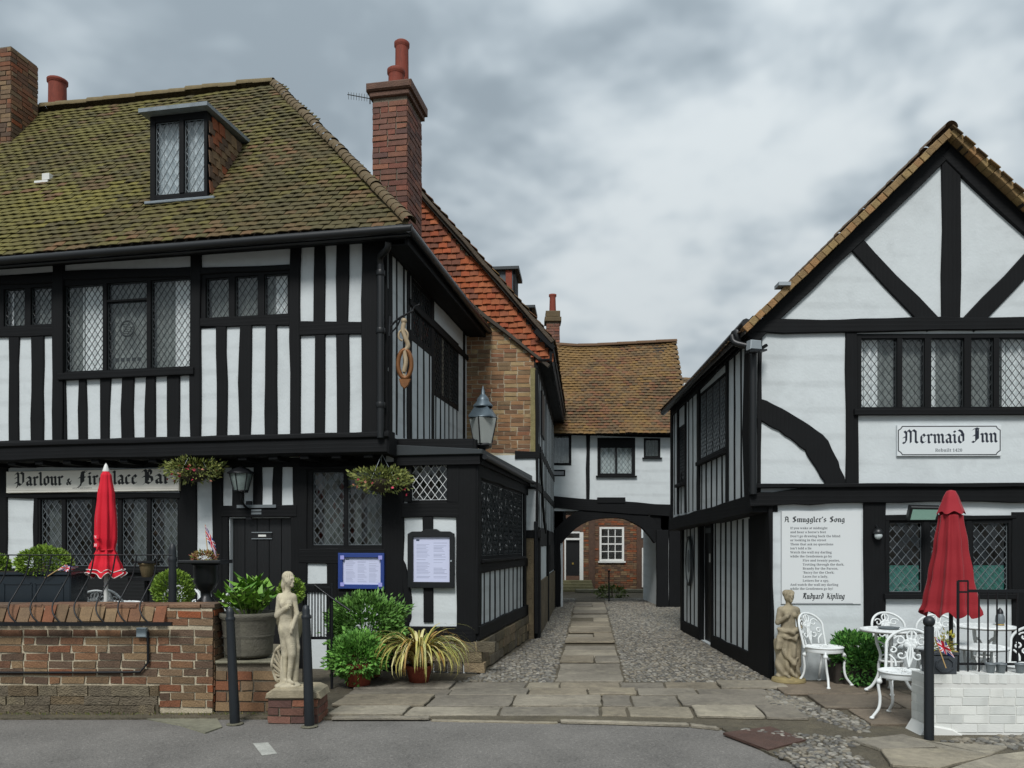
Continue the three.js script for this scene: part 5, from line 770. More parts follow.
{
  const a = FR.p(897, 440, 0.03), b = FR.p(1001.5, 440, 0.03), t = FR.p(949, 425, 0.03)[1], bo = FR.p(949, 456, 0.03)[1], w = b[0] - a[0], h = t - bo, c = FR.w((a[0] + b[0]) / 2, bo, 0.016);
  const s = thing('wall_sign', 'white framed sign with gothic lettering under the gabled inn upper window', 'sign', c.toArray(), FR.deg * Math.PI / 180);
  const tx = canvas(1536, Math.round(1536 * h / w), (x, W, H) => { speck(x, W, H, 500, 8); const k = W / 104.5, m = 1.1 * k, r = 4 * k; x.strokeStyle = '#161b22'; x.lineWidth = 1.0 * k; x.beginPath(); const q = [[m + r, m], [W - m - r, m], [W - m, m + r], [W - m, H - m - r], [W - m - r, H - m], [m + r, H - m], [m, H - m - r], [m, m + r]]; for (let i = 0; i < 8; i += 2) { const A = q[i], B = q[i + 1], C = i === 0 ? [W - m, m] : i === 2 ? [W - m, H - m] : i === 4 ? [m, H - m] : [m, m]; i ? x.lineTo(...A) : x.moveTo(...A); x.lineTo(...B); const D = q[(i + 2) % 8]; x.quadraticCurveTo(mix(B[0], D[0], 0.5) + (mix(B[0], D[0], 0.5) - C[0]) * 0.4, mix(B[1], D[1], 0.5) + (mix(B[1], D[1], 0.5) - C[1]) * 0.4, ...D); } x.closePath(); x.stroke(); x.fillStyle = x.strokeStyle = '#141b2b'; blackletter(x, 'Mermaid', 6 * k, 18.2 * k, 9.3 * k, 0.22, 0.72, 0, 63 / letterWidth('Mermaid') / 9.3); blackletter(x, 'Inn', 76 * k, 17.4 * k, 9.5 * k, 0.22, 0.72, 0, 25.5 / letterWidth('Inn') / 9.5); x.fillStyle = '#4a5056'; x.font = `bold ${Math.round(4.4 * k)}px serif`; x.fillText('Rebuilt 1420', 38 * k, 27.2 * k); }, '#d3d8d9');
  mesh('board', prism(rectP(-w / 2, w / 2, 0, h), -0.012, 0.012, [], 0.004), std(0xc6ccce), s); const f = mesh('lettering', panel(w - 0.006, h - 0.006, 0.0145), printed(tx), s); f.position.y = h / 2;
}
{
  const w0 = 0.012, a = FR.p(781, 560, w0), b = FR.p(861, 560, w0), t = FR.p(820, 511, w0)[1], bo = FR.p(820, 604, w0)[1], w = b[0] - a[0], h = t - bo, c = FR.w((a[0] + b[0]) / 2, bo, w0);
  const s = thing('verse_panel', 'tall white panel painted with a poem on the gabled inn wall', 'sign', c.toArray(), FR.deg * Math.PI / 180);
  const L = [['If you wake at midnight', 0], ["and hear a horse's feet", 0], ["Don't go drawing back the blind", 0], ['or looking in the street', 0], ['Them that ask no questions', 0], ["isn't told a lie", 0], ['Watch the wall my darling', 0], ['while the Gentlemen go by', 0], ['Five and twenty ponies,', 1], ['Trotting through the dark,', 1], ['Brandy for the Parson,', 1], ["'Baccy for the Clerk;", 1], ['Laces for a lady,', 1], ['Letters for a spy,', 1], ['And watch the wall my darling', 0], ['while the Gentlemen go by!', 0]];
  const tx = canvas(1024, Math.round(1024 * h / w), (x, W, H) => { const k = W / 80; speck(x, W, H, 300, 9); x.fillStyle = 'rgba(70,72,80,.6)'; x.fillRect(0, 0, 0.5 * k, H); x.fillRect(8 * k, H - 0.8 * k, 64 * k, 0.6 * k); x.fillStyle = x.strokeStyle = '#2e3234'; blackletter(x, "A Smuggler's Song", 3.2 * k, 11 * k, 3.7 * k, 0.27, 0.72, 0, 61 / letterWidth("A Smuggler's Song") / 3.7); x.font = `bold ${Math.round(3.15 * k)}px serif`; x.fillStyle = '#33383b'; L.forEach(([s, i], n) => x.fillText(s, (i ? 21.5 : 9) * k, (18.2 + n * 4.08) * k)); x.fillStyle = x.strokeStyle = '#202527'; blackletter(x, 'Rudyard Kipling', 21 * k, 88.5 * k, 3.9 * k, 0.27, 0.72, 0.2); }, '#d0d4d4');
  mesh('board', boxG(-w / 2, w / 2, 0, h, -0.01, 0.0), std(0xd0d4d4), s); const f = mesh('lettering', panel(w - 0.004, h - 0.004, 0.0022), printed(tx, 0.75), s); f.position.y = h / 2;
}
function menuTex(seed, wide) { return canvas(512, wide ? 400 : 620, (x, W, H) => { x.fillStyle = '#3a4660'; x.fillRect(W * 0.07, H * 0.05, W * 0.09, H * 0.04); const r = rng(seed); for (const c of wide ? [0.07, 0.38, 0.68] : [0.08, 0.55]) for (let y = 0.13; y < 0.92; y += 0.031) { if (r() < 0.2) continue; x.fillStyle = `rgba(60,66,90,${0.25 + r() * 0.3})`; x.fillRect(W * c, H * y, W * (wide ? 0.16 + r() * 0.1 : 0.22 + r() * 0.16), H * 0.009); } }, '#c6cbe4'); }
function notice(name, label, x0, x1, y0, y1, ix0, ix1, iy0, iy1, mat, seed, crest) {
  const z = 0.07, c = (x0 + x1) / 2, a = FG.u(x0, z), b = FG.u(x1, z), t = FG.p(c, y0, z)[1], bo = FG.p(c, y1, z)[1], o = FG.w((a + b) / 2, bo, 0.03), w = b - a, h = t - bo;
  const s = thing(name, label, 'notice board', o.toArray(), FG.deg * Math.PI / 180);
  const i0 = FG.u(ix0, z) - (a + b) / 2, i1 = FG.u(ix1, z) - (a + b) / 2, j0 = FG.p(c, iy1, z)[1] - bo, j1 = FG.p(c, iy0, z)[1] - bo;
  let out = rectP(-w / 2, w / 2, 0, h); if (crest) out = [[-w / 2, 0], [w / 2, 0], [w / 2, h - 0.06], [w / 2 - 0.06, h - 0.03], [w * 0.2, h - 0.03], [w * 0.12, h], [-w * 0.12, h], [-w * 0.2, h - 0.03], [-w / 2 + 0.06, h - 0.03], [-w / 2, h - 0.06]];
  mesh('case', prism(out, 0, 0.045, [rectP(i0, i1, j0, j1)], 0.005), mat, s); mesh('backing', boxG(i0, i1, j0, j1, 0.002, 0.012), std(0xc8cce0), s);
  const f = mesh('menu_page', panel(i1 - i0, j1 - j0, 0.014), printed(menuTex(seed, i1 - i0 > j1 - j0), 0.5), s); f.position.set((i0 + i1) / 2, (j0 + j1) / 2, 0);
  return { s, w, h, i0, i1, j0, j1 };
}
{ const n = notice('menu_board', 'blue framed menu board under the two-light leaded window', 338, 384, 553, 589, 342.5, 380.5, 557.5, 584.5, std(0x2a4080, { roughness: 0.4 }), 5); for (const x of [n.i0, n.i1]) for (const y of [n.j0, n.j1]) mesh('corner_clip', boxG(x - 0.025, x + 0.025, y - 0.025, y + 0.025, 0.046, 0.052), std(0x9a9ad8), n.s); }
{ const n = notice('menu_board', 'black framed menu case with shaped top on the bay front', 407.5, 454, 529, 588, 413, 449.5, 537, 582, MAT.blackPaint, 9, true); mesh('lock', rod([n.w / 2 - 0.035, n.h * 0.46, 0.04], [n.w / 2 - 0.035, n.h * 0.46, 0.056], 0.012), MAT.zinc, n.s); }
// ---------------------------------------------------------------- garden statues: one continuous body each, from a distance field
function sdfMesh(fn, lo, hi, res) {
  const mc = new MarchingCubes(res, MAT.plaster, false, false, 160000); mc.isolation = 0; const n = mc.size, f = mc.field, h = n / 2; let k = 0;
  const c = (i, a) => mix(lo[a], hi[a], ((i - h) / h + 1) / 2);
  for (let z = 0; z < n; z++) for (let y = 0; y < n; y++) for (let x = 0; x < n; x++) f[k++] = -fn(c(x, 0), c(y, 1), c(z, 2));
  mc.update(); const cnt = mc.count; const P = new Float32Array(cnt * 3), src = mc.positionArray;
  for (let i = 0; i < cnt; i++) for (let a = 0; a < 3; a++) P[i * 3 + a] = mix(lo[a], hi[a], (src[i * 3 + a] + 1) / 2);
  let g = new THREE.BufferGeometry(); g.setAttribute('position', new THREE.BufferAttribute(P, 3)); g = mergeVertices(g, 1e-5); g.computeVertexNormals();
  const p = g.attributes.position, uv = new Float32Array(p.count * 2); for (let i = 0; i < p.count; i++) { uv[i * 2] = p.getX(i) + p.getZ(i); uv[i * 2 + 1] = p.getY(i); } g.setAttribute('uv', new THREE.BufferAttribute(uv, 2)); return g;
}
const smin = (a, b, k) => { const h = clamp(0.5 + 0.5 * (b - a) / k); return mix(b, a, h) - k * h * (1 - h); };
function capD(x, y, z, c) { const [ax, ay, az, bx, by, bz, ra, rb] = c, dx = bx - ax, dy = by - ay, dz = bz - az, px = x - ax, py = y - ay, pz = z - az; const t = clamp((px * dx + py * dy + pz * dz) / (dx * dx + dy * dy + dz * dz)); return Math.hypot(px - dx * t, py - dy * t, pz - dz * t) - mix(ra, rb, t); }
function ellD(x, y, z, e) { const [cx, cy, cz, rx, ry, rz] = e; const k0 = Math.hypot((x - cx) / rx, (y - cy) / ry, (z - cz) / rz); return (k0 - 1) * Math.min(rx, ry, rz); }
function figure(caps, ells, extra, smooth = 0.018) {
  return (x, y, z) => { let d = 9; for (const c of caps) { const lo = Math.min(c[1], c[4]) - 0.16, hi = Math.max(c[1], c[4]) + 0.16; if (y < lo || y > hi) continue; d = smin(d, capD(x, y, z, c), c[8] || smooth); } for (const e of ells) d = smin(d, ellD(x, y, z, e), e[6] || smooth); if (extra) d = extra(d, x, y, z); return Math.min(d, 0.3); };
}
const hand = (x, y, z, dx, dy, dz) => { const out = [[x, y, z, x + dx * 0.03, y + dy * 0.03, z + dz * 0.03, 0.015, 0.013, 0.006]]; for (let i = 0; i < 4; i++) { const o = (i - 1.5) * 0.0085; out.push([x + dx * 0.03 - dy * o, y + dy * 0.03 + dx * o, z + dz * 0.03, x + dx * (0.052 - Math.abs(i - 1.3) * 0.004) - dy * o * 1.2, y + dy * 0.052 + dx * o * 1.2, z + dz * 0.052, 0.0052, 0.0042, 0.003]); } out.push([x, y, z, x + dx * 0.02 + dy * 0.022, y + dy * 0.02 - dx * 0.022, z + dz * 0.03, 0.007, 0.005, 0.004]); return out; };
const statueMat = (hex) => std(hex, { map: TX.stone, bumpMap: TX.gritB, bumpScale: 0.004, roughness: 0.8 });
function face(cx, cy, cz, fx, fz) { // brow, nose, lips and chin turned to (fx, fz)
  const at = (f, s, y) => [cx + fx * f - fz * s, cy + y, cz + fz * f + fx * s];
  const n0 = at(0.05, 0, 0.012), n1 = at(0.065, 0, -0.014), l = at(0.054, 0.008, -0.033), l2 = at(0.054, -0.008, -0.033), ch = at(0.045, 0, -0.052), b1 = at(0.05, 0.022, 0.018), b2 = at(0.05, -0.022, 0.018);
  return { caps: [[...n0, ...n1, 0.006, 0.009, 0.006], [...l, ...l2, 0.006, 0.006, 0.005], [...b1, ...b2, 0.008, 0.008, 0.01], [...at(0.0, 0.05, -0.01), ...at(-0.012, 0.05, 0.012), 0.009, 0.01, 0.004], [...at(0.0, -0.05, -0.01), ...at(-0.012, -0.05, 0.012), 0.009, 0.01, 0.004]], ells: [[...ch, 0.018, 0.016, 0.018, 0.012]], eyes: [at(0.058, 0.02, 0.003), at(0.058, -0.02, 0.003)] };
}
{
  // nude standing figure: head in profile towards the alley, one arm folded over the breast
  const F = face(0.012, 0.985, 0.012, 0.92, 0.39);
  const caps = [
    // feet, legs: weight on the rear leg, the other knee brought forward
    [0.03, 0.045, 0.07, 0.075, 0.035, 0.1, 0.022, 0.016], [0.02, 0.06, 0.05, 0.055, 0.3, 0.06, 0.024, 0.038], [0.055, 0.3, 0.06, 0.02, 0.53, 0.02, 0.044, 0.07],
    [-0.03, 0.045, 0.0, 0.0, 0.035, 0.05, 0.022, 0.016], [-0.035, 0.06, -0.02, -0.03, 0.29, 0.0, 0.024, 0.038], [-0.03, 0.29, 0.0, -0.035, 0.53, -0.005, 0.042, 0.07],
    [-0.005, 0.54, 0.0, -0.02, 0.66, 0.0, 0.095, 0.072, 0.04], [-0.02, 0.66, 0.0, -0.02, 0.78, 0.005, 0.07, 0.08, 0.04], [-0.085, 0.82, 0.0, 0.055, 0.82, 0.01, 0.042, 0.042, 0.04],
    [-0.01, 0.82, 0.0, 0.0, 0.92, 0.005, 0.036, 0.032, 0.03],
    // near arm down to the elbow and up over the breast, far arm lowered in front
    [-0.09, 0.82, 0.01, -0.115, 0.66, 0.03, 0.036, 0.029], [-0.115, 0.66, 0.03, 0.01, 0.735, 0.115, 0.03, 0.021], ...hand(0.012, 0.737, 0.117, 0.8, 0.55, 0.2),
    [0.065, 0.82, 0.01, 0.105, 0.67, 0.03, 0.034, 0.027], [0.105, 0.67, 0.03, 0.065, 0.545, 0.1, 0.027, 0.02], ...hand(0.064, 0.542, 0.102, -0.3, -0.9, 0.2),
    // hair gathered at the nape
    [-0.035, 1.0, -0.03, -0.055, 0.94, -0.03, 0.04, 0.028, 0.02], [-0.055, 0.94, -0.03, -0.055, 0.86, -0.045, 0.024, 0.014, 0.02], ...F.caps,
    // cloth falling behind the legs
    [0.085, 0.6, 0.0, 0.1, 0.35, -0.02, 0.022, 0.03], [0.1, 0.35, -0.02, 0.06, 0.05, -0.03, 0.03, 0.05], [-0.07, 0.25, -0.05, -0.05, 0.04, -0.04, 0.03, 0.05],
  ];
  const ells = [[0.008, 0.985, 0.006, 0.056, 0.072, 0.06], [-0.004, 1.018, -0.008, 0.062, 0.05, 0.064, 0.01], [-0.05, 0.765, 0.07, 0.034, 0.034, 0.03], [0.03, 0.765, 0.075, 0.034, 0.034, 0.03], [-0.03, 0.56, -0.055, 0.075, 0.07, 0.05, 0.03], [0.0, 0.0, 0.01, 0.15, 0.035, 0.13, 0.004], ...F.ells];
  const eye = F.eyes; const f = figure(caps, ells, (d, x, y, z) => { for (const e of eye) d = Math.max(d, -(Math.hypot(x - e[0], y - e[1], z - e[2]) - 0.009)); if (y > 0.95) d += 0.004 * Math.sin(Math.atan2(z, x) * 16 + y * 60) * sstep(0.99, 1.03, y); return d; });
  const g = sdfMesh(f, [-0.2, -0.03, -0.2], [0.2, 1.1, 0.2], 88);
  const [x, , z] = posAt(288, 7.38); const s = thing('garden_statue', 'pale stone nude female statue standing on the low brick plinth', 'statue', [x, 0.305, z], 0.1); s.scale.set(0.8, 0.985, 0.84);
  mesh('figure', g, statueMat(0xd6cdb6), s);
  // scallop rim beside the feet
  const sh = []; for (let i = 0; i < 9; i++) { const a = 2.0 + i * 0.28; const R = 0.24; sh.push([-0.03 + Math.cos(a) * R * 0.66, 0.19 + Math.sin(a) * R * 0.8, -0.05 + 0.02 * Math.sin(i * 2)]); } mesh('shell', [tube(sh, 0.017, 30, 8), ...sh.slice(1, -1).map(p => rod([-0.01, 0.06, -0.05], [p[0] * 0.95, p[1], p[2]], 0.02, 0.014, 6))], statueMat(0xd0c6ae), s);
}
{
  // half-draped figure, one hand held to the breast, the other hanging
  const F = face(0.005, 0.965, 0.01, 0.12, 0.99);
  const caps = [
    [-0.03, 0.03, 0.07, -0.035, 0.025, 0.115, 0.022, 0.017], [0.035, 0.03, 0.06, 0.045, 0.025, 0.115, 0.022, 0.017], [0.03, 0.05, 0.05, 0.03, 0.28, 0.06, 0.024, 0.04], [-0.03, 0.05, 0.04, -0.03, 0.28, 0.04, 0.026, 0.042], [0.03, 0.28, 0.06, 0.035, 0.52, 0.01, 0.05, 0.075], [-0.03, 0.28, 0.04, -0.035, 0.52, 0.0, 0.05, 0.075],
    [0.0, 0.52, 0.0, -0.005, 0.64, 0.0, 0.1, 0.075, 0.04], [-0.005, 0.64, 0, 0.0, 0.77, 0.005, 0.073, 0.085, 0.04], [-0.085, 0.805, 0, 0.085, 0.805, 0.0, 0.043, 0.043, 0.04], [0, 0.8, 0, 0.003, 0.9, 0.0, 0.036, 0.033, 0.03],
    [-0.1, 0.8, 0.0, -0.135, 0.66, 0.015, 0.038, 0.03], [-0.135, 0.66, 0.015, -0.055, 0.735, 0.1, 0.03, 0.022], ...hand(-0.054, 0.737, 0.102, 0.55, 0.8, 0.1),
    [0.1, 0.8, 0.0, 0.14, 0.63, -0.005, 0.038, 0.029], [0.14, 0.63, -0.005, 0.15, 0.49, 0.03, 0.029, 0.021], ...hand(0.15, 0.488, 0.03, 0.05, -0.98, 0.1), ...F.caps,
    // drapery: roll round the hips and a fall of cloth from it
    [-0.13, 0.58, 0.04, 0.0, 0.55, 0.115, 0.026, 0.03, 0.012], [0.0, 0.55, 0.115, 0.12, 0.6, 0.06, 0.03, 0.026, 0.012], [-0.12, 0.5, 0.06, 0.03, 0.47, 0.115, 0.02, 0.022, 0.012], [0.03, 0.47, 0.115, 0.13, 0.56, 0.05, 0.022, 0.02, 0.012],
    [-0.1, 0.55, 0.03, -0.13, 0.36, 0.05, 0.045, 0.035], [0.11, 0.55, 0.0, 0.1, 0.3, 0.0, 0.045, 0.045], [0.1, 0.3, 0.0, 0.09, 0.03, -0.01, 0.05, 0.055], [-0.09, 0.42, -0.02, -0.08, 0.03, -0.02, 0.07, 0.06], [-0.08, 0.32, 0.06, 0.02, 0.17, 0.1, 0.03, 0.026, 0.012], [0.02, 0.17, 0.1, 0.08, 0.24, 0.07, 0.026, 0.02, 0.012], [0, 0.45, -0.04, 0, 0.05, -0.04, 0.09, 0.09],
  ];
  const ells = [[0.004, 0.965, 0.004, 0.057, 0.073, 0.06], [0.0, 0.998, -0.008, 0.068, 0.05, 0.066, 0.01], [-0.042, 0.75, 0.07, 0.034, 0.034, 0.03], [0.042, 0.75, 0.07, 0.034, 0.034, 0.03], ...F.ells];
  const f = figure(caps, ells, (d, x, y, z) => { for (const e of F.eyes) d = Math.max(d, -(Math.hypot(x - e[0], y - e[1], z - e[2]) - 0.009)); if (y > 0.93) d += 0.006 * Math.sin(Math.atan2(z, x) * 12 + y * 40) * sstep(0.985, 1.02, y); if (y < 0.58) d += 0.009 * Math.sin(x * 62 + y * 26 + 4 * Math.sin(y * 9)) * sstep(0.6, 0.5, y); return d; }, 0.016);
  const g = sdfMesh(f, [-0.22, -0.02, -0.2], [0.22, 1.07, 0.2], 88);
  const [x, , z] = posAt(788.5, 9.18); const s = thing('garden_statue', 'weathered buff statue of half-draped woman beside the white poem panel', 'statue', [x, 0.024, z], 0.05); s.scale.setScalar(0.96);
  mesh('figure', g, statueMat(0xaca18a), s).position.y = 0.06; mesh('base', lathe([[0, 0], [0.19, 0], [0.2, 0.02], [0.19, 0.055], [0.12, 0.075], [0, 0.08]], 24), statueMat(0xa8986c), s);
}
// ---------------------------------------------------------------- leaves
function leafG(L, W, fold = 0.25) { const g = new THREE.BufferGeometry(); const P = [], q = [[0, 0, 0], [W / 2, L * 0.4, W * fold], [0, L * 0.45, 0], [-W / 2, L * 0.4, W * fold], [0, L, -L * 0.06]]; for (const t of [[0, 1, 2], [0, 2, 3], [1, 4, 2], [2, 4, 3]]) for (const k of t) P.push(...q[k]); g.setAttribute('position', new THREE.Float32BufferAttribute(P, 3)); g.computeVertexNormals(); g.setAttribute('uv', new THREE.Float32BufferAttribute(new Array(24).fill(0), 2)); return g; }
const leafMat = new THREE.MeshPhysicalMaterial({ roughness: 0.62, vertexColors: true, side: THREE.DoubleSide });
function foliage(spots, leaf, cols, seed, jit = 0.25) {   // spots: [x,y,z, nx,ny,nz, size]
  const r = rng(seed), p = leaf.attributes.position, n = leaf.attributes.normal, C = p.count, P = new Float32Array(spots.length * C * 3), N = new Float32Array(P.length), K = new Float32Array(P.length), U = new Float32Array(spots.length * C * 2); const M = new THREE.Matrix4(), q = new THREE.Quaternion(), v = V3(), up = V3(0, 1, 0); let k = 0;
  for (const s of spots) {
    const d = V3(s[3] + (r() - 0.5) * jit * 3, s[4] + (r() - 0.5) * jit * 3, s[5] + (r() - 0.5) * jit * 3).normalize(); q.setFromUnitVectors(up, d).multiply(new THREE.Quaternion().setFromAxisAngle(up, r() * 6.3)); const sc = s[6] * (0.7 + r() * 0.6); M.compose(V3(s[0], s[1], s[2]), q, V3(sc, sc, sc)); const c = cols[Math.floor(r() * cols.length)], b = 0.8 + r() * 0.4;
    for (let i = 0; i < C; i++, k++) { v.fromBufferAttribute(p, i).applyMatrix4(M).toArray(P, k * 3); v.fromBufferAttribute(n, i).applyQuaternion(q).toArray(N, k * 3); K[k * 3] = c.r * b; K[k * 3 + 1] = c.g * b; K[k * 3 + 2] = c.b * b; }
  }
  const g = new THREE.BufferGeometry(); g.setAttribute('position', new THREE.BufferAttribute(P, 3)); g.setAttribute('normal', new THREE.BufferAttribute(N, 3)); g.setAttribute('color', new THREE.BufferAttribute(K, 3)); g.setAttribute('uv', new THREE.BufferAttribute(U, 2)); return g;
}
const GREENS = { box: hexes(0x66842a, 0x728f2e, 0x587426, 0x84a038), fresh: hexes(0x5a8c38, 0x66983e, 0x4c7a30, 0x74a64a), dark: hexes(0x567e36, 0x608c3c, 0x4a6e30, 0x6c9a44), hyd: hexes(0x7aa83a, 0x6a982e, 0x8ab848, 0x558428), basket: hexes(0x6a7438, 0x78803c, 0x8c904c, 0x586430), bay: hexes(0x467a34, 0x528a3a, 0x3a6a2c, 0x689a44) };
function clump(n, R, c, seed, { dense = 0.55, lump = 0.22, flat = 0 } = {}) {   // points through an uneven crown
  const r = rng(seed), out = []; while (out.length < n) { const x = r() * 2 - 1, y = r() * 2 - 1, z = r() * 2 - 1, l = Math.hypot(x, y, z); if (l > 1 || l < 0.05 || (y < -flat && flat > 0)) continue; const lim = 1 - lump + lump * 2 * fbm(x / l * 2.3 + seed, y / l * 2.3, z / l * 2.3, 3); const s = Math.pow(l, dense) * lim; out.push([c[0] + x / l * s * R[0], c[1] + y / l * s * R[1], c[2] + z / l * s * R[2], x / l, y / l + 0.25, z / l]); } return out;
}
// ---------------------------------------------------------------- brick wall along the terrace
{
  const F = facade(0, 7.62, 0), uR = F.u(213), top = F.p(100, 606)[1], LEFT = -9;
  const w = thing('brick_wall', 'low weathered brick wall along the road below the terrace', 'wall', [-4.5, 0, -7.7]);
  F.mesh('mortar', boxG(LEFT, uR - 0.008, -0.02, top - 0.02, -0.26, -0.001), MAT.mortar, w);
  const vR = F.p(100, 684)[1], l = []; const pk = (u, v, r) => { const n = fbm(u * 2, v * 4, 5, 2); if (r() < 0.06) return 5; return [0, 1, 3, 4, 6, 7, 8, 9, 2, 0][Math.floor(r() * 10 * (0.7 + n * 0.5)) % 10]; };
  bricks(l, F, F.u(-170), uR, vR, F.p(100, 626)[1], 0, { seed: 101, gap: 0.02, pick: pk }); bricks(l, F, F.u(160), uR, 0.05, vR, 0, { seed: 102, gap: 0.02, pick: pk }); bricks(l, F, F.u(166), uR, F.p(100, 626)[1], top - 0.02, 0, { seed: 103, gap: 0.02, pick: pk });
  bricks(l, F.sub(uR, 0, 90), 0.015, 0.26, 0.02, top - 0.02, 0, { seed: 104, pick: pk });
  pieces(w, 'brick', 'wall_bricks', BRALL, PAL.brick, TX.grit, TX.gritB, l, { bumpScale: 0.008 });
  { const sl = [], sr = rng(77), sg = brickGeos(0.24, 0.1, 0.09, 39); let v = -0.02; for (const hh of [0.1, 0.085, 0.1]) { for (let u = F.u(-170); u < F.u(159);) { const ww = Math.min(0.16 + sr() * 0.26, F.u(160) - u); sl.push({ m: new THREE.Matrix4().compose(V3(u + ww / 2, v + hh / 2, -0.025 + (sr() - 0.5) * 0.02), new THREE.Quaternion(), V3((ww - 0.008) / 0.24, (hh - 0.006) / 0.1, 1)).premultiply(F.M), g: Math.floor(sr() * 6), c: Math.floor(sr() * 6), len: ww }); u += ww; } v += hh; } pieces(w, 'base_stone', 'base_stones', sg, hexes(0x7f7462, 0x746a5a, 0x887d68, 0x6c6252, 0x7a6a52, 0x827662), TX.stone, TX.gritB, sl, { bumpScale: 0.02 }); }
  { const wd = [], wr = rng(31); for (let i = 0; i < 900; i++) { const c = Math.floor(wr() * 26), x = LEFT * 0.72 + (c + 0.5 + (wr() - 0.5) * (0.4 + wr())) * 0.16 + 0.2; wd.push([Math.min(x + 0.4, uR + 1.6), -0.015, -7.6 + wr() * 0.05 * (1 + wr()), (wr() - 0.5) * 0.9, 1, wr() * 0.5, 0.35 + wr() * 0.5]); } const wg = mesh(numbered('weeds'), foliage(wd, leafG(0.05, 0.016), hexes(0x5f6a34, 0x6e6a3c, 0x4d5a2c, 0x7a7044), 32), leafMat, scene, 'stuff'); wg.userData.label = 'small moss and weeds along the foot of the brick wall'; wg.userData.category = 'weeds'; }
  // sloping course of bricks on edge below the coping
  const r = rng(3), cg = brickGeos(0.105, 0.2, 0.07, 33), cl = []; const E = new THREE.Quaternion().setFromEuler(new THREE.Euler(-0.42, 0, 0)), y0 = F.p(100, 614.5)[1]; for (let u = F.u(-170); u < F.u(166); u += 0.117) cl.push({ m: new THREE.Matrix4().compose(V3(u, y0 + (r() - 0.5) * 0.01, 0.0 + (r() - 0.5) * 0.01), E, V3(1, 0.85, 1)).premultiply(F.M), g: Math.floor(r() * 6), c: [0, 2, 4, 7, 6, 9][Math.floor(r() * 6)], len: 0.19 }); pieces(w, 'coping_brick', 'coping_bricks', cg, PAL.brick, TX.grit, TX.gritB, cl, {});
  const cap = []; for (let u = LEFT; u < uR - 0.1; u += 0.302) cap.push([u, Math.min(u + 0.295, uR + 0.02)]); for (const [a, b] of cap) F.mesh('coping_tile', prism(rectP(a, b, top - 0.022 + r() * 0.006, top + 0.012 + r() * 0.008), -0.3, 0.0 + r() * 0.02, [], 0.005), std([0x7d5c46, 0x8a6a50, 0x6f5a48][Math.floor(r() * 3)], { map: TX.grit, bumpMap: TX.gritB, bumpScale: 0.006 }), w);
  F.mesh('conduit', [tube([[LEFT, 0.395, 0.03], [-3.55, 0.395, 0.03], [-3.47, 0.4, 0.032], [-3.455, 0.44, 0.032], [-3.455, 0.78, 0.032]], 0.012, 40, 6)], MAT.iron, w); { const c = F.p(144, 632); F.mesh('junction_box', prism(rectP(c[0] - 0.05, c[0] + 0.045, c[1] - 0.045, c[1] + 0.045), 0.01, 0.06, [], 0.008), std(0x8a979c, { roughness: 0.5 }), w); }
  // railing fixed to the wall, its bars swept out over the coping
  const rl = thing('wall_railing', 'black railing with swept bars on top of the low brick wall', 'railing', [-4.5, 0.75, -7.5]);
  const ux = (px) => F.u(px, 0.12), vb = F.p(80, 624, 0.12)[1], vt = F.p(80, 555, -0.1)[1], uE = F.u(172, -0.1);
  F.mesh('lower_rail', bar([LEFT, vb, 0.12], [ux(172), vb, 0.12], 0.035, 0.03), MAT.iron, rl); F.mesh('top_wire', rod([LEFT, vt, -0.1], [uE, vt, -0.1], 0.006), MAT.iron, rl);
  for (let px = 150; px > -170; px -= 22) { const u = ux(px); F.mesh('bar', tube([[u, vb, 0.12], [u - 0.07, vb + 0.07, 0.12], [u - 0.115, vb + 0.16, 0.08], [u - 0.1, vb + 0.3, -0.02], [u - 0.05, vb + 0.45, -0.08], [u - 0.02, vt, -0.1]], 0.0075, 22, 6), MAT.iron, rl); }
  // pedestal for the planter
  const p = thing('brick_pedestal', 'short rough brick pedestal under the large grey planter', 'pedestal', posAt(245, 7.6)); const pa = F.u(214), pb = F.u(276), pv = F.p(245, 661)[1];
  F.mesh('mortar', boxG(uR + 0.014, pb, -0.02, pv - 0.03, -0.5, -0.04), MAT.mortarOld, p); const pl = []; bricks(pl, F, uR + 0.02, pb, 0.0, pv - 0.03, -0.034, { seed: 111, pick: (u, v, r) => [0, 4, 9, 7, 2, 6][Math.floor(r() * 6)], sx: 1.1, sy: 1.35 }); bricks(pl, F.sub(pb, -0.04, 90), 0.02, 0.46, 0, pv - 0.03, 0, { seed: 112, sx: 1.1, sy: 1.35 }); pieces(p, 'brick', 'pedestal_bricks', BRALL, PAL.brick, TX.grit, TX.gritB, pl, {});
  F.mesh('slab', prism(rectP(uR + 0.016, pb + 0.03, pv - 0.03, pv), -0.52, 0.0, [], 0.01), MAT.stoneCap, p);
  // plinth for the statue
  const q = thing('statue_plinth', 'low brick plinth with flat stone slab beside the bollard', 'plinth', posAt(293, 7.4)); const G = facade(0, 7.24, 0), qa = G.u(268), qb = G.u(318); G.mesh('mortar', boxG(qa, qb, -0.02, 0.21, -0.34, -0.006), MAT.mortarOld, q); const ql = []; bricks(ql, G, qa, qb, -0.02, 0.21, 0, { seed: 113 }); bricks(ql, G.sub(qb, 0, 90), 0.02, 0.34, -0.02, 0.21, 0, { seed: 114 }); pieces(q, 'brick', 'plinth_bricks', BRALL, PAL.brickRed, TX.grit, TX.gritB, ql, {}); G.mesh('slab', prism([[qa - 0.02, 0.212], [qb + 0.03, 0.212], [qb + 0.01, 0.27], [qb - 0.06, 0.3], [qa + 0.05, 0.3], [qa - 0.01, 0.26]], -0.36, 0.03, [], 0.012), statueMat(0xb5aa92), q);
}
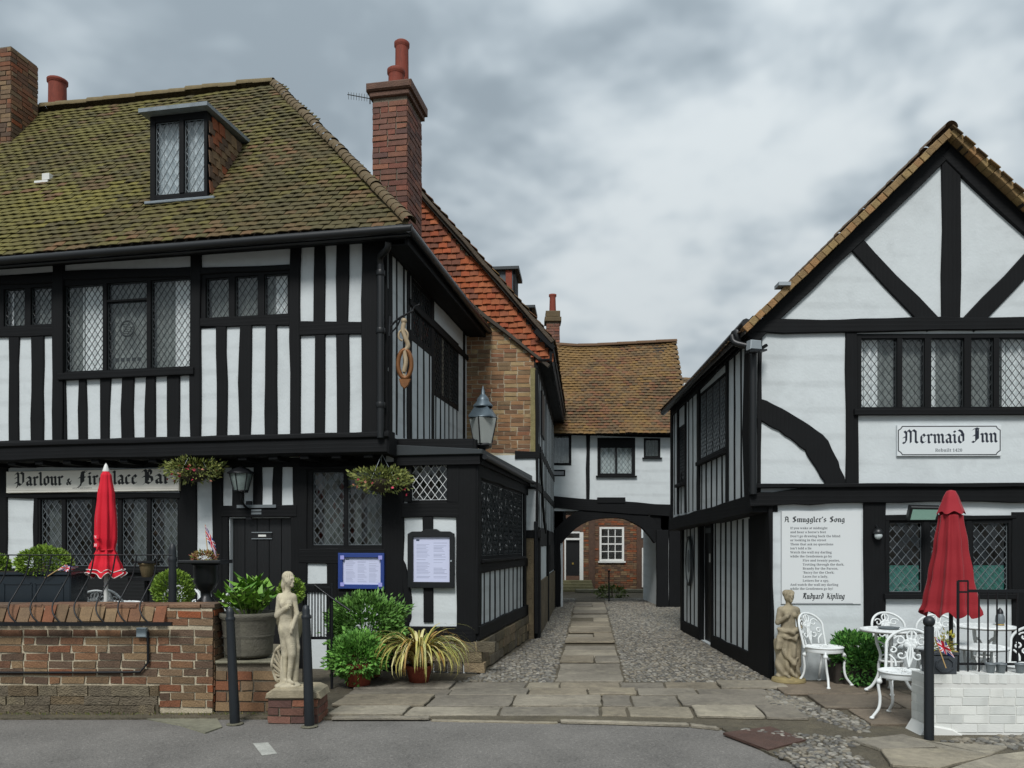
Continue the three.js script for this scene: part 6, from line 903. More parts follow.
// ---------------------------------------------------------------- planter with hydrangea leaves
{
  const [x, , z] = posAt(249, 7.86), y = 0.512; const p = thing('stone_planter', 'large banded grey planter holding the broad-leaved plant', 'planter', [x, y, z]);
  mesh('pot', lathe([[0, 0], [0.2, 0], [0.225, 0.03], [0.235, 0.19], [0.245, 0.2], [0.245, 0.215], [0.24, 0.22], [0.262, 0.37], [0.285, 0.39], [0.285, 0.43], [0.25, 0.43], [0.24, 0.38], [0, 0.37]], 32), std(0x6d6a60, { map: TX.stone, bumpMap: TX.gritB, bumpScale: 0.006 }), p); mesh('soil', lathe([[0, 0.375], [0.245, 0.38]], 20), MAT.soil, p);
  const h = thing('hydrangea', 'broad bright green leafy plant growing in the grey planter', 'plant', [x, y + 0.38, z]); const r = rng(6), lg = leafG(0.13, 0.085, 0.3), ms = GREENS.hyd.map(c => { const m = new THREE.MeshPhysicalMaterial({ roughness: 0.5, side: THREE.DoubleSide }); m.color.copy(c).multiplyScalar(0.8); return m; }); const stems = [];
  for (let i = 0; i < 26; i++) { const a = r() * 6.28, R = 0.06 + r() * 0.24, H = 0.1 + (1 - R / 0.34) * 0.28 + r() * 0.08, tx = Math.cos(a) * R, tz = Math.sin(a) * R; stems.push(tube([[tx * 0.3, 0, tz * 0.3], [tx * 0.7, H * 0.6, tz * 0.7], [tx, H, tz]], 0.006, 6, 5)); for (let k = 0; k < 9; k++) { const m = mesh('leaf', lg, ms[Math.floor(r() * 4)], h); const b = r() * 6.28, v = V3(Math.cos(b), 0.25 + r() * 0.7, Math.sin(b)).normalize(); m.quaternion.setFromUnitVectors(V3(0, 1, 0), v).multiply(new THREE.Quaternion().setFromAxisAngle(V3(0, 1, 0), Math.atan2(-v.x, -v.z) + Math.PI)); const t = 0.35 + 0.65 * (k / 8); m.position.set(tx * t, H * t, tz * t); m.scale.setScalar(0.6 + r() * 0.6); } }
  mesh('stems', stems, std(0x5a7030), h);
}
// ---------------------------------------------------------------- bollards
{
  const mk = (label, px, d, tilt, yTop, y0 = -0.02, ball) => { const [x, , z] = posAt(px, d); const b = thing('bollard', label, 'bollard', [x, y0, z], 0, 'bollards beside the road'); const H = yTop - y0, R = 0.041; const g = mesh('post', lathe(ball ? [[0, 0], [R * 0.95, 0], [R * 0.92, H * 0.96], [0, H * 0.965]] : [[0, 0], [R * 1.08, 0], [R * 1.05, H * 0.3], [R * 0.9, H * 0.88], [R * 1.05, H * 0.89], [R * 1.05, H * 0.91], [R * 0.82, H * 0.92], [R * 0.84, H * 0.955], [R * 0.6, H * 0.99], [0, H]], 20), MAT.bollard, b); if (ball) mesh('ball_finial', clean(new THREE.SphereGeometry(0.047, 18, 12)).translate(0, H, 0), MAT.bollard, b); mesh('collar', lathe([[R * 1.08, 0], [R * 1.9, 0.0], [R * 1.8, 0.012], [R * 1.05, 0.016]], 16), MAT.stoneCap, b); b.rotation.z = tilt; return b; };
  mk('slim dark bollard in front of the large grey planter', 235, 7.22, 0.045, 1.04); mk('dark bollard in front of the pale nude statue', 309.5, 7.12, 0.03, 1.07); mk('black ball-topped bollard in front of the white painted wall', 929, 6.58, 0, 0.97, -0.02, true); mk('dark post rising behind the low brick wall', 172.5, 8.0, 0, F_top(543, 8.0));
}
function F_top(py, d) { return EYE + (HY - py) * d / FOC; }
// ---------------------------------------------------------------- urn, trough, topiary
function ball(label, px, py, d, rx, ry, n, seed, baseY = 0, cols = GREENS.box, name = 'topiary_bush') {
  const y = F_top(py, d), [x, , z] = posAt(px, d); const b = thing(name, label, 'plant', [x, baseY, z]);
  mesh('foliage', foliage(clump(n, [rx, ry, rx], [0, y - baseY, 0], seed, { dense: 0.3, lump: 0.14 }).map(s => [...s, 1]), leafG(0.036, 0.02), cols, seed + 1), leafMat, b, 'stuff'); mesh('stem', rod([0, 0, 0], [0, y - baseY, 0], 0.02, 0.012), std(0x4a3a28, { map: TX.bark }), b); return b;
}
{
  const d = 8.35, y1 = F_top(574, d), [x, , z] = posAt(20, d), t = thing('trough_planter', 'long glossy black trough standing behind the brick wall', 'planter', [x - 0.1, 0.0, z]); const w2 = 0.72, h = y1; const m = std(0x2a3238, { roughness: 0.22, metalness: 0.2 });
  mesh('box', prism(rectP(-w2, w2, 0, h), -0.17, 0.17, [], 0.012), m, t); for (const q of [-0.52, -0.17, 0.18, 0.5]) mesh('panel_moulding', [bar([q - 0.14, h - 0.09, 0.172], [q + 0.14, h - 0.09, 0.172], 0.02, 0.012), bar([q - 0.14, h - 0.29, 0.172], [q + 0.14, h - 0.29, 0.172], 0.02, 0.012), bar([q - 0.14, h - 0.29, 0.172], [q - 0.14, h - 0.09, 0.172], 0.02, 0.012), bar([q + 0.14, h - 0.29, 0.172], [q + 0.14, h - 0.09, 0.172], 0.02, 0.012)], m, t); mesh('rim', boxG(-w2 - 0.02, w2 + 0.02, h, h + 0.025, -0.19, 0.19), m, t); mesh('soil', boxG(-w2 + 0.03, w2 - 0.03, h + 0.025, h + 0.032, -0.16, 0.16), MAT.soil, t);
  ball('wide clipped green bush in the black trough', 44, 563, d, 0.25, 0.16, 2600, 21, h); ball('clipped green bush cut off by the left edge of the view', -4, 568, d, 0.12, 0.13, 1300, 22, h);
  ball('round clipped bush behind the dark post', 173, 590, 8.5, 0.19, 0.2, 2400, 23, 0.2); const p = thing('terrace_pot', 'dark pot under the round clipped bush behind the wall', 'pot', [posAt(173, 8.5)[0], 0, -8.5]); mesh('pot', lathe([[0, 0], [0.13, 0], [0.17, 0.26], [0.19, 0.27], [0.19, 0.3], [0.15, 0.3], [0.14, 0.26], [0, 0.25]], 20), MAT.blackPaint, p);
  ball('small clipped bush behind the pale statue', 291, 591, 8.7, 0.13, 0.13, 1200, 24, 0.75); const q = thing('stone_urn', 'small stone urn behind the pale statue', 'urn', [posAt(291, 8.7)[0], 0, -8.7]); mesh('bowl', lathe([[0, 0], [0.13, 0], [0.13, 0.05], [0.06, 0.1], [0.05, 0.5], [0.1, 0.6], [0.17, 0.8], [0.19, 0.86], [0.16, 0.86], [0, 0.8]], 20), statueMat(0xb0a890), q);
}
{
  const d = 8.9, [x, , z] = posAt(206, d), yt = F_top(559, d); const u = thing('pedestal_urn', 'tall black urn with wide flat rim on the terrace', 'urn', [x, 0, z]); const H = yt;
  mesh('bowl', lathe([[0, H - 0.05], [0.17, H - 0.05], [0.135, H - 0.07], [0.135, H - 0.25], [0.1, H - 0.32], [0.06, H - 0.36], [0.055, H - 0.42], [0.13, H - 0.5], [0.13, H - 0.54], [0, H - 0.54]], 26), MAT.blackPaint, u); mesh('rim', prism(rectP(-0.23, 0.23, H - 0.05, H - 0.01), -0.2, 0.2, [], 0.01), MAT.blackPaint, u); mesh('pedestal', prism(rectP(-0.15, 0.15, 0, H - 0.54), -0.15, 0.15, [], 0.01), MAT.blackPaint, u);
  const p = thing('bedding_plant', 'low reddish-green plants growing in the black urn', 'plant', [x, H - 0.01, z]); mesh('foliage', foliage(clump(420, [0.13, 0.06, 0.11], [-0.02, 0.03, 0], 7, {}).map(s => [...s, 1]), leafG(0.04, 0.02), hexes(0x8a7a40, 0x9a5a4a, 0x6a7a34, 0xa88a60), 9), leafMat, p, 'stuff');
}
// ---------------------------------------------------------------- little flags
const flagTex = canvas(256, 160, (x, W, H) => { x.fillStyle = '#1f2f86'; x.fillRect(0, 0, W, H); const l = (a, b, c, d, w, s) => { x.strokeStyle = s; x.lineWidth = w; x.beginPath(); x.moveTo(a, b); x.lineTo(c, d); x.stroke(); }; l(0, 0, W, H, 34, '#ececec'); l(0, H, W, 0, 34, '#ececec'); l(0, 0, W, H, 12, '#c41f36'); l(0, H, W, 0, 12, '#c41f36'); l(W / 2, 0, W / 2, H, 54, '#ececec'); l(0, H / 2, W, H / 2, 54, '#ececec'); l(W / 2, 0, W / 2, H, 32, '#c41f36'); l(0, H / 2, W, H / 2, 32, '#c41f36'); }, '#1f2f86');
const flagMat = new THREE.MeshStandardMaterial({ map: flagTex, roughness: 0.8, side: THREE.DoubleSide });
function flag(label, pos, ang, w, h, drop, turn) {
  const f = thing('small_flag', label, 'flag', pos, turn, 'small paper flags'); const dx = Math.sin(ang), dy = Math.cos(ang), L = w + 0.12; mesh('stick', rod([0, 0, 0], [dx * L, dy * L, 0], 0.005), std(0xb89a68), f);
  const g = new THREE.PlaneGeometry(w, h, 12, 8), p = g.attributes.position; for (let i = 0; i < p.count; i++) { const a = p.getX(i) / w + 0.5, b = p.getY(i) / h + 0.5; const s = 0.1 + b * h; let X = dx * (s + L - h - 0.1), Y = dy * (s + L - h - 0.1); X += a * w * (1 - drop * 0.55) * (drop < 0.5 ? 1 : 0.8); Y -= a * w * drop; p.setXYZ(i, X, Y, 0.025 * Math.sin(a * 9 + b * 2) * (0.3 + a)); } g.computeVertexNormals(); mesh('cloth', clean(g), flagMat, f);
}
flag('small union flag drooping from the black urn', [posAt(208, 8.85)[0], F_top(558, 8.85), -8.85], -0.08, 0.25, 0.15, 0.85, 0.3);
flag('small union flag leaning out of the black trough', [posAt(45, 8.15)[0], F_top(578, 8.15), -8.15], 1.0, 0.13, 0.1, 0.15, 0);
flag('small union flag tucked in the black planter box', [posAt(946, 6.56)[0], F_top(668, 6.56), -6.56], -0.35, 0.15, 0.12, 0.4, 0);
// ---------------------------------------------------------------- closed parasols
function parasol(name, label, x, z, prof, n, amp, mat, trimMat, poleMat, poleR, yb) {
  const t = thing(name, label, 'parasol', [x, 0, z]); const seg = 96, rows = []; for (let i = 0; i + 1 < prof.length; i++) { const k = 6; for (let j = 0; j < k; j++) rows.push([mix(prof[i][0], prof[i + 1][0], sm(j / k)), mix(prof[i][1], prof[i + 1][1], j / k), mix(prof[i][2] ?? amp, prof[i + 1][2] ?? amp, j / k)]); } rows.push([...prof[prof.length - 1]]);
  const g = new THREE.PlaneGeometry(1, 1, seg, rows.length - 1), p = g.attributes.position; for (let j = 0; j < rows.length; j++) for (let i = 0; i <= seg; i++) { const a = i / seg * Math.PI * 2, [r, y, am = amp] = rows[j]; const w = Math.sin(a * n + Math.sin(y * 5) * 0.4) + 0.35 * Math.sin(a * n * 2 + 1 + y * 3); const R = r * (1 + am * w); const hem = j > rows.length - 4 ? (0.03 * Math.sin(a * n * 1 + 0.8)) * (j - rows.length + 4) / 3 : 0; p.setXYZ(j * (seg + 1) + i, Math.cos(a) * R, y + hem, Math.sin(a) * R); } g.computeVertexNormals(); const gg = clean(g); mesh('canopy', gg, mat, t);
  mesh('pole', rod([0, yb, 0], [0, prof[0][1] + 0.02, 0], poleR), poleMat, t); return { t, rows, seg, n, amp };
}
const redCloth = (hex) => new THREE.MeshPhysicalMaterial({ color: hex, roughness: 0.85, sheen: 0.4, sheenRoughness: 0.6, sheenColor: new THREE.Color(0xffffff), side: THREE.DoubleSide, bumpMap: TX.gritB, bumpScale: 0.002 });
{
  const d = 8.45, [x, , z] = posAt(106, d), Y = (py) => F_top(py, d), k = d / FOC;
  const { t } = parasol('closed_parasol', 'closed bright red parasol with white trim on the terrace', x, z, [[2.5 * k, Y(470), 0.02], [5 * k, Y(476), 0.06], [7.6 * k, Y(496), 0.1], [9.2 * k, Y(520), 0.12], [9 * k, Y(538), 0.14], [7.4 * k, Y(549), 0.16], [9.6 * k, Y(557), 0.18], [13 * k, Y(568), 0.18], [15 * k, Y(575), 0.2]], 7, 0.12, redCloth(0xc80e28), null, MAT.whitePaint, 0.022, 0.02);
  mesh('tip', lathe([[0, Y(463)], [1.4 * k, Y(465)], [3.4 * k, Y(471)], [2 * k, Y(473)]], 14), MAT.whitePaint, t); mesh('tie', clean(new THREE.TorusGeometry(7.7 * k, 0.012, 6, 30).rotateX(Math.PI / 2)).translate(0, Y(550), 0), redCloth(0xb80f26), t);
  for (const [q, w] of [[575.3, 1], [570.8, 0.93]]) { const pts = []; for (let i = 0; i < 96; i++) { const a = i / 96 * Math.PI * 2, am = 0.21, y = Y(q), rb = q > 572 ? 15.1 * k : 13.9 * k; const ww = Math.sin(a * 7 + Math.sin(y * 5) * 0.4) + 0.35 * Math.sin(a * 14 + 1 + y * 3), R = rb * (1 + am * ww) + 0.003; pts.push([Math.cos(a) * R, y + 0.03 * Math.sin(a * 7 + 0.8) * (q > 572 ? 1 : 0.55), Math.sin(a) * R]); } mesh('white_trim', tube(pts, 0.005, 140, 4, true), MAT.whitePaint, t); }
  const tx = (s, w) => canvas(128, 64, (c, W, H) => { c.fillStyle = '#f4f0ee'; c.font = 'bold 54px serif'; c.fillText(s, 8, 52); }, '#d8122e');
  for (const [s, px, py] of [['\u2019N', 98.5, 537], ['RY', 99, 545]]) { const a = -0.95; const R = 10.6 * k; const o = mesh('printed_letters', new THREE.PlaneGeometry(0.07, 0.045), new THREE.MeshStandardMaterial({ map: tx(s), roughness: 0.85 }), t); o.position.set(Math.sin(-0.42) * R * 0.98, Y(py), Math.cos(0.42) * R * 0.98 + 0.012); o.rotation.y = -0.42; }
  mesh('base', lathe([[0, 0.0], [0.24, 0.0], [0.24, 0.05], [0.05, 0.08], [0.035, 0.25], [0.022, 0.25]], 24), MAT.blackPaint, t);
}
{
  const d = 7.75, [x, , z] = posAt(951, d), Y = (py) => F_top(py, d), k = d / FOC;
  const { t } = parasol('closed_parasol', 'closed dark red parasol beside the white painted wall', x, z, [[6 * k, Y(512), 0.05], [10.5 * k, Y(516), 0.08], [14 * k, Y(545), 0.1], [18 * k, Y(575), 0.12], [22 * k, Y(602), 0.13], [25 * k, Y(614), 0.14]], 9, 0.12, redCloth(0x8a1620), null, MAT.darkDoor, 0.02, 0.02);
  const top = parasolCap(k, Y); mesh('vent_cap', top, redCloth(0x921a26), t); mesh('base', lathe([[0, 0.02], [0.25, 0.02], [0.25, 0.07], [0.04, 0.1], [0.03, 0.3], [0.02, 0.3]], 24), MAT.blackPaint, t);
}
function parasolCap(k, Y) { const g = new THREE.PlaneGeometry(1, 1, 72, 12), p = g.attributes.position, pr = [[0.5, 490], [4, 491], [6.5, 496], [9, 504], [12.5, 513]]; for (let j = 0; j <= 12; j++) for (let i = 0; i <= 72; i++) { const s = j / 12 * 4, q = Math.min(3, Math.floor(s)), f = s - q, r = mix(pr[q][0], pr[q + 1][0], f) * k, y = mix(pr[q][1], pr[q + 1][1], f), a = i / 72 * Math.PI * 2, w = Math.sin(a * 6); p.setXYZ(j * 73 + i, Math.cos(a) * r * (1 + 0.08 * w * j / 12), Y(y + (j > 9 ? 1.5 * w * (j - 9) / 3 : 0)), Math.sin(a) * r * (1 + 0.08 * w * j / 12)); } g.computeVertexNormals(); return clean(g); }
// ---------------------------------------------------------------- hanging baskets
function basket(label, px, py, F, w, seed, wpx) {
  const c = F.p(px, py, w), o = F.w(c[0], c[1], w); const b = thing('hanging_basket', label, 'hanging basket', [o.x, o.y, o.z], F.deg * Math.PI / 180, 'hanging flower baskets'); const R = wpx * 0.5 * -o.z / FOC;
  mesh('bowl', lathe([[0, -0.16], [0.1, -0.14], [0.17, -0.06], [0.18, 0.0], [0.17, 0.0], [0, -0.02]], 18), std(0x3a3226), b); mesh('foliage', foliage([...clump(900, [R, 0.12, R * 0.8], [0, 0.03, 0], seed, { lump: 0.4 }), ...clump(240, [R * 0.95, 0.1, R * 0.7], [0, -0.06, 0], seed + 3, { lump: 0.5 })].map(s => [...s, 1]), leafG(0.05, 0.022), GREENS.basket, seed), leafMat, b, 'stuff');
  const r = rng(seed); const fl = []; for (let i = 0; i < 16; i++) { const a = r() * 6.28, q = 0.6 + r() * 0.4; fl.push([Math.cos(a) * R * q, -0.05 - r() * 0.16 * (r() < 0.4 ? 1 : -0.6), Math.abs(Math.sin(a)) * R * q * 0.8, r() - 0.5, -0.2, 0.6, 1]); } mesh('flowers', foliage(fl, leafG(0.05, 0.045, 0.1), hexes(0xb83048, 0xc85060, 0xa02038, 0xc88a70), seed + 9), leafMat, b, 'stuff');
  const ch = []; for (let i = 0; i < 3; i++) { const a = i * 2.09; ch.push(rod([Math.cos(a) * 0.17, 0, Math.sin(a) * 0.17], [0, 0.32, 0], 0.003, 0.003, 4)); } mesh('chains', ch, MAT.zinc, b); mesh('hook', rod([0, 0.32, 0], [0, 0.5, 0], 0.006), MAT.iron, b); return b;
}
basket('hanging basket of green and red flowers beside the cream signboard', 195, 470, FG, 0.32, 41, 60); basket('hanging basket of trailing green plants by the small bay window', 382, 480, FG, 0.3, 45, 62);
// ---------------------------------------------------------------- lanterns and lamps
{
  const o = FG.w(FG.p(241, 478, 0.22)[0], FG.p(241, 491, 0.22)[1], 0.22); const l = thing('wall_lantern', 'black wall lantern with frosted glass above the inn door', 'lantern', o.toArray(), FG.deg * Math.PI / 180);
  const gl = std(0x8a9894, { roughness: 0.25, map: TX.grit }); mesh('glass', lathe([[0.085, 0.0], [0.14, 0.22], [0.138, 0.22], [0.083, 0.0]], 6), gl, l); mesh('cap', lathe([[0.165, 0.22], [0.17, 0.235], [0.09, 0.29], [0.03, 0.31], [0, 0.33]], 6), MAT.iron, l); mesh('base', lathe([[0, -0.02], [0.09, -0.02], [0.09, 0.01], [0, 0.01]], 6), MAT.iron, l); const rb = []; for (let i = 0; i < 6; i++) { const a = i * Math.PI / 3; rb.push(rod([Math.sin(a) * 0.087, 0, Math.cos(a) * 0.087], [Math.sin(a) * 0.143, 0.225, Math.cos(a) * 0.143], 0.007)); } mesh('bars', rb, MAT.iron, l); mesh('bracket', [tube([[0, -0.02, 0], [0, -0.12, -0.02], [0, -0.2, -0.12], [0, -0.22, -0.2]], 0.016, 16, 8), boxG(-0.04, 0.04, -0.36, -0.12, -0.215, -0.195)], MAT.iron, l);
}
{
  const w = FL.w(BAYU - 0.06, 0, -0.5), d = -w.z; const [x] = posAt(483, d); const l = thing('corner_lantern', 'large glazed street lantern with tiered top at the bay roof corner', 'lantern', [x, 2.84, w.z]); const k = 0.92;
  const gm = new THREE.MeshPhysicalMaterial({ color: 0xcfd4d0, roughness: 0.25, transmission: 0.6, thickness: 0 }); for (let i = 0; i < 4; i++) { const a = i * Math.PI / 2 + 0.5; const g = prism([[-0.085 * k, 0], [0.085 * k, 0], [0.135 * k, 0.32], [-0.135 * k, 0.32]], -0.002, 0.002); g.rotateX(0.155); g.translate(0, 0, 0.088 * k); g.rotateY(a); g.translate(0, 0.04, 0); mesh('glass', g, gm, l); }
  const rib = []; for (let i = 0; i < 4; i++) { const a = i * Math.PI / 2 + 0.5 + Math.PI / 4; rib.push(rod([Math.sin(a) * 0.125 * k, 0.04, Math.cos(a) * 0.125 * k], [Math.sin(a) * 0.196 * k, 0.365, Math.cos(a) * 0.196 * k], 0.009)); } mesh('bars', rib, MAT.blackPaint, l);
  const cap = std(0x4f5b62, { roughness: 0.4, metalness: 0.4 }); mesh('roof', [lathe([[0.22 * k, 0.36], [0.225 * k, 0.38], [0.13 * k, 0.5], [0.12 * k, 0.51]], 4).rotateY(0.5), lathe([[0.12, 0.5], [0.13, 0.52], [0.075, 0.58], [0.08, 0.6], [0.05, 0.64], [0.025, 0.67], [0.02, 0.72], [0, 0.78]], 16)], cap, l); mesh('base', lathe([[0, -0.09], [0.03, -0.09], [0.04, -0.03], [0.12, 0.0], [0.13, 0.04], [0, 0.04]], 4).rotateY(0.5), MAT.blackPaint, l); mesh('burner', rod([0, 0.04, 0], [0, 0.2, 0], 0.02, 0.012), MAT.whitePaint, l);
}
{
  const o = FR.p(878, 533, 0.08), p = FR.w(o[0], o[1], 0.08); const l = thing('bulkhead_lamp', 'small round wall lamp on the post beside the poem panel', 'lamp', p.toArray(), 0.01); mesh('hood', clean(new THREE.SphereGeometry(0.06, 18, 10, 0, 6.3, 0, 1.7)), MAT.blackPaint, l); mesh('globe', clean(new THREE.SphereGeometry(0.045, 16, 12)).translate(0, -0.03, 0.01), std(0xb8c0c0, { roughness: 0.2 }), l); mesh('bracket', [rod([0, 0.05, 0], [0, 0.09, -0.05], 0.012), rod([0, 0.02, -0.03], [0, 0.02, -0.075], 0.02)], MAT.iron, l);
  const fo = FR.p(923, 514, 0.28), fp = FR.w(fo[0], fo[1], 0.28); const f = thing('floodlight', 'flat black floodlight with green-tinted glass under the beam', 'lamp', fp.toArray(), -0.15); mesh('housing', prism([[-0.17, -0.07], [0.14, -0.07], [0.17, 0.09], [-0.15, 0.1]], -0.06, 0.04, [], 0.01).rotateX(0.3), MAT.blackPaint, f); mesh('glass', prism([[-0.145, -0.055], [0.12, -0.055], [0.145, 0.06], [-0.13, 0.065]], 0.041, 0.047).rotateX(0.3), std(0x7fa394, { roughness: 0.15 }), f); mesh('bracket', bar([0, 0.06, -0.03], [0, 0.1, -0.25], 0.03, 0.02), MAT.iron, f);
  const co = FR.p(754, 346, 0.2), cp = FR.w(co[0], co[1], 0.2); const c = thing('security_light', 'grey security floodlight fixed at the gable corner under the eaves', 'lamp', cp.toArray(), 0.3); mesh('housing', prism([[-0.08, -0.05], [0.08, -0.05], [0.07, 0.06], [-0.07, 0.06]], -0.05, 0.05, [], 0.01), MAT.zinc, c); mesh('visor', bar([-0.1, -0.08, 0.02], [0.13, -0.05, 0.02], 0.02, 0.1), MAT.blackPaint, c); mesh('bracket', [bar([0, 0.05, 0], [0, 0.08, -0.18], 0.03, 0.03), bar([0.1, -0.02, 0], [0.16, 0.02, 0.02], 0.03, 0.04)], MAT.iron, c);
}
// ---------------------------------------------------------------- hanging sign on its iron bracket
{
  const w = FL.w(0.02, 0, 0.0); const d = 9.62, [x, , z] = posAt(404.5, d), Y = (py) => F_top(py, d), k = d / FOC; const s = thing('hanging_sign', 'gilded openwork mermaid sign hanging from iron bracket at the corner', 'sign', [x, Y(318), z], 0);
  const y = (py) => Y(py) - Y(318), X = (px) => (px - 404.5) * k; const gold = std(0x8a5a30, { roughness: 0.45, metalness: 0.35, map: TX.grit }), pale = std(0xb8a484, { roughness: 0.6, map: TX.grit });
  const ring = []; for (let i = 0; i < 28; i++) { const a = i / 28 * 6.283; ring.push([X(404.8) + Math.cos(a) * 6.6 * k, y(364) + Math.sin(a) * 14 * k, 0]); } mesh('ring', tube(ring, 0.027, 60, 8, true), gold, s); mesh('ring_foot', [prism([[X(399), y(379)], [X(411), y(379)], [X(408), y(386)], [X(404.5), y(389)], [X(401), y(386)]], -0.02, 0.02, [], 0.006)], gold, s);
  mesh('figure', [tube([[X(404), y(323), 0], [X(403), y(330), 0.01], [X(405.5), y(338), 0.01], [X(408), y(346), 0], [X(405), y(352), 0], [X(406), y(362), 0.01], [X(404), y(372), 0]], 0.028, 40, 8), clean(new THREE.SphereGeometry(0.036, 14, 10)).translate(X(404), y(321), 0), tube([[X(403.5), y(329), 0.01], [X(399.5), y(333), 0.02], [X(399.5), y(339), 0.02], [X(402.5), y(341), 0.01]], 0.013, 16, 6), tube([[X(404.5), y(329), 0.01], [X(408), y(334), 0.02], [X(407.5), y(340), 0.01]], 0.012, 12, 6), prism([[X(404), y(372)], [X(400.5), y(378)], [X(404), y(376)], [X(407.5), y(378)]], -0.008, 0.008)], pale, s);
  mesh('bracket', [tube([[X(389), y(326), -0.06], [X(397), y(319), -0.03], [X(405), y(315), 0], [X(414), y(311), 0.02]], 0.013, 24, 6), tube([[X(390), y(332), -0.06], [X(397), y(325), -0.03], [X(401), y(317), 0]], 0.01, 16, 6), tube([[X(412), y(312), 0.02], [X(415), y(307), 0.02], [X(418), y(306), 0.03], [X(420), y(305), 0.03]], 0.009, 12, 6), tube([[X(389.5), y(315), -0.06], [X(388.5), y(335), -0.06]], 0.016, 6, 6), rod([X(404.5), y(316), 0], [X(404.2), y(321), 0], 0.008)], MAT.iron, s);
}
{ // plaque on the alley wall
  const u = FRS.u(690, 0.03), v = FRS.p(690, 561, 0.03)[1], o = FRS.w(u, v, 0.036); const p = thing('oval_plaque', 'tall oval grey plaque on the striped alley wall', 'plaque', o.toArray(), FRS.deg * Math.PI / 180); mesh('board', clean(new THREE.CylinderGeometry(0.5, 0.5, 0.03, 36).rotateX(Math.PI / 2).scale(0.42, 0.82, 1)), std(0xb4bcbc), p); mesh('rim', clean(new THREE.TorusGeometry(0.5, 0.04, 8, 40).scale(0.42, 0.82, 0.6)).translate(0, 0, 0.012), MAT.leadDark, p); mesh('crest', clean(new THREE.CylinderGeometry(0.5, 0.5, 0.02, 30).rotateX(Math.PI / 2).scale(0.2, 0.4, 1)).translate(0, 0, 0.014), MAT.lead, p);
}
{ // aerial
  const o = FL.w(FL.sub(0, -0.95, 0).u(370), 0, -0.95); const d = -o.z; const a = thing('aerial', 'thin television aerial fixed to the tall chimney', 'aerial', [o.x, F_top(98, d), o.z], 0.2); const el = []; for (let i = 0; i < 8; i++) el.push(rod([-0.04 - i * 0.035, 0, -0.09], [-0.04 - i * 0.035, 0, 0.09], 0.003, 0.003, 4)); mesh('boom', [rod([0.02, -0.01, 0], [-0.3, 0.015, 0], 0.006), rod([0.0, 0, 0], [0.0, -0.08, 0], 0.008)], MAT.iron, a); mesh('elements', el, MAT.zinc, a);
}
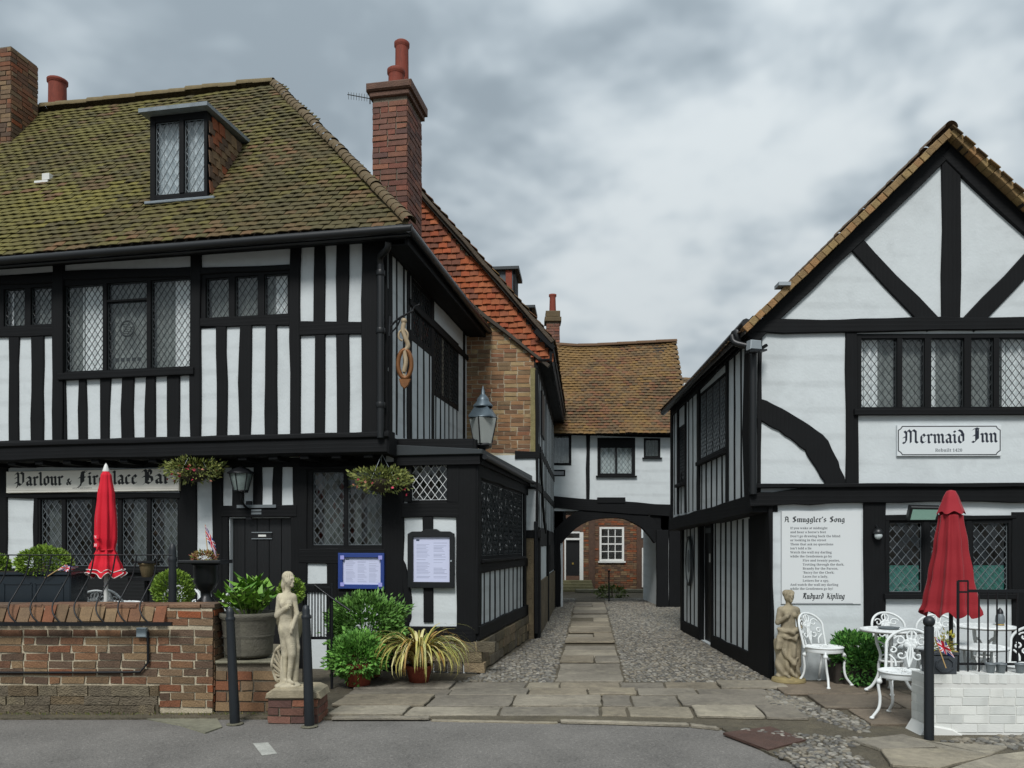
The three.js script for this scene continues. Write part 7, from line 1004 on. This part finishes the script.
// ---------------------------------------------------------------- pots and plants by the bay
{
  const pot = (label, px, d, R, H, rim = 1.12) => { const [x, , z] = posAt(px, d); const p = thing('terracotta_pot', label, 'plant pot', [x, 0.024, z], 0, 'terracotta pots by the bay'); mesh('pot', lathe([[0, 0], [R * 0.72, 0], [R * 0.98, H * 0.8], [R * rim, H * 0.81], [R * rim, H], [R, H], [R * 0.95, H * 0.9], [0, H * 0.88]], 28), MAT.terracotta, p); mesh('soil', lathe([[0, H * 0.9], [R * 0.96, H * 0.9]], 18), MAT.soil, p); return [x, z]; };
  const bush = (label, px, py, d, R, n, seed, cols, y0, lf) => { const [x, , z] = posAt(px, d), y = F_top(py, d); const b = thing('leafy_shrub', label, 'plant', [x, y0, z]); mesh('foliage', foliage([...clump(n, R, [0, y - y0, 0], seed, { lump: 0.42, dense: 0.42 }), ...clump(Math.round(n * 0.3), [R[0] * 1.08, R[1] * 1.05, R[2] * 1.05], [0, y - y0, 0], seed + 5, { lump: 0.7, dense: 0.3 })].map(s => [...s, 1]), lf, cols, seed, 0.35), leafMat, b, 'stuff'); const st = [], r = rng(seed); for (let i = 0; i < 9; i++) { const a = r() * 6.28; st.push(tube([[0, 0, 0], [Math.cos(a) * R[0] * 0.3, (y - y0) * 0.5, Math.sin(a) * R[2] * 0.3], [Math.cos(a) * R[0] * 0.7, y - y0 + R[1] * 0.3, Math.sin(a) * R[2] * 0.7]], 0.008, 8, 5)); } mesh('stems', st, std(0x4a5a2a, { map: TX.bark }), b); };
  pot('terracotta pot under the bright green bushy plant', 358, 9.0, 0.185, 0.26); bush('bright green bushy plant in the front terracotta pot', 358, 655, 8.98, [0.3, 0.23, 0.26], 2600, 61, GREENS.fresh, 0.25, leafG(0.06, 0.03));
  pot('terracotta pot hidden under the dark green shrub by the wall', 368, 9.62, 0.2, 0.3); bush('larger dark green shrub against the black timber wall', 367, 622, 9.5, [0.42, 0.31, 0.3], 3600, 62, GREENS.dark, 0.28, leafG(0.065, 0.032));
  pot('terracotta pot under the striped spiky plant', 419, 9.2, 0.15, 0.2);
  const [x, , z] = posAt(419, 9.2); const s = thing('striped_grass_plant', 'arching yellow and green striped leaf plant beside the bay plinth', 'plant', [x, 0.21, z]); const r = rng(12);
  const bm = [0xb0a65a, 0xc0b66e, 0x5f7a34, 0x78843c, 0xc8c088, 0x9a7a3e, 0x506c2c].map(h => std(h, { roughness: 0.55, side: THREE.DoubleSide }));
  for (let i = 0; i < 270; i++) { const a = r() * 6.283, L = 0.52 + r() * 0.42, lift = 0.35 + r() * 0.65, W = 0.012 + r() * 0.009, n = 9, P = [], side = V3(-Math.sin(a), 0, Math.cos(a)); let R = 0.03 + r() * 0.05, y = 0, el = 0.75 + lift * 0.75; const droop = 2.4 + r() * 1.9; const mid = bm[[2, 6, 3][i % 3]], edge = bm[[0, 1, 4, 0, 5][i % 5]]; const pts = []; for (let k = 0; k <= n; k++) { pts.push([Math.cos(a) * R, y, Math.sin(a) * R]); R += Math.cos(el) * L / n; y += Math.sin(el) * L / n; el -= droop / n * (0.5 + k / n); if (y < -0.21) break; }
    const strip = (o0, o1, dz) => { const Q = []; for (let k = 0; k + 1 < pts.length; k++) { const t0 = 1 - Math.pow(k / n, 2.5), t1 = 1 - Math.pow((k + 1) / n, 2.5); const v = (p, o, t) => [p[0] + side.x * o * W * t, p[1] + dz - Math.abs(o) * 0.003, p[2] + side.z * o * W * t]; const A = v(pts[k], o0, t0), B = v(pts[k], o1, t0), C = v(pts[k + 1], o1, t1), D = v(pts[k + 1], o0, t1); Q.push(...A, ...B, ...C, ...A, ...C, ...D); } const g = new THREE.BufferGeometry(); g.setAttribute('position', new THREE.Float32BufferAttribute(Q, 3)); g.computeVertexNormals(); return g; };
    const e = mesh('leaf', strip(-1, 1, 0), edge, s); if (i % 2) mesh('leaf_stripe', strip(-0.45, 0.45, 0.002), mid, e); }
}
{ // little gate beside the bay
  const F = facade(...(() => { const p = posAt(306, 8.9); return [p[0], 8.9]; })(), 0); const g = thing('iron_gate', 'small black railing gate between statue and bushy plants', 'gate', [...posAt(317, 8.9)]); const u1 = F.u(330), vt = F.p(318, 585)[1], vb = F.p(318, 638)[1]; for (let i = 0; i <= 8; i++) F.mesh('bar', rod([u1 * i / 8, vb, 0], [u1 * i / 8, vt, 0], 0.0075), MAT.iron, g); F.mesh('top_rail', bar([-0.02, vt, 0], [u1 + 0.02, vt - 0.03, 0], 0.022, 0.016), MAT.iron, g); F.mesh('lower_rail', bar([-0.02, vb, 0], [u1 + 0.02, vb, 0], 0.03, 0.02), MAT.iron, g); F.mesh('gate_post', rod([-0.02, 0, 0], [-0.02, vt + 0.06, 0], 0.02), MAT.iron, g); F.mesh('gate_post', rod([u1 + 0.02, 0, 0], [u1 + 0.02, vt + 0.02, 0], 0.016), MAT.iron, g); F.mesh('handrail', tube([[0.1, vt + 0.0, 0.02], [u1, vt - 0.12, 0.05], [u1 + 0.25, vt - 0.28, 0.1]], 0.012, 14, 6), MAT.iron, g);
}
// ---------------------------------------------------------------- white cast-iron chairs and tables
function makeChair() {
  const t = new THREE.Group(); t.name = 'garden_chair'; const m = MAT.whiteIron; const H = 0.43, R = 0.2;
  const seat = part('seat', t); const sr = []; for (const rr of [R, R * 0.62, R * 0.28]) sr.push(clean(new THREE.TorusGeometry(rr, rr === R ? 0.014 : 0.01, 6, 32).rotateX(Math.PI / 2).scale(1, 0.8, 1)).translate(0, H, 0)); mesh('rings', sr, m, seat); const sp = []; for (let i = 0; i < 16; i++) { const a = i / 16 * 6.283; sp.push(tube([[Math.cos(a) * R * 0.26, H, Math.sin(a) * R * 0.26], [Math.cos(a + 0.16) * R * 0.6, H + 0.003, Math.sin(a + 0.16) * R * 0.6], [Math.cos(a) * R, H, Math.sin(a) * R]], 0.011, 8, 5)); } mesh('tracery', sp, m, seat); mesh('apron', lathe([[R * 0.98, H - 0.055], [R * 1.01, H - 0.05], [R * 1.02, H], [R * 0.97, H]], 32), m, seat);
  for (const [sx, sz] of [[-1, 1], [1, 1], [-1, -1], [1, -1]]) { const k = sz > 0 ? 0.13 : 0.12; mesh('leg', [tube([[sx * k, H - 0.02, sz * 0.12], [sx * (k + 0.035), H - 0.1, sz * 0.145], [sx * (k + 0.02), H - 0.24, sz * 0.15], [sx * (k + 0.025), 0.1, sz * 0.17], [sx * (k + 0.07), 0.015, sz * 0.21]], 0.014, 24, 7), clean(new THREE.SphereGeometry(0.022, 10, 8).scale(1, 0.7, 1)).translate(sx * (k + 0.07), 0.014, sz * 0.21), clean(new THREE.SphereGeometry(0.027, 10, 8)).translate(sx * (k + 0.03), H - 0.09, sz * 0.142)], m, t); }
  const back = part('backrest', t); const B = (u, v) => [u * 0.2, H + 0.02 + v * 0.34, -0.17 - v * 0.09 + 0.05 * u * u]; const arc = []; for (let i = 0; i <= 20; i++) { const a = -0.35 + i / 20 * (Math.PI + 0.7); arc.push(B(Math.cos(a), 0.56 + Math.sin(a) * 0.44 - (i === 0 || i === 20 ? 0.5 : 0))); } mesh('hoop', tube(arc, 0.014, 60, 7), m, back);
  const scr = []; for (const s of [-1, 1]) { for (const [cx, cy, r0, t0] of [[0.48, 0.68, 0.26, 0.4], [0.36, 0.3, 0.24, 2.2], [0.72, 0.42, 0.17, 1.2]]) { const q = []; for (let i = 0; i < 14; i++) { const a = t0 + i * 0.5, r = r0 * (1 - i / 18); q.push(B(s * (cx + Math.cos(a) * r), cy + Math.sin(a) * r * 0.5)); } scr.push(tube(q, 0.009, 26, 5)); } scr.push(tube([B(0, 0.02), B(s * 0.12, 0.3), B(s * 0.06, 0.6), B(s * 0.2, 0.86), B(s * 0.05, 0.97)], 0.01, 18, 5), tube([B(s * 0.55, 0), B(s * 0.6, 0.15), B(s * 0.85, 0.3)], 0.01, 12, 5)); } scr.push(tube([B(0, 0), B(0, 0.5), B(0, 0.99)], 0.01, 10, 5)); for (let i = 0; i < 7; i++) { const a = i / 7 * 6.283; scr.push(clean(new THREE.SphereGeometry(0.026, 8, 6).scale(1, 1, 0.4)).translate(...B(Math.cos(a) * 0.2, 0.62 + Math.sin(a) * 0.09))); } mesh('scrollwork', scr, m, back);
  return t;
}
function makeTable() {
  const t = new THREE.Group(); t.name = 'garden_table'; const m = MAT.whiteIron, H = 0.68, R = 0.33; const top = part('table_top', t); mesh('disc', lathe([[0, H - 0.008], [R - 0.02, H - 0.01], [R, H - 0.03], [R + 0.004, H - 0.012], [R, H], [R - 0.02, H + 0.002], [0, H + 0.002]], 40), m, top); const tr = []; for (let i = 0; i < 24; i++) { const a = i / 24 * 6.283; tr.push(clean(new THREE.SphereGeometry(0.03, 8, 5).scale(1, 0.2, 0.6)).rotateY(-a).translate(Math.cos(a) * R * 0.8, H + 0.002, Math.sin(a) * R * 0.8)); } mesh('tracery', tr, m, top);
  for (let i = 0; i < 4; i++) { const a = i * Math.PI / 2 + 0.6, c = Math.cos(a), s = Math.sin(a), q = (r, y) => [c * r, y, s * r]; mesh('leg', [tube([q(0.16, H - 0.02), q(0.15, H - 0.15), q(0.11, 0.4), q(0.13, 0.28), q(0.13, 0.2), q(0.2, 0.06), q(0.26, 0.015)], 0.017, 32, 7), clean(new THREE.SphereGeometry(0.025, 10, 8).scale(1, 0.7, 1)).translate(...q(0.26, 0.015)), tube([q(0.15, 0.55), q(0.06, 0.5), q(0.05, 0.42), q(0.12, 0.38)], 0.01, 12, 5)], m, t); } mesh('shelf_ring', clean(new THREE.TorusGeometry(0.12, 0.014, 6, 26).rotateX(Math.PI / 2)).translate(0, 0.34, 0), m, t); return t;
}
{
  const ch = makeChair(), tb = makeTable(); ch.userData = { category: 'chair', group: 'white cast-iron garden chairs' }; tb.userData = { category: 'table', group: 'white cast-iron garden tables' };
  const C = (label, px, d, turn, s = 1) => dup(ch, label, posAt(px, d, 0.024), turn, s);
  C('white ornate cast-iron chair next to the draped statue', 824, 9.0, 0.55); C('white ornate chair in front of the table beside the white wall', 903, 7.25, -0.75, 1.0);
  C('white ornate chair behind the round table by the green shrub', 897, 9.05, 0.1); C('white ornate chair between round table and dark red parasol', 936, 8.8, -0.5); C('white ornate chair behind the railing at the right edge', 1024, 7.6, -1.0);
  const T = (label, px, d, turn, s) => dup(tb, label, posAt(px, d, 0.024), turn, s); T('round white ornate table beside the green shrub', 891, 8.55, 0.2, V3(0.93, 1, 0.93)); T('round white table behind the black railing', 978, 7.75, 0.5, V3(0.8, 0.88, 0.8)); T('round white table below the green-blind window', 985, 8.9, 0.9, V3(0.93, 1, 0.93));
  // terrace furniture behind the brick wall
  C('white ornate chair behind the brick wall near the red parasol pole', 132, 8.9, 2.4).position.y = TERR; C('white ornate chair behind the railing left of the red parasol', 84, 9.1, -2.2, 0.97).position.y = TERR; C('white ornate chair behind the round clipped bush', 182, 9.35, 0.4).position.y = TERR; T('white ornate table behind the brick wall under the red parasol', 118, 9.35, 0.1, V3(0.8, 0.9, 0.8)).position.y = TERR;
  C('white ornate chair beside the black urn', 219, 9.35, -0.7, 0.95).position.y = TERR;
  { const [x, , z] = posAt(147, 8.75); const p = thing('stone_pot', 'tapered buff pot on dark stand behind the brick wall', 'pot', [x, 0, z]); const y0 = F_top(577, 8.75), y1 = F_top(563, 8.75); mesh('pot', lathe([[0, y0], [0.055, y0], [0.085, y1 - 0.02], [0.1, y1 - 0.015], [0.1, y1], [0.08, y1], [0.07, y1 - 0.03], [0, y1 - 0.04]], 8), std(0x8a7a58, { map: TX.grit }), p); mesh('stand', [rod([0, 0, 0], [0, y0 - 0.03, 0], 0.03), boxG(-0.14, 0.14, y0 - 0.035, y0, -0.14, 0.14), boxG(-0.12, 0.12, 0, 0.03, -0.12, 0.12)], MAT.iron, p); mesh('rim_tray', boxG(-0.11, 0.13, y1, y1 + 0.02, -0.1, 0.1), MAT.iron, p); }
  { const [x, , z] = posAt(900, 8.5); const p = thing('ashtray', 'flat grey dish on the round white table', 'dish', [x - 0.12, 0.708, z]); mesh('dish', lathe([[0, 0], [0.09, 0], [0.11, 0.02], [0.1, 0.02], [0.085, 0.008], [0, 0.008]], 20), MAT.lead, p); }
  { const [x, , z] = posAt(1000, 8.9); const p = thing('table_lamp', 'small glass candle lamp on the far white table', 'lamp', [x, 0.708, z]); mesh('glass', lathe([[0.03, 0], [0.05, 0.04], [0.045, 0.1], [0.03, 0.13]], 14), MAT.lead, p); mesh('base', lathe([[0, 0], [0.045, 0], [0.04, 0.015], [0, 0.015]], 14), std(0xb89a58, { metalness: 0.5, roughness: 0.4 }), p); mesh('cap', lathe([[0.035, 0.13], [0.03, 0.16], [0, 0.2]], 12), MAT.iron, p); }
}
// ---------------------------------------------------------------- green shrub by the table
{
  const d = 9.15, [x, , z] = posAt(855, d); const p = thing('dark_trough', 'dark low planter under the green shrub by the tables', 'planter', [x, 0.024, z]); mesh('box', prism(rectP(-0.27, 0.3, 0, 0.24), -0.15, 0.13, [], 0.012), std(0x3a332c, { map: TX.grit }), p); mesh('soil', boxG(-0.24, 0.27, 0.24, 0.248, -0.12, 0.1), MAT.soil, p);
  const b = thing('leafy_shrub', 'green leafy shrub in the low planter beside the white table', 'plant', [x, 0.26, z]); mesh('foliage', foliage([...clump(2600, [0.28, 0.22, 0.2], [0, 0.12, 0], 81, { lump: 0.45 }), ...clump(600, [0.2, 0.22, 0.12], [0.02, -0.02, 0.15], 82, { lump: 0.5 })].map(s => [...s, 1]), leafG(0.06, 0.03), GREENS.bay, 83, 0.35), leafMat, b, 'stuff'); mesh('stems', [rod([-0.05, 0, 0], [-0.12, 0.2, 0], 0.01), rod([0.05, 0, 0], [0.12, 0.22, 0.02], 0.01), rod([0, 0, 0], [0, 0.26, 0], 0.01)], std(0x4a3a28), b);
}
// ---------------------------------------------------------------- white painted brick wall with railing
{
  const F = facade((925 - CX) / FOC * 6.75, 6.75, -1.5), L = 3.2, top = F.p(960, 675)[1];
  const w = thing('painted_wall', 'low white painted brick wall at the road corner of the patio', 'wall', [F.w(1.2, 0, -0.1).x, 0, -6.8]);
  F.mesh('mortar', boxG(0.002, L, 0, top - 0.004, -0.24, -0.004), MAT.whitePaint, w); const l = []; bricks(l, F, 0, L, 0.02, top - 0.07, 0, { seed: 121, rough: 0.15, gap: 0.008, pick: (u, v, r) => Math.floor(r() * 4) }); bricks(l, F.sub(0, -0.24, -90), 0, 0.22, 0.02, top - 0.07, 0, { seed: 122, rough: 0.15, gap: 0.008, pick: (u, v, r) => Math.floor(r() * 4) });
  { const r = rng(2); for (let u = 0.0; u < L; u += 0.076) l.push({ m: new THREE.Matrix4().compose(V3(u + 0.036, top - 0.034, -0.12), new THREE.Quaternion(), V3(0.335, 1.12, 4)).premultiply(F.M), g: Math.floor(r() * 6), c: Math.floor(r() * 4), len: 0.075, hide: false }); }
  pieces(w, 'brick', 'wall_bricks', [...brickGeos(0.212, 0.066, 0.06, 5, 6, 0.25), ...brickGeos(0.1, 0.066, 0.06, 6, 6, 0.25)], PAL.white, TX.plaster, TX.gritB, l, { rough: 0.6, bumpScale: 0.0015, minPx: 7 });
  F.mesh('skirt', prism([[-0.06, -0.01], [0.32, -0.01], [0.22, 0.05], [0, 0.09]], -0.25, 0.02, [], 0.01), MAT.whitePaint, w);
  const r = thing('patio_railing', 'black upright bar railing along the white painted wall', 'railing', [F.w(1.2, 0, -0.2).x, top, -6.95]); const z = -0.17, vt = F.p(1000, 591, z)[1], vb = F.p(1000, 664, z)[1]; const pxs = [958, 968, 979, 988, 997, 1006.5, 1017.5, 1028, 1039, 1050, 1062, 1074]; pxs.forEach((p, i) => { const u = F.u(p, z); F.mesh('bar', rod([u, top - 0.01, z], [u, i < 2 ? F.p(p, 581, z)[1] : vt, z], i === 0 ? 0.012 : 0.007), MAT.iron, r); }); F.mesh('top_rail', bar([F.u(968, z), vt, z], [F.u(1074, z), vt, z], 0.025, 0.014), MAT.iron, r); F.mesh('lower_rail', bar([F.u(958, z), vb, z], [F.u(1074, z), vb, z], 0.02, 0.014), MAT.iron, r); F.mesh('end_panel', [bar([F.u(958, z), F.p(960, 581, z)[1], z], [F.u(968, z), F.p(960, 581, z)[1], z], 0.016, 0.014), bar([F.u(958, z), F.p(960, 592, z)[1], z], [F.u(968, z), F.p(960, 592, z)[1], z], 0.016, 0.014)], MAT.iron, r);
  // planter box on the end of the wall
  const a = F.u(931.5, 0), b = F.u(959, 0), v1 = F.p(945, 655, 0)[1], o = F.w((a + b) / 2, top + 0.001, -0.1), p = thing('planter_box', 'square black planter box with panelled face on the white wall end', 'planter', o.toArray(), F.deg * Math.PI / 180); const hw = (b - a) / 2, h = v1 - top; const m = std(0x484e54, { roughness: 0.45, map: TX.grit }); mesh('box', prism([[-hw * 0.92, 0], [hw * 0.92, 0], [hw, h], [-hw, h]], -0.1, 0.09, [], 0.01), m, p); const oct = []; for (let i = 0; i < 8; i++) { const t = i / 8 * 6.283 + 0.39; oct.push([Math.cos(t) * hw * 0.66, h / 2 + Math.sin(t) * h * 0.38, 0.094]); } mesh('moulding', oct.map((q, i) => bar(q, oct[(i + 1) % 8], 0.012, 0.012)), m, p); mesh('rim', boxG(-hw - 0.008, hw + 0.008, h, h + 0.018, -0.11, 0.1), m, p);
  const pl = thing('bedding_plant', 'small yellow-green plants in the square black planter box', 'plant', [o.x, top + h + 0.015, o.z]); mesh('foliage', foliage([...clump(160, [0.1, 0.07, 0.07], [0.02, 0.04, 0], 91, { lump: 0.5 }), ...clump(60, [0.06, 0.1, 0.05], [0.06, 0.08, 0], 92, { lump: 0.5 })].map(s => [...s, 1]), leafG(0.035, 0.016), hexes(0xa89a34, 0x7a8a34, 0x8a7a3c, 0x9aa85a), 93), leafMat, pl, 'stuff');
  for (const [label, px] of [['small grey pot hooked on the railing nearest the planter box', 990.5], ['small grey pot hooked on the railing further right', 1001], ['small grey pot hooked on the railing at the right edge', 1020]]) { const c = F.w(F.u(px, z + 0.07), top + 0.002, z + 0.07); const q = thing('railing_pot', label, 'plant pot', c.toArray(), 0, 'small pots on the railing'); mesh('pot', lathe([[0, 0], [0.028, 0], [0.04, 0.07], [0.046, 0.072], [0.046, 0.085], [0.036, 0.085], [0, 0.06]], 16), MAT.lead, q); }
}
// ---------------------------------------------------------------- plants in the far court
{
  const [x, , z] = posAt(612, 24.2); const b = thing('court_shrub', 'pale green plants at the foot of the brick house beyond the arch', 'plant', [x, 0, z]); mesh('foliage', foliage(clump(520, [0.5, 0.2, 0.2], [0, 0.16, 0], 95, { lump: 0.8 }).map(s => [...s, 1]), leafG(0.09, 0.045), hexes(0x6a7a3c, 0x8a945a, 0x55682f), 96), leafMat, b, 'stuff'); mesh('stems', [rod([0, 0, 0], [0, 0.3, 0], 0.015)], std(0x4a3a28), b);
  const [x2, , z2] = posAt(609, 22.6); const p = thing('court_post', 'thin black post standing beyond the arch', 'post', [x2, 0, z2]); mesh('post', rod([0, 0, 0], [0, 0.85, 0], 0.02), MAT.iron, p); mesh('finial', clean(new THREE.SphereGeometry(0.035, 10, 8)).translate(0, 0.86, 0), MAT.iron, p);
}
renderer.render(scene, camera);
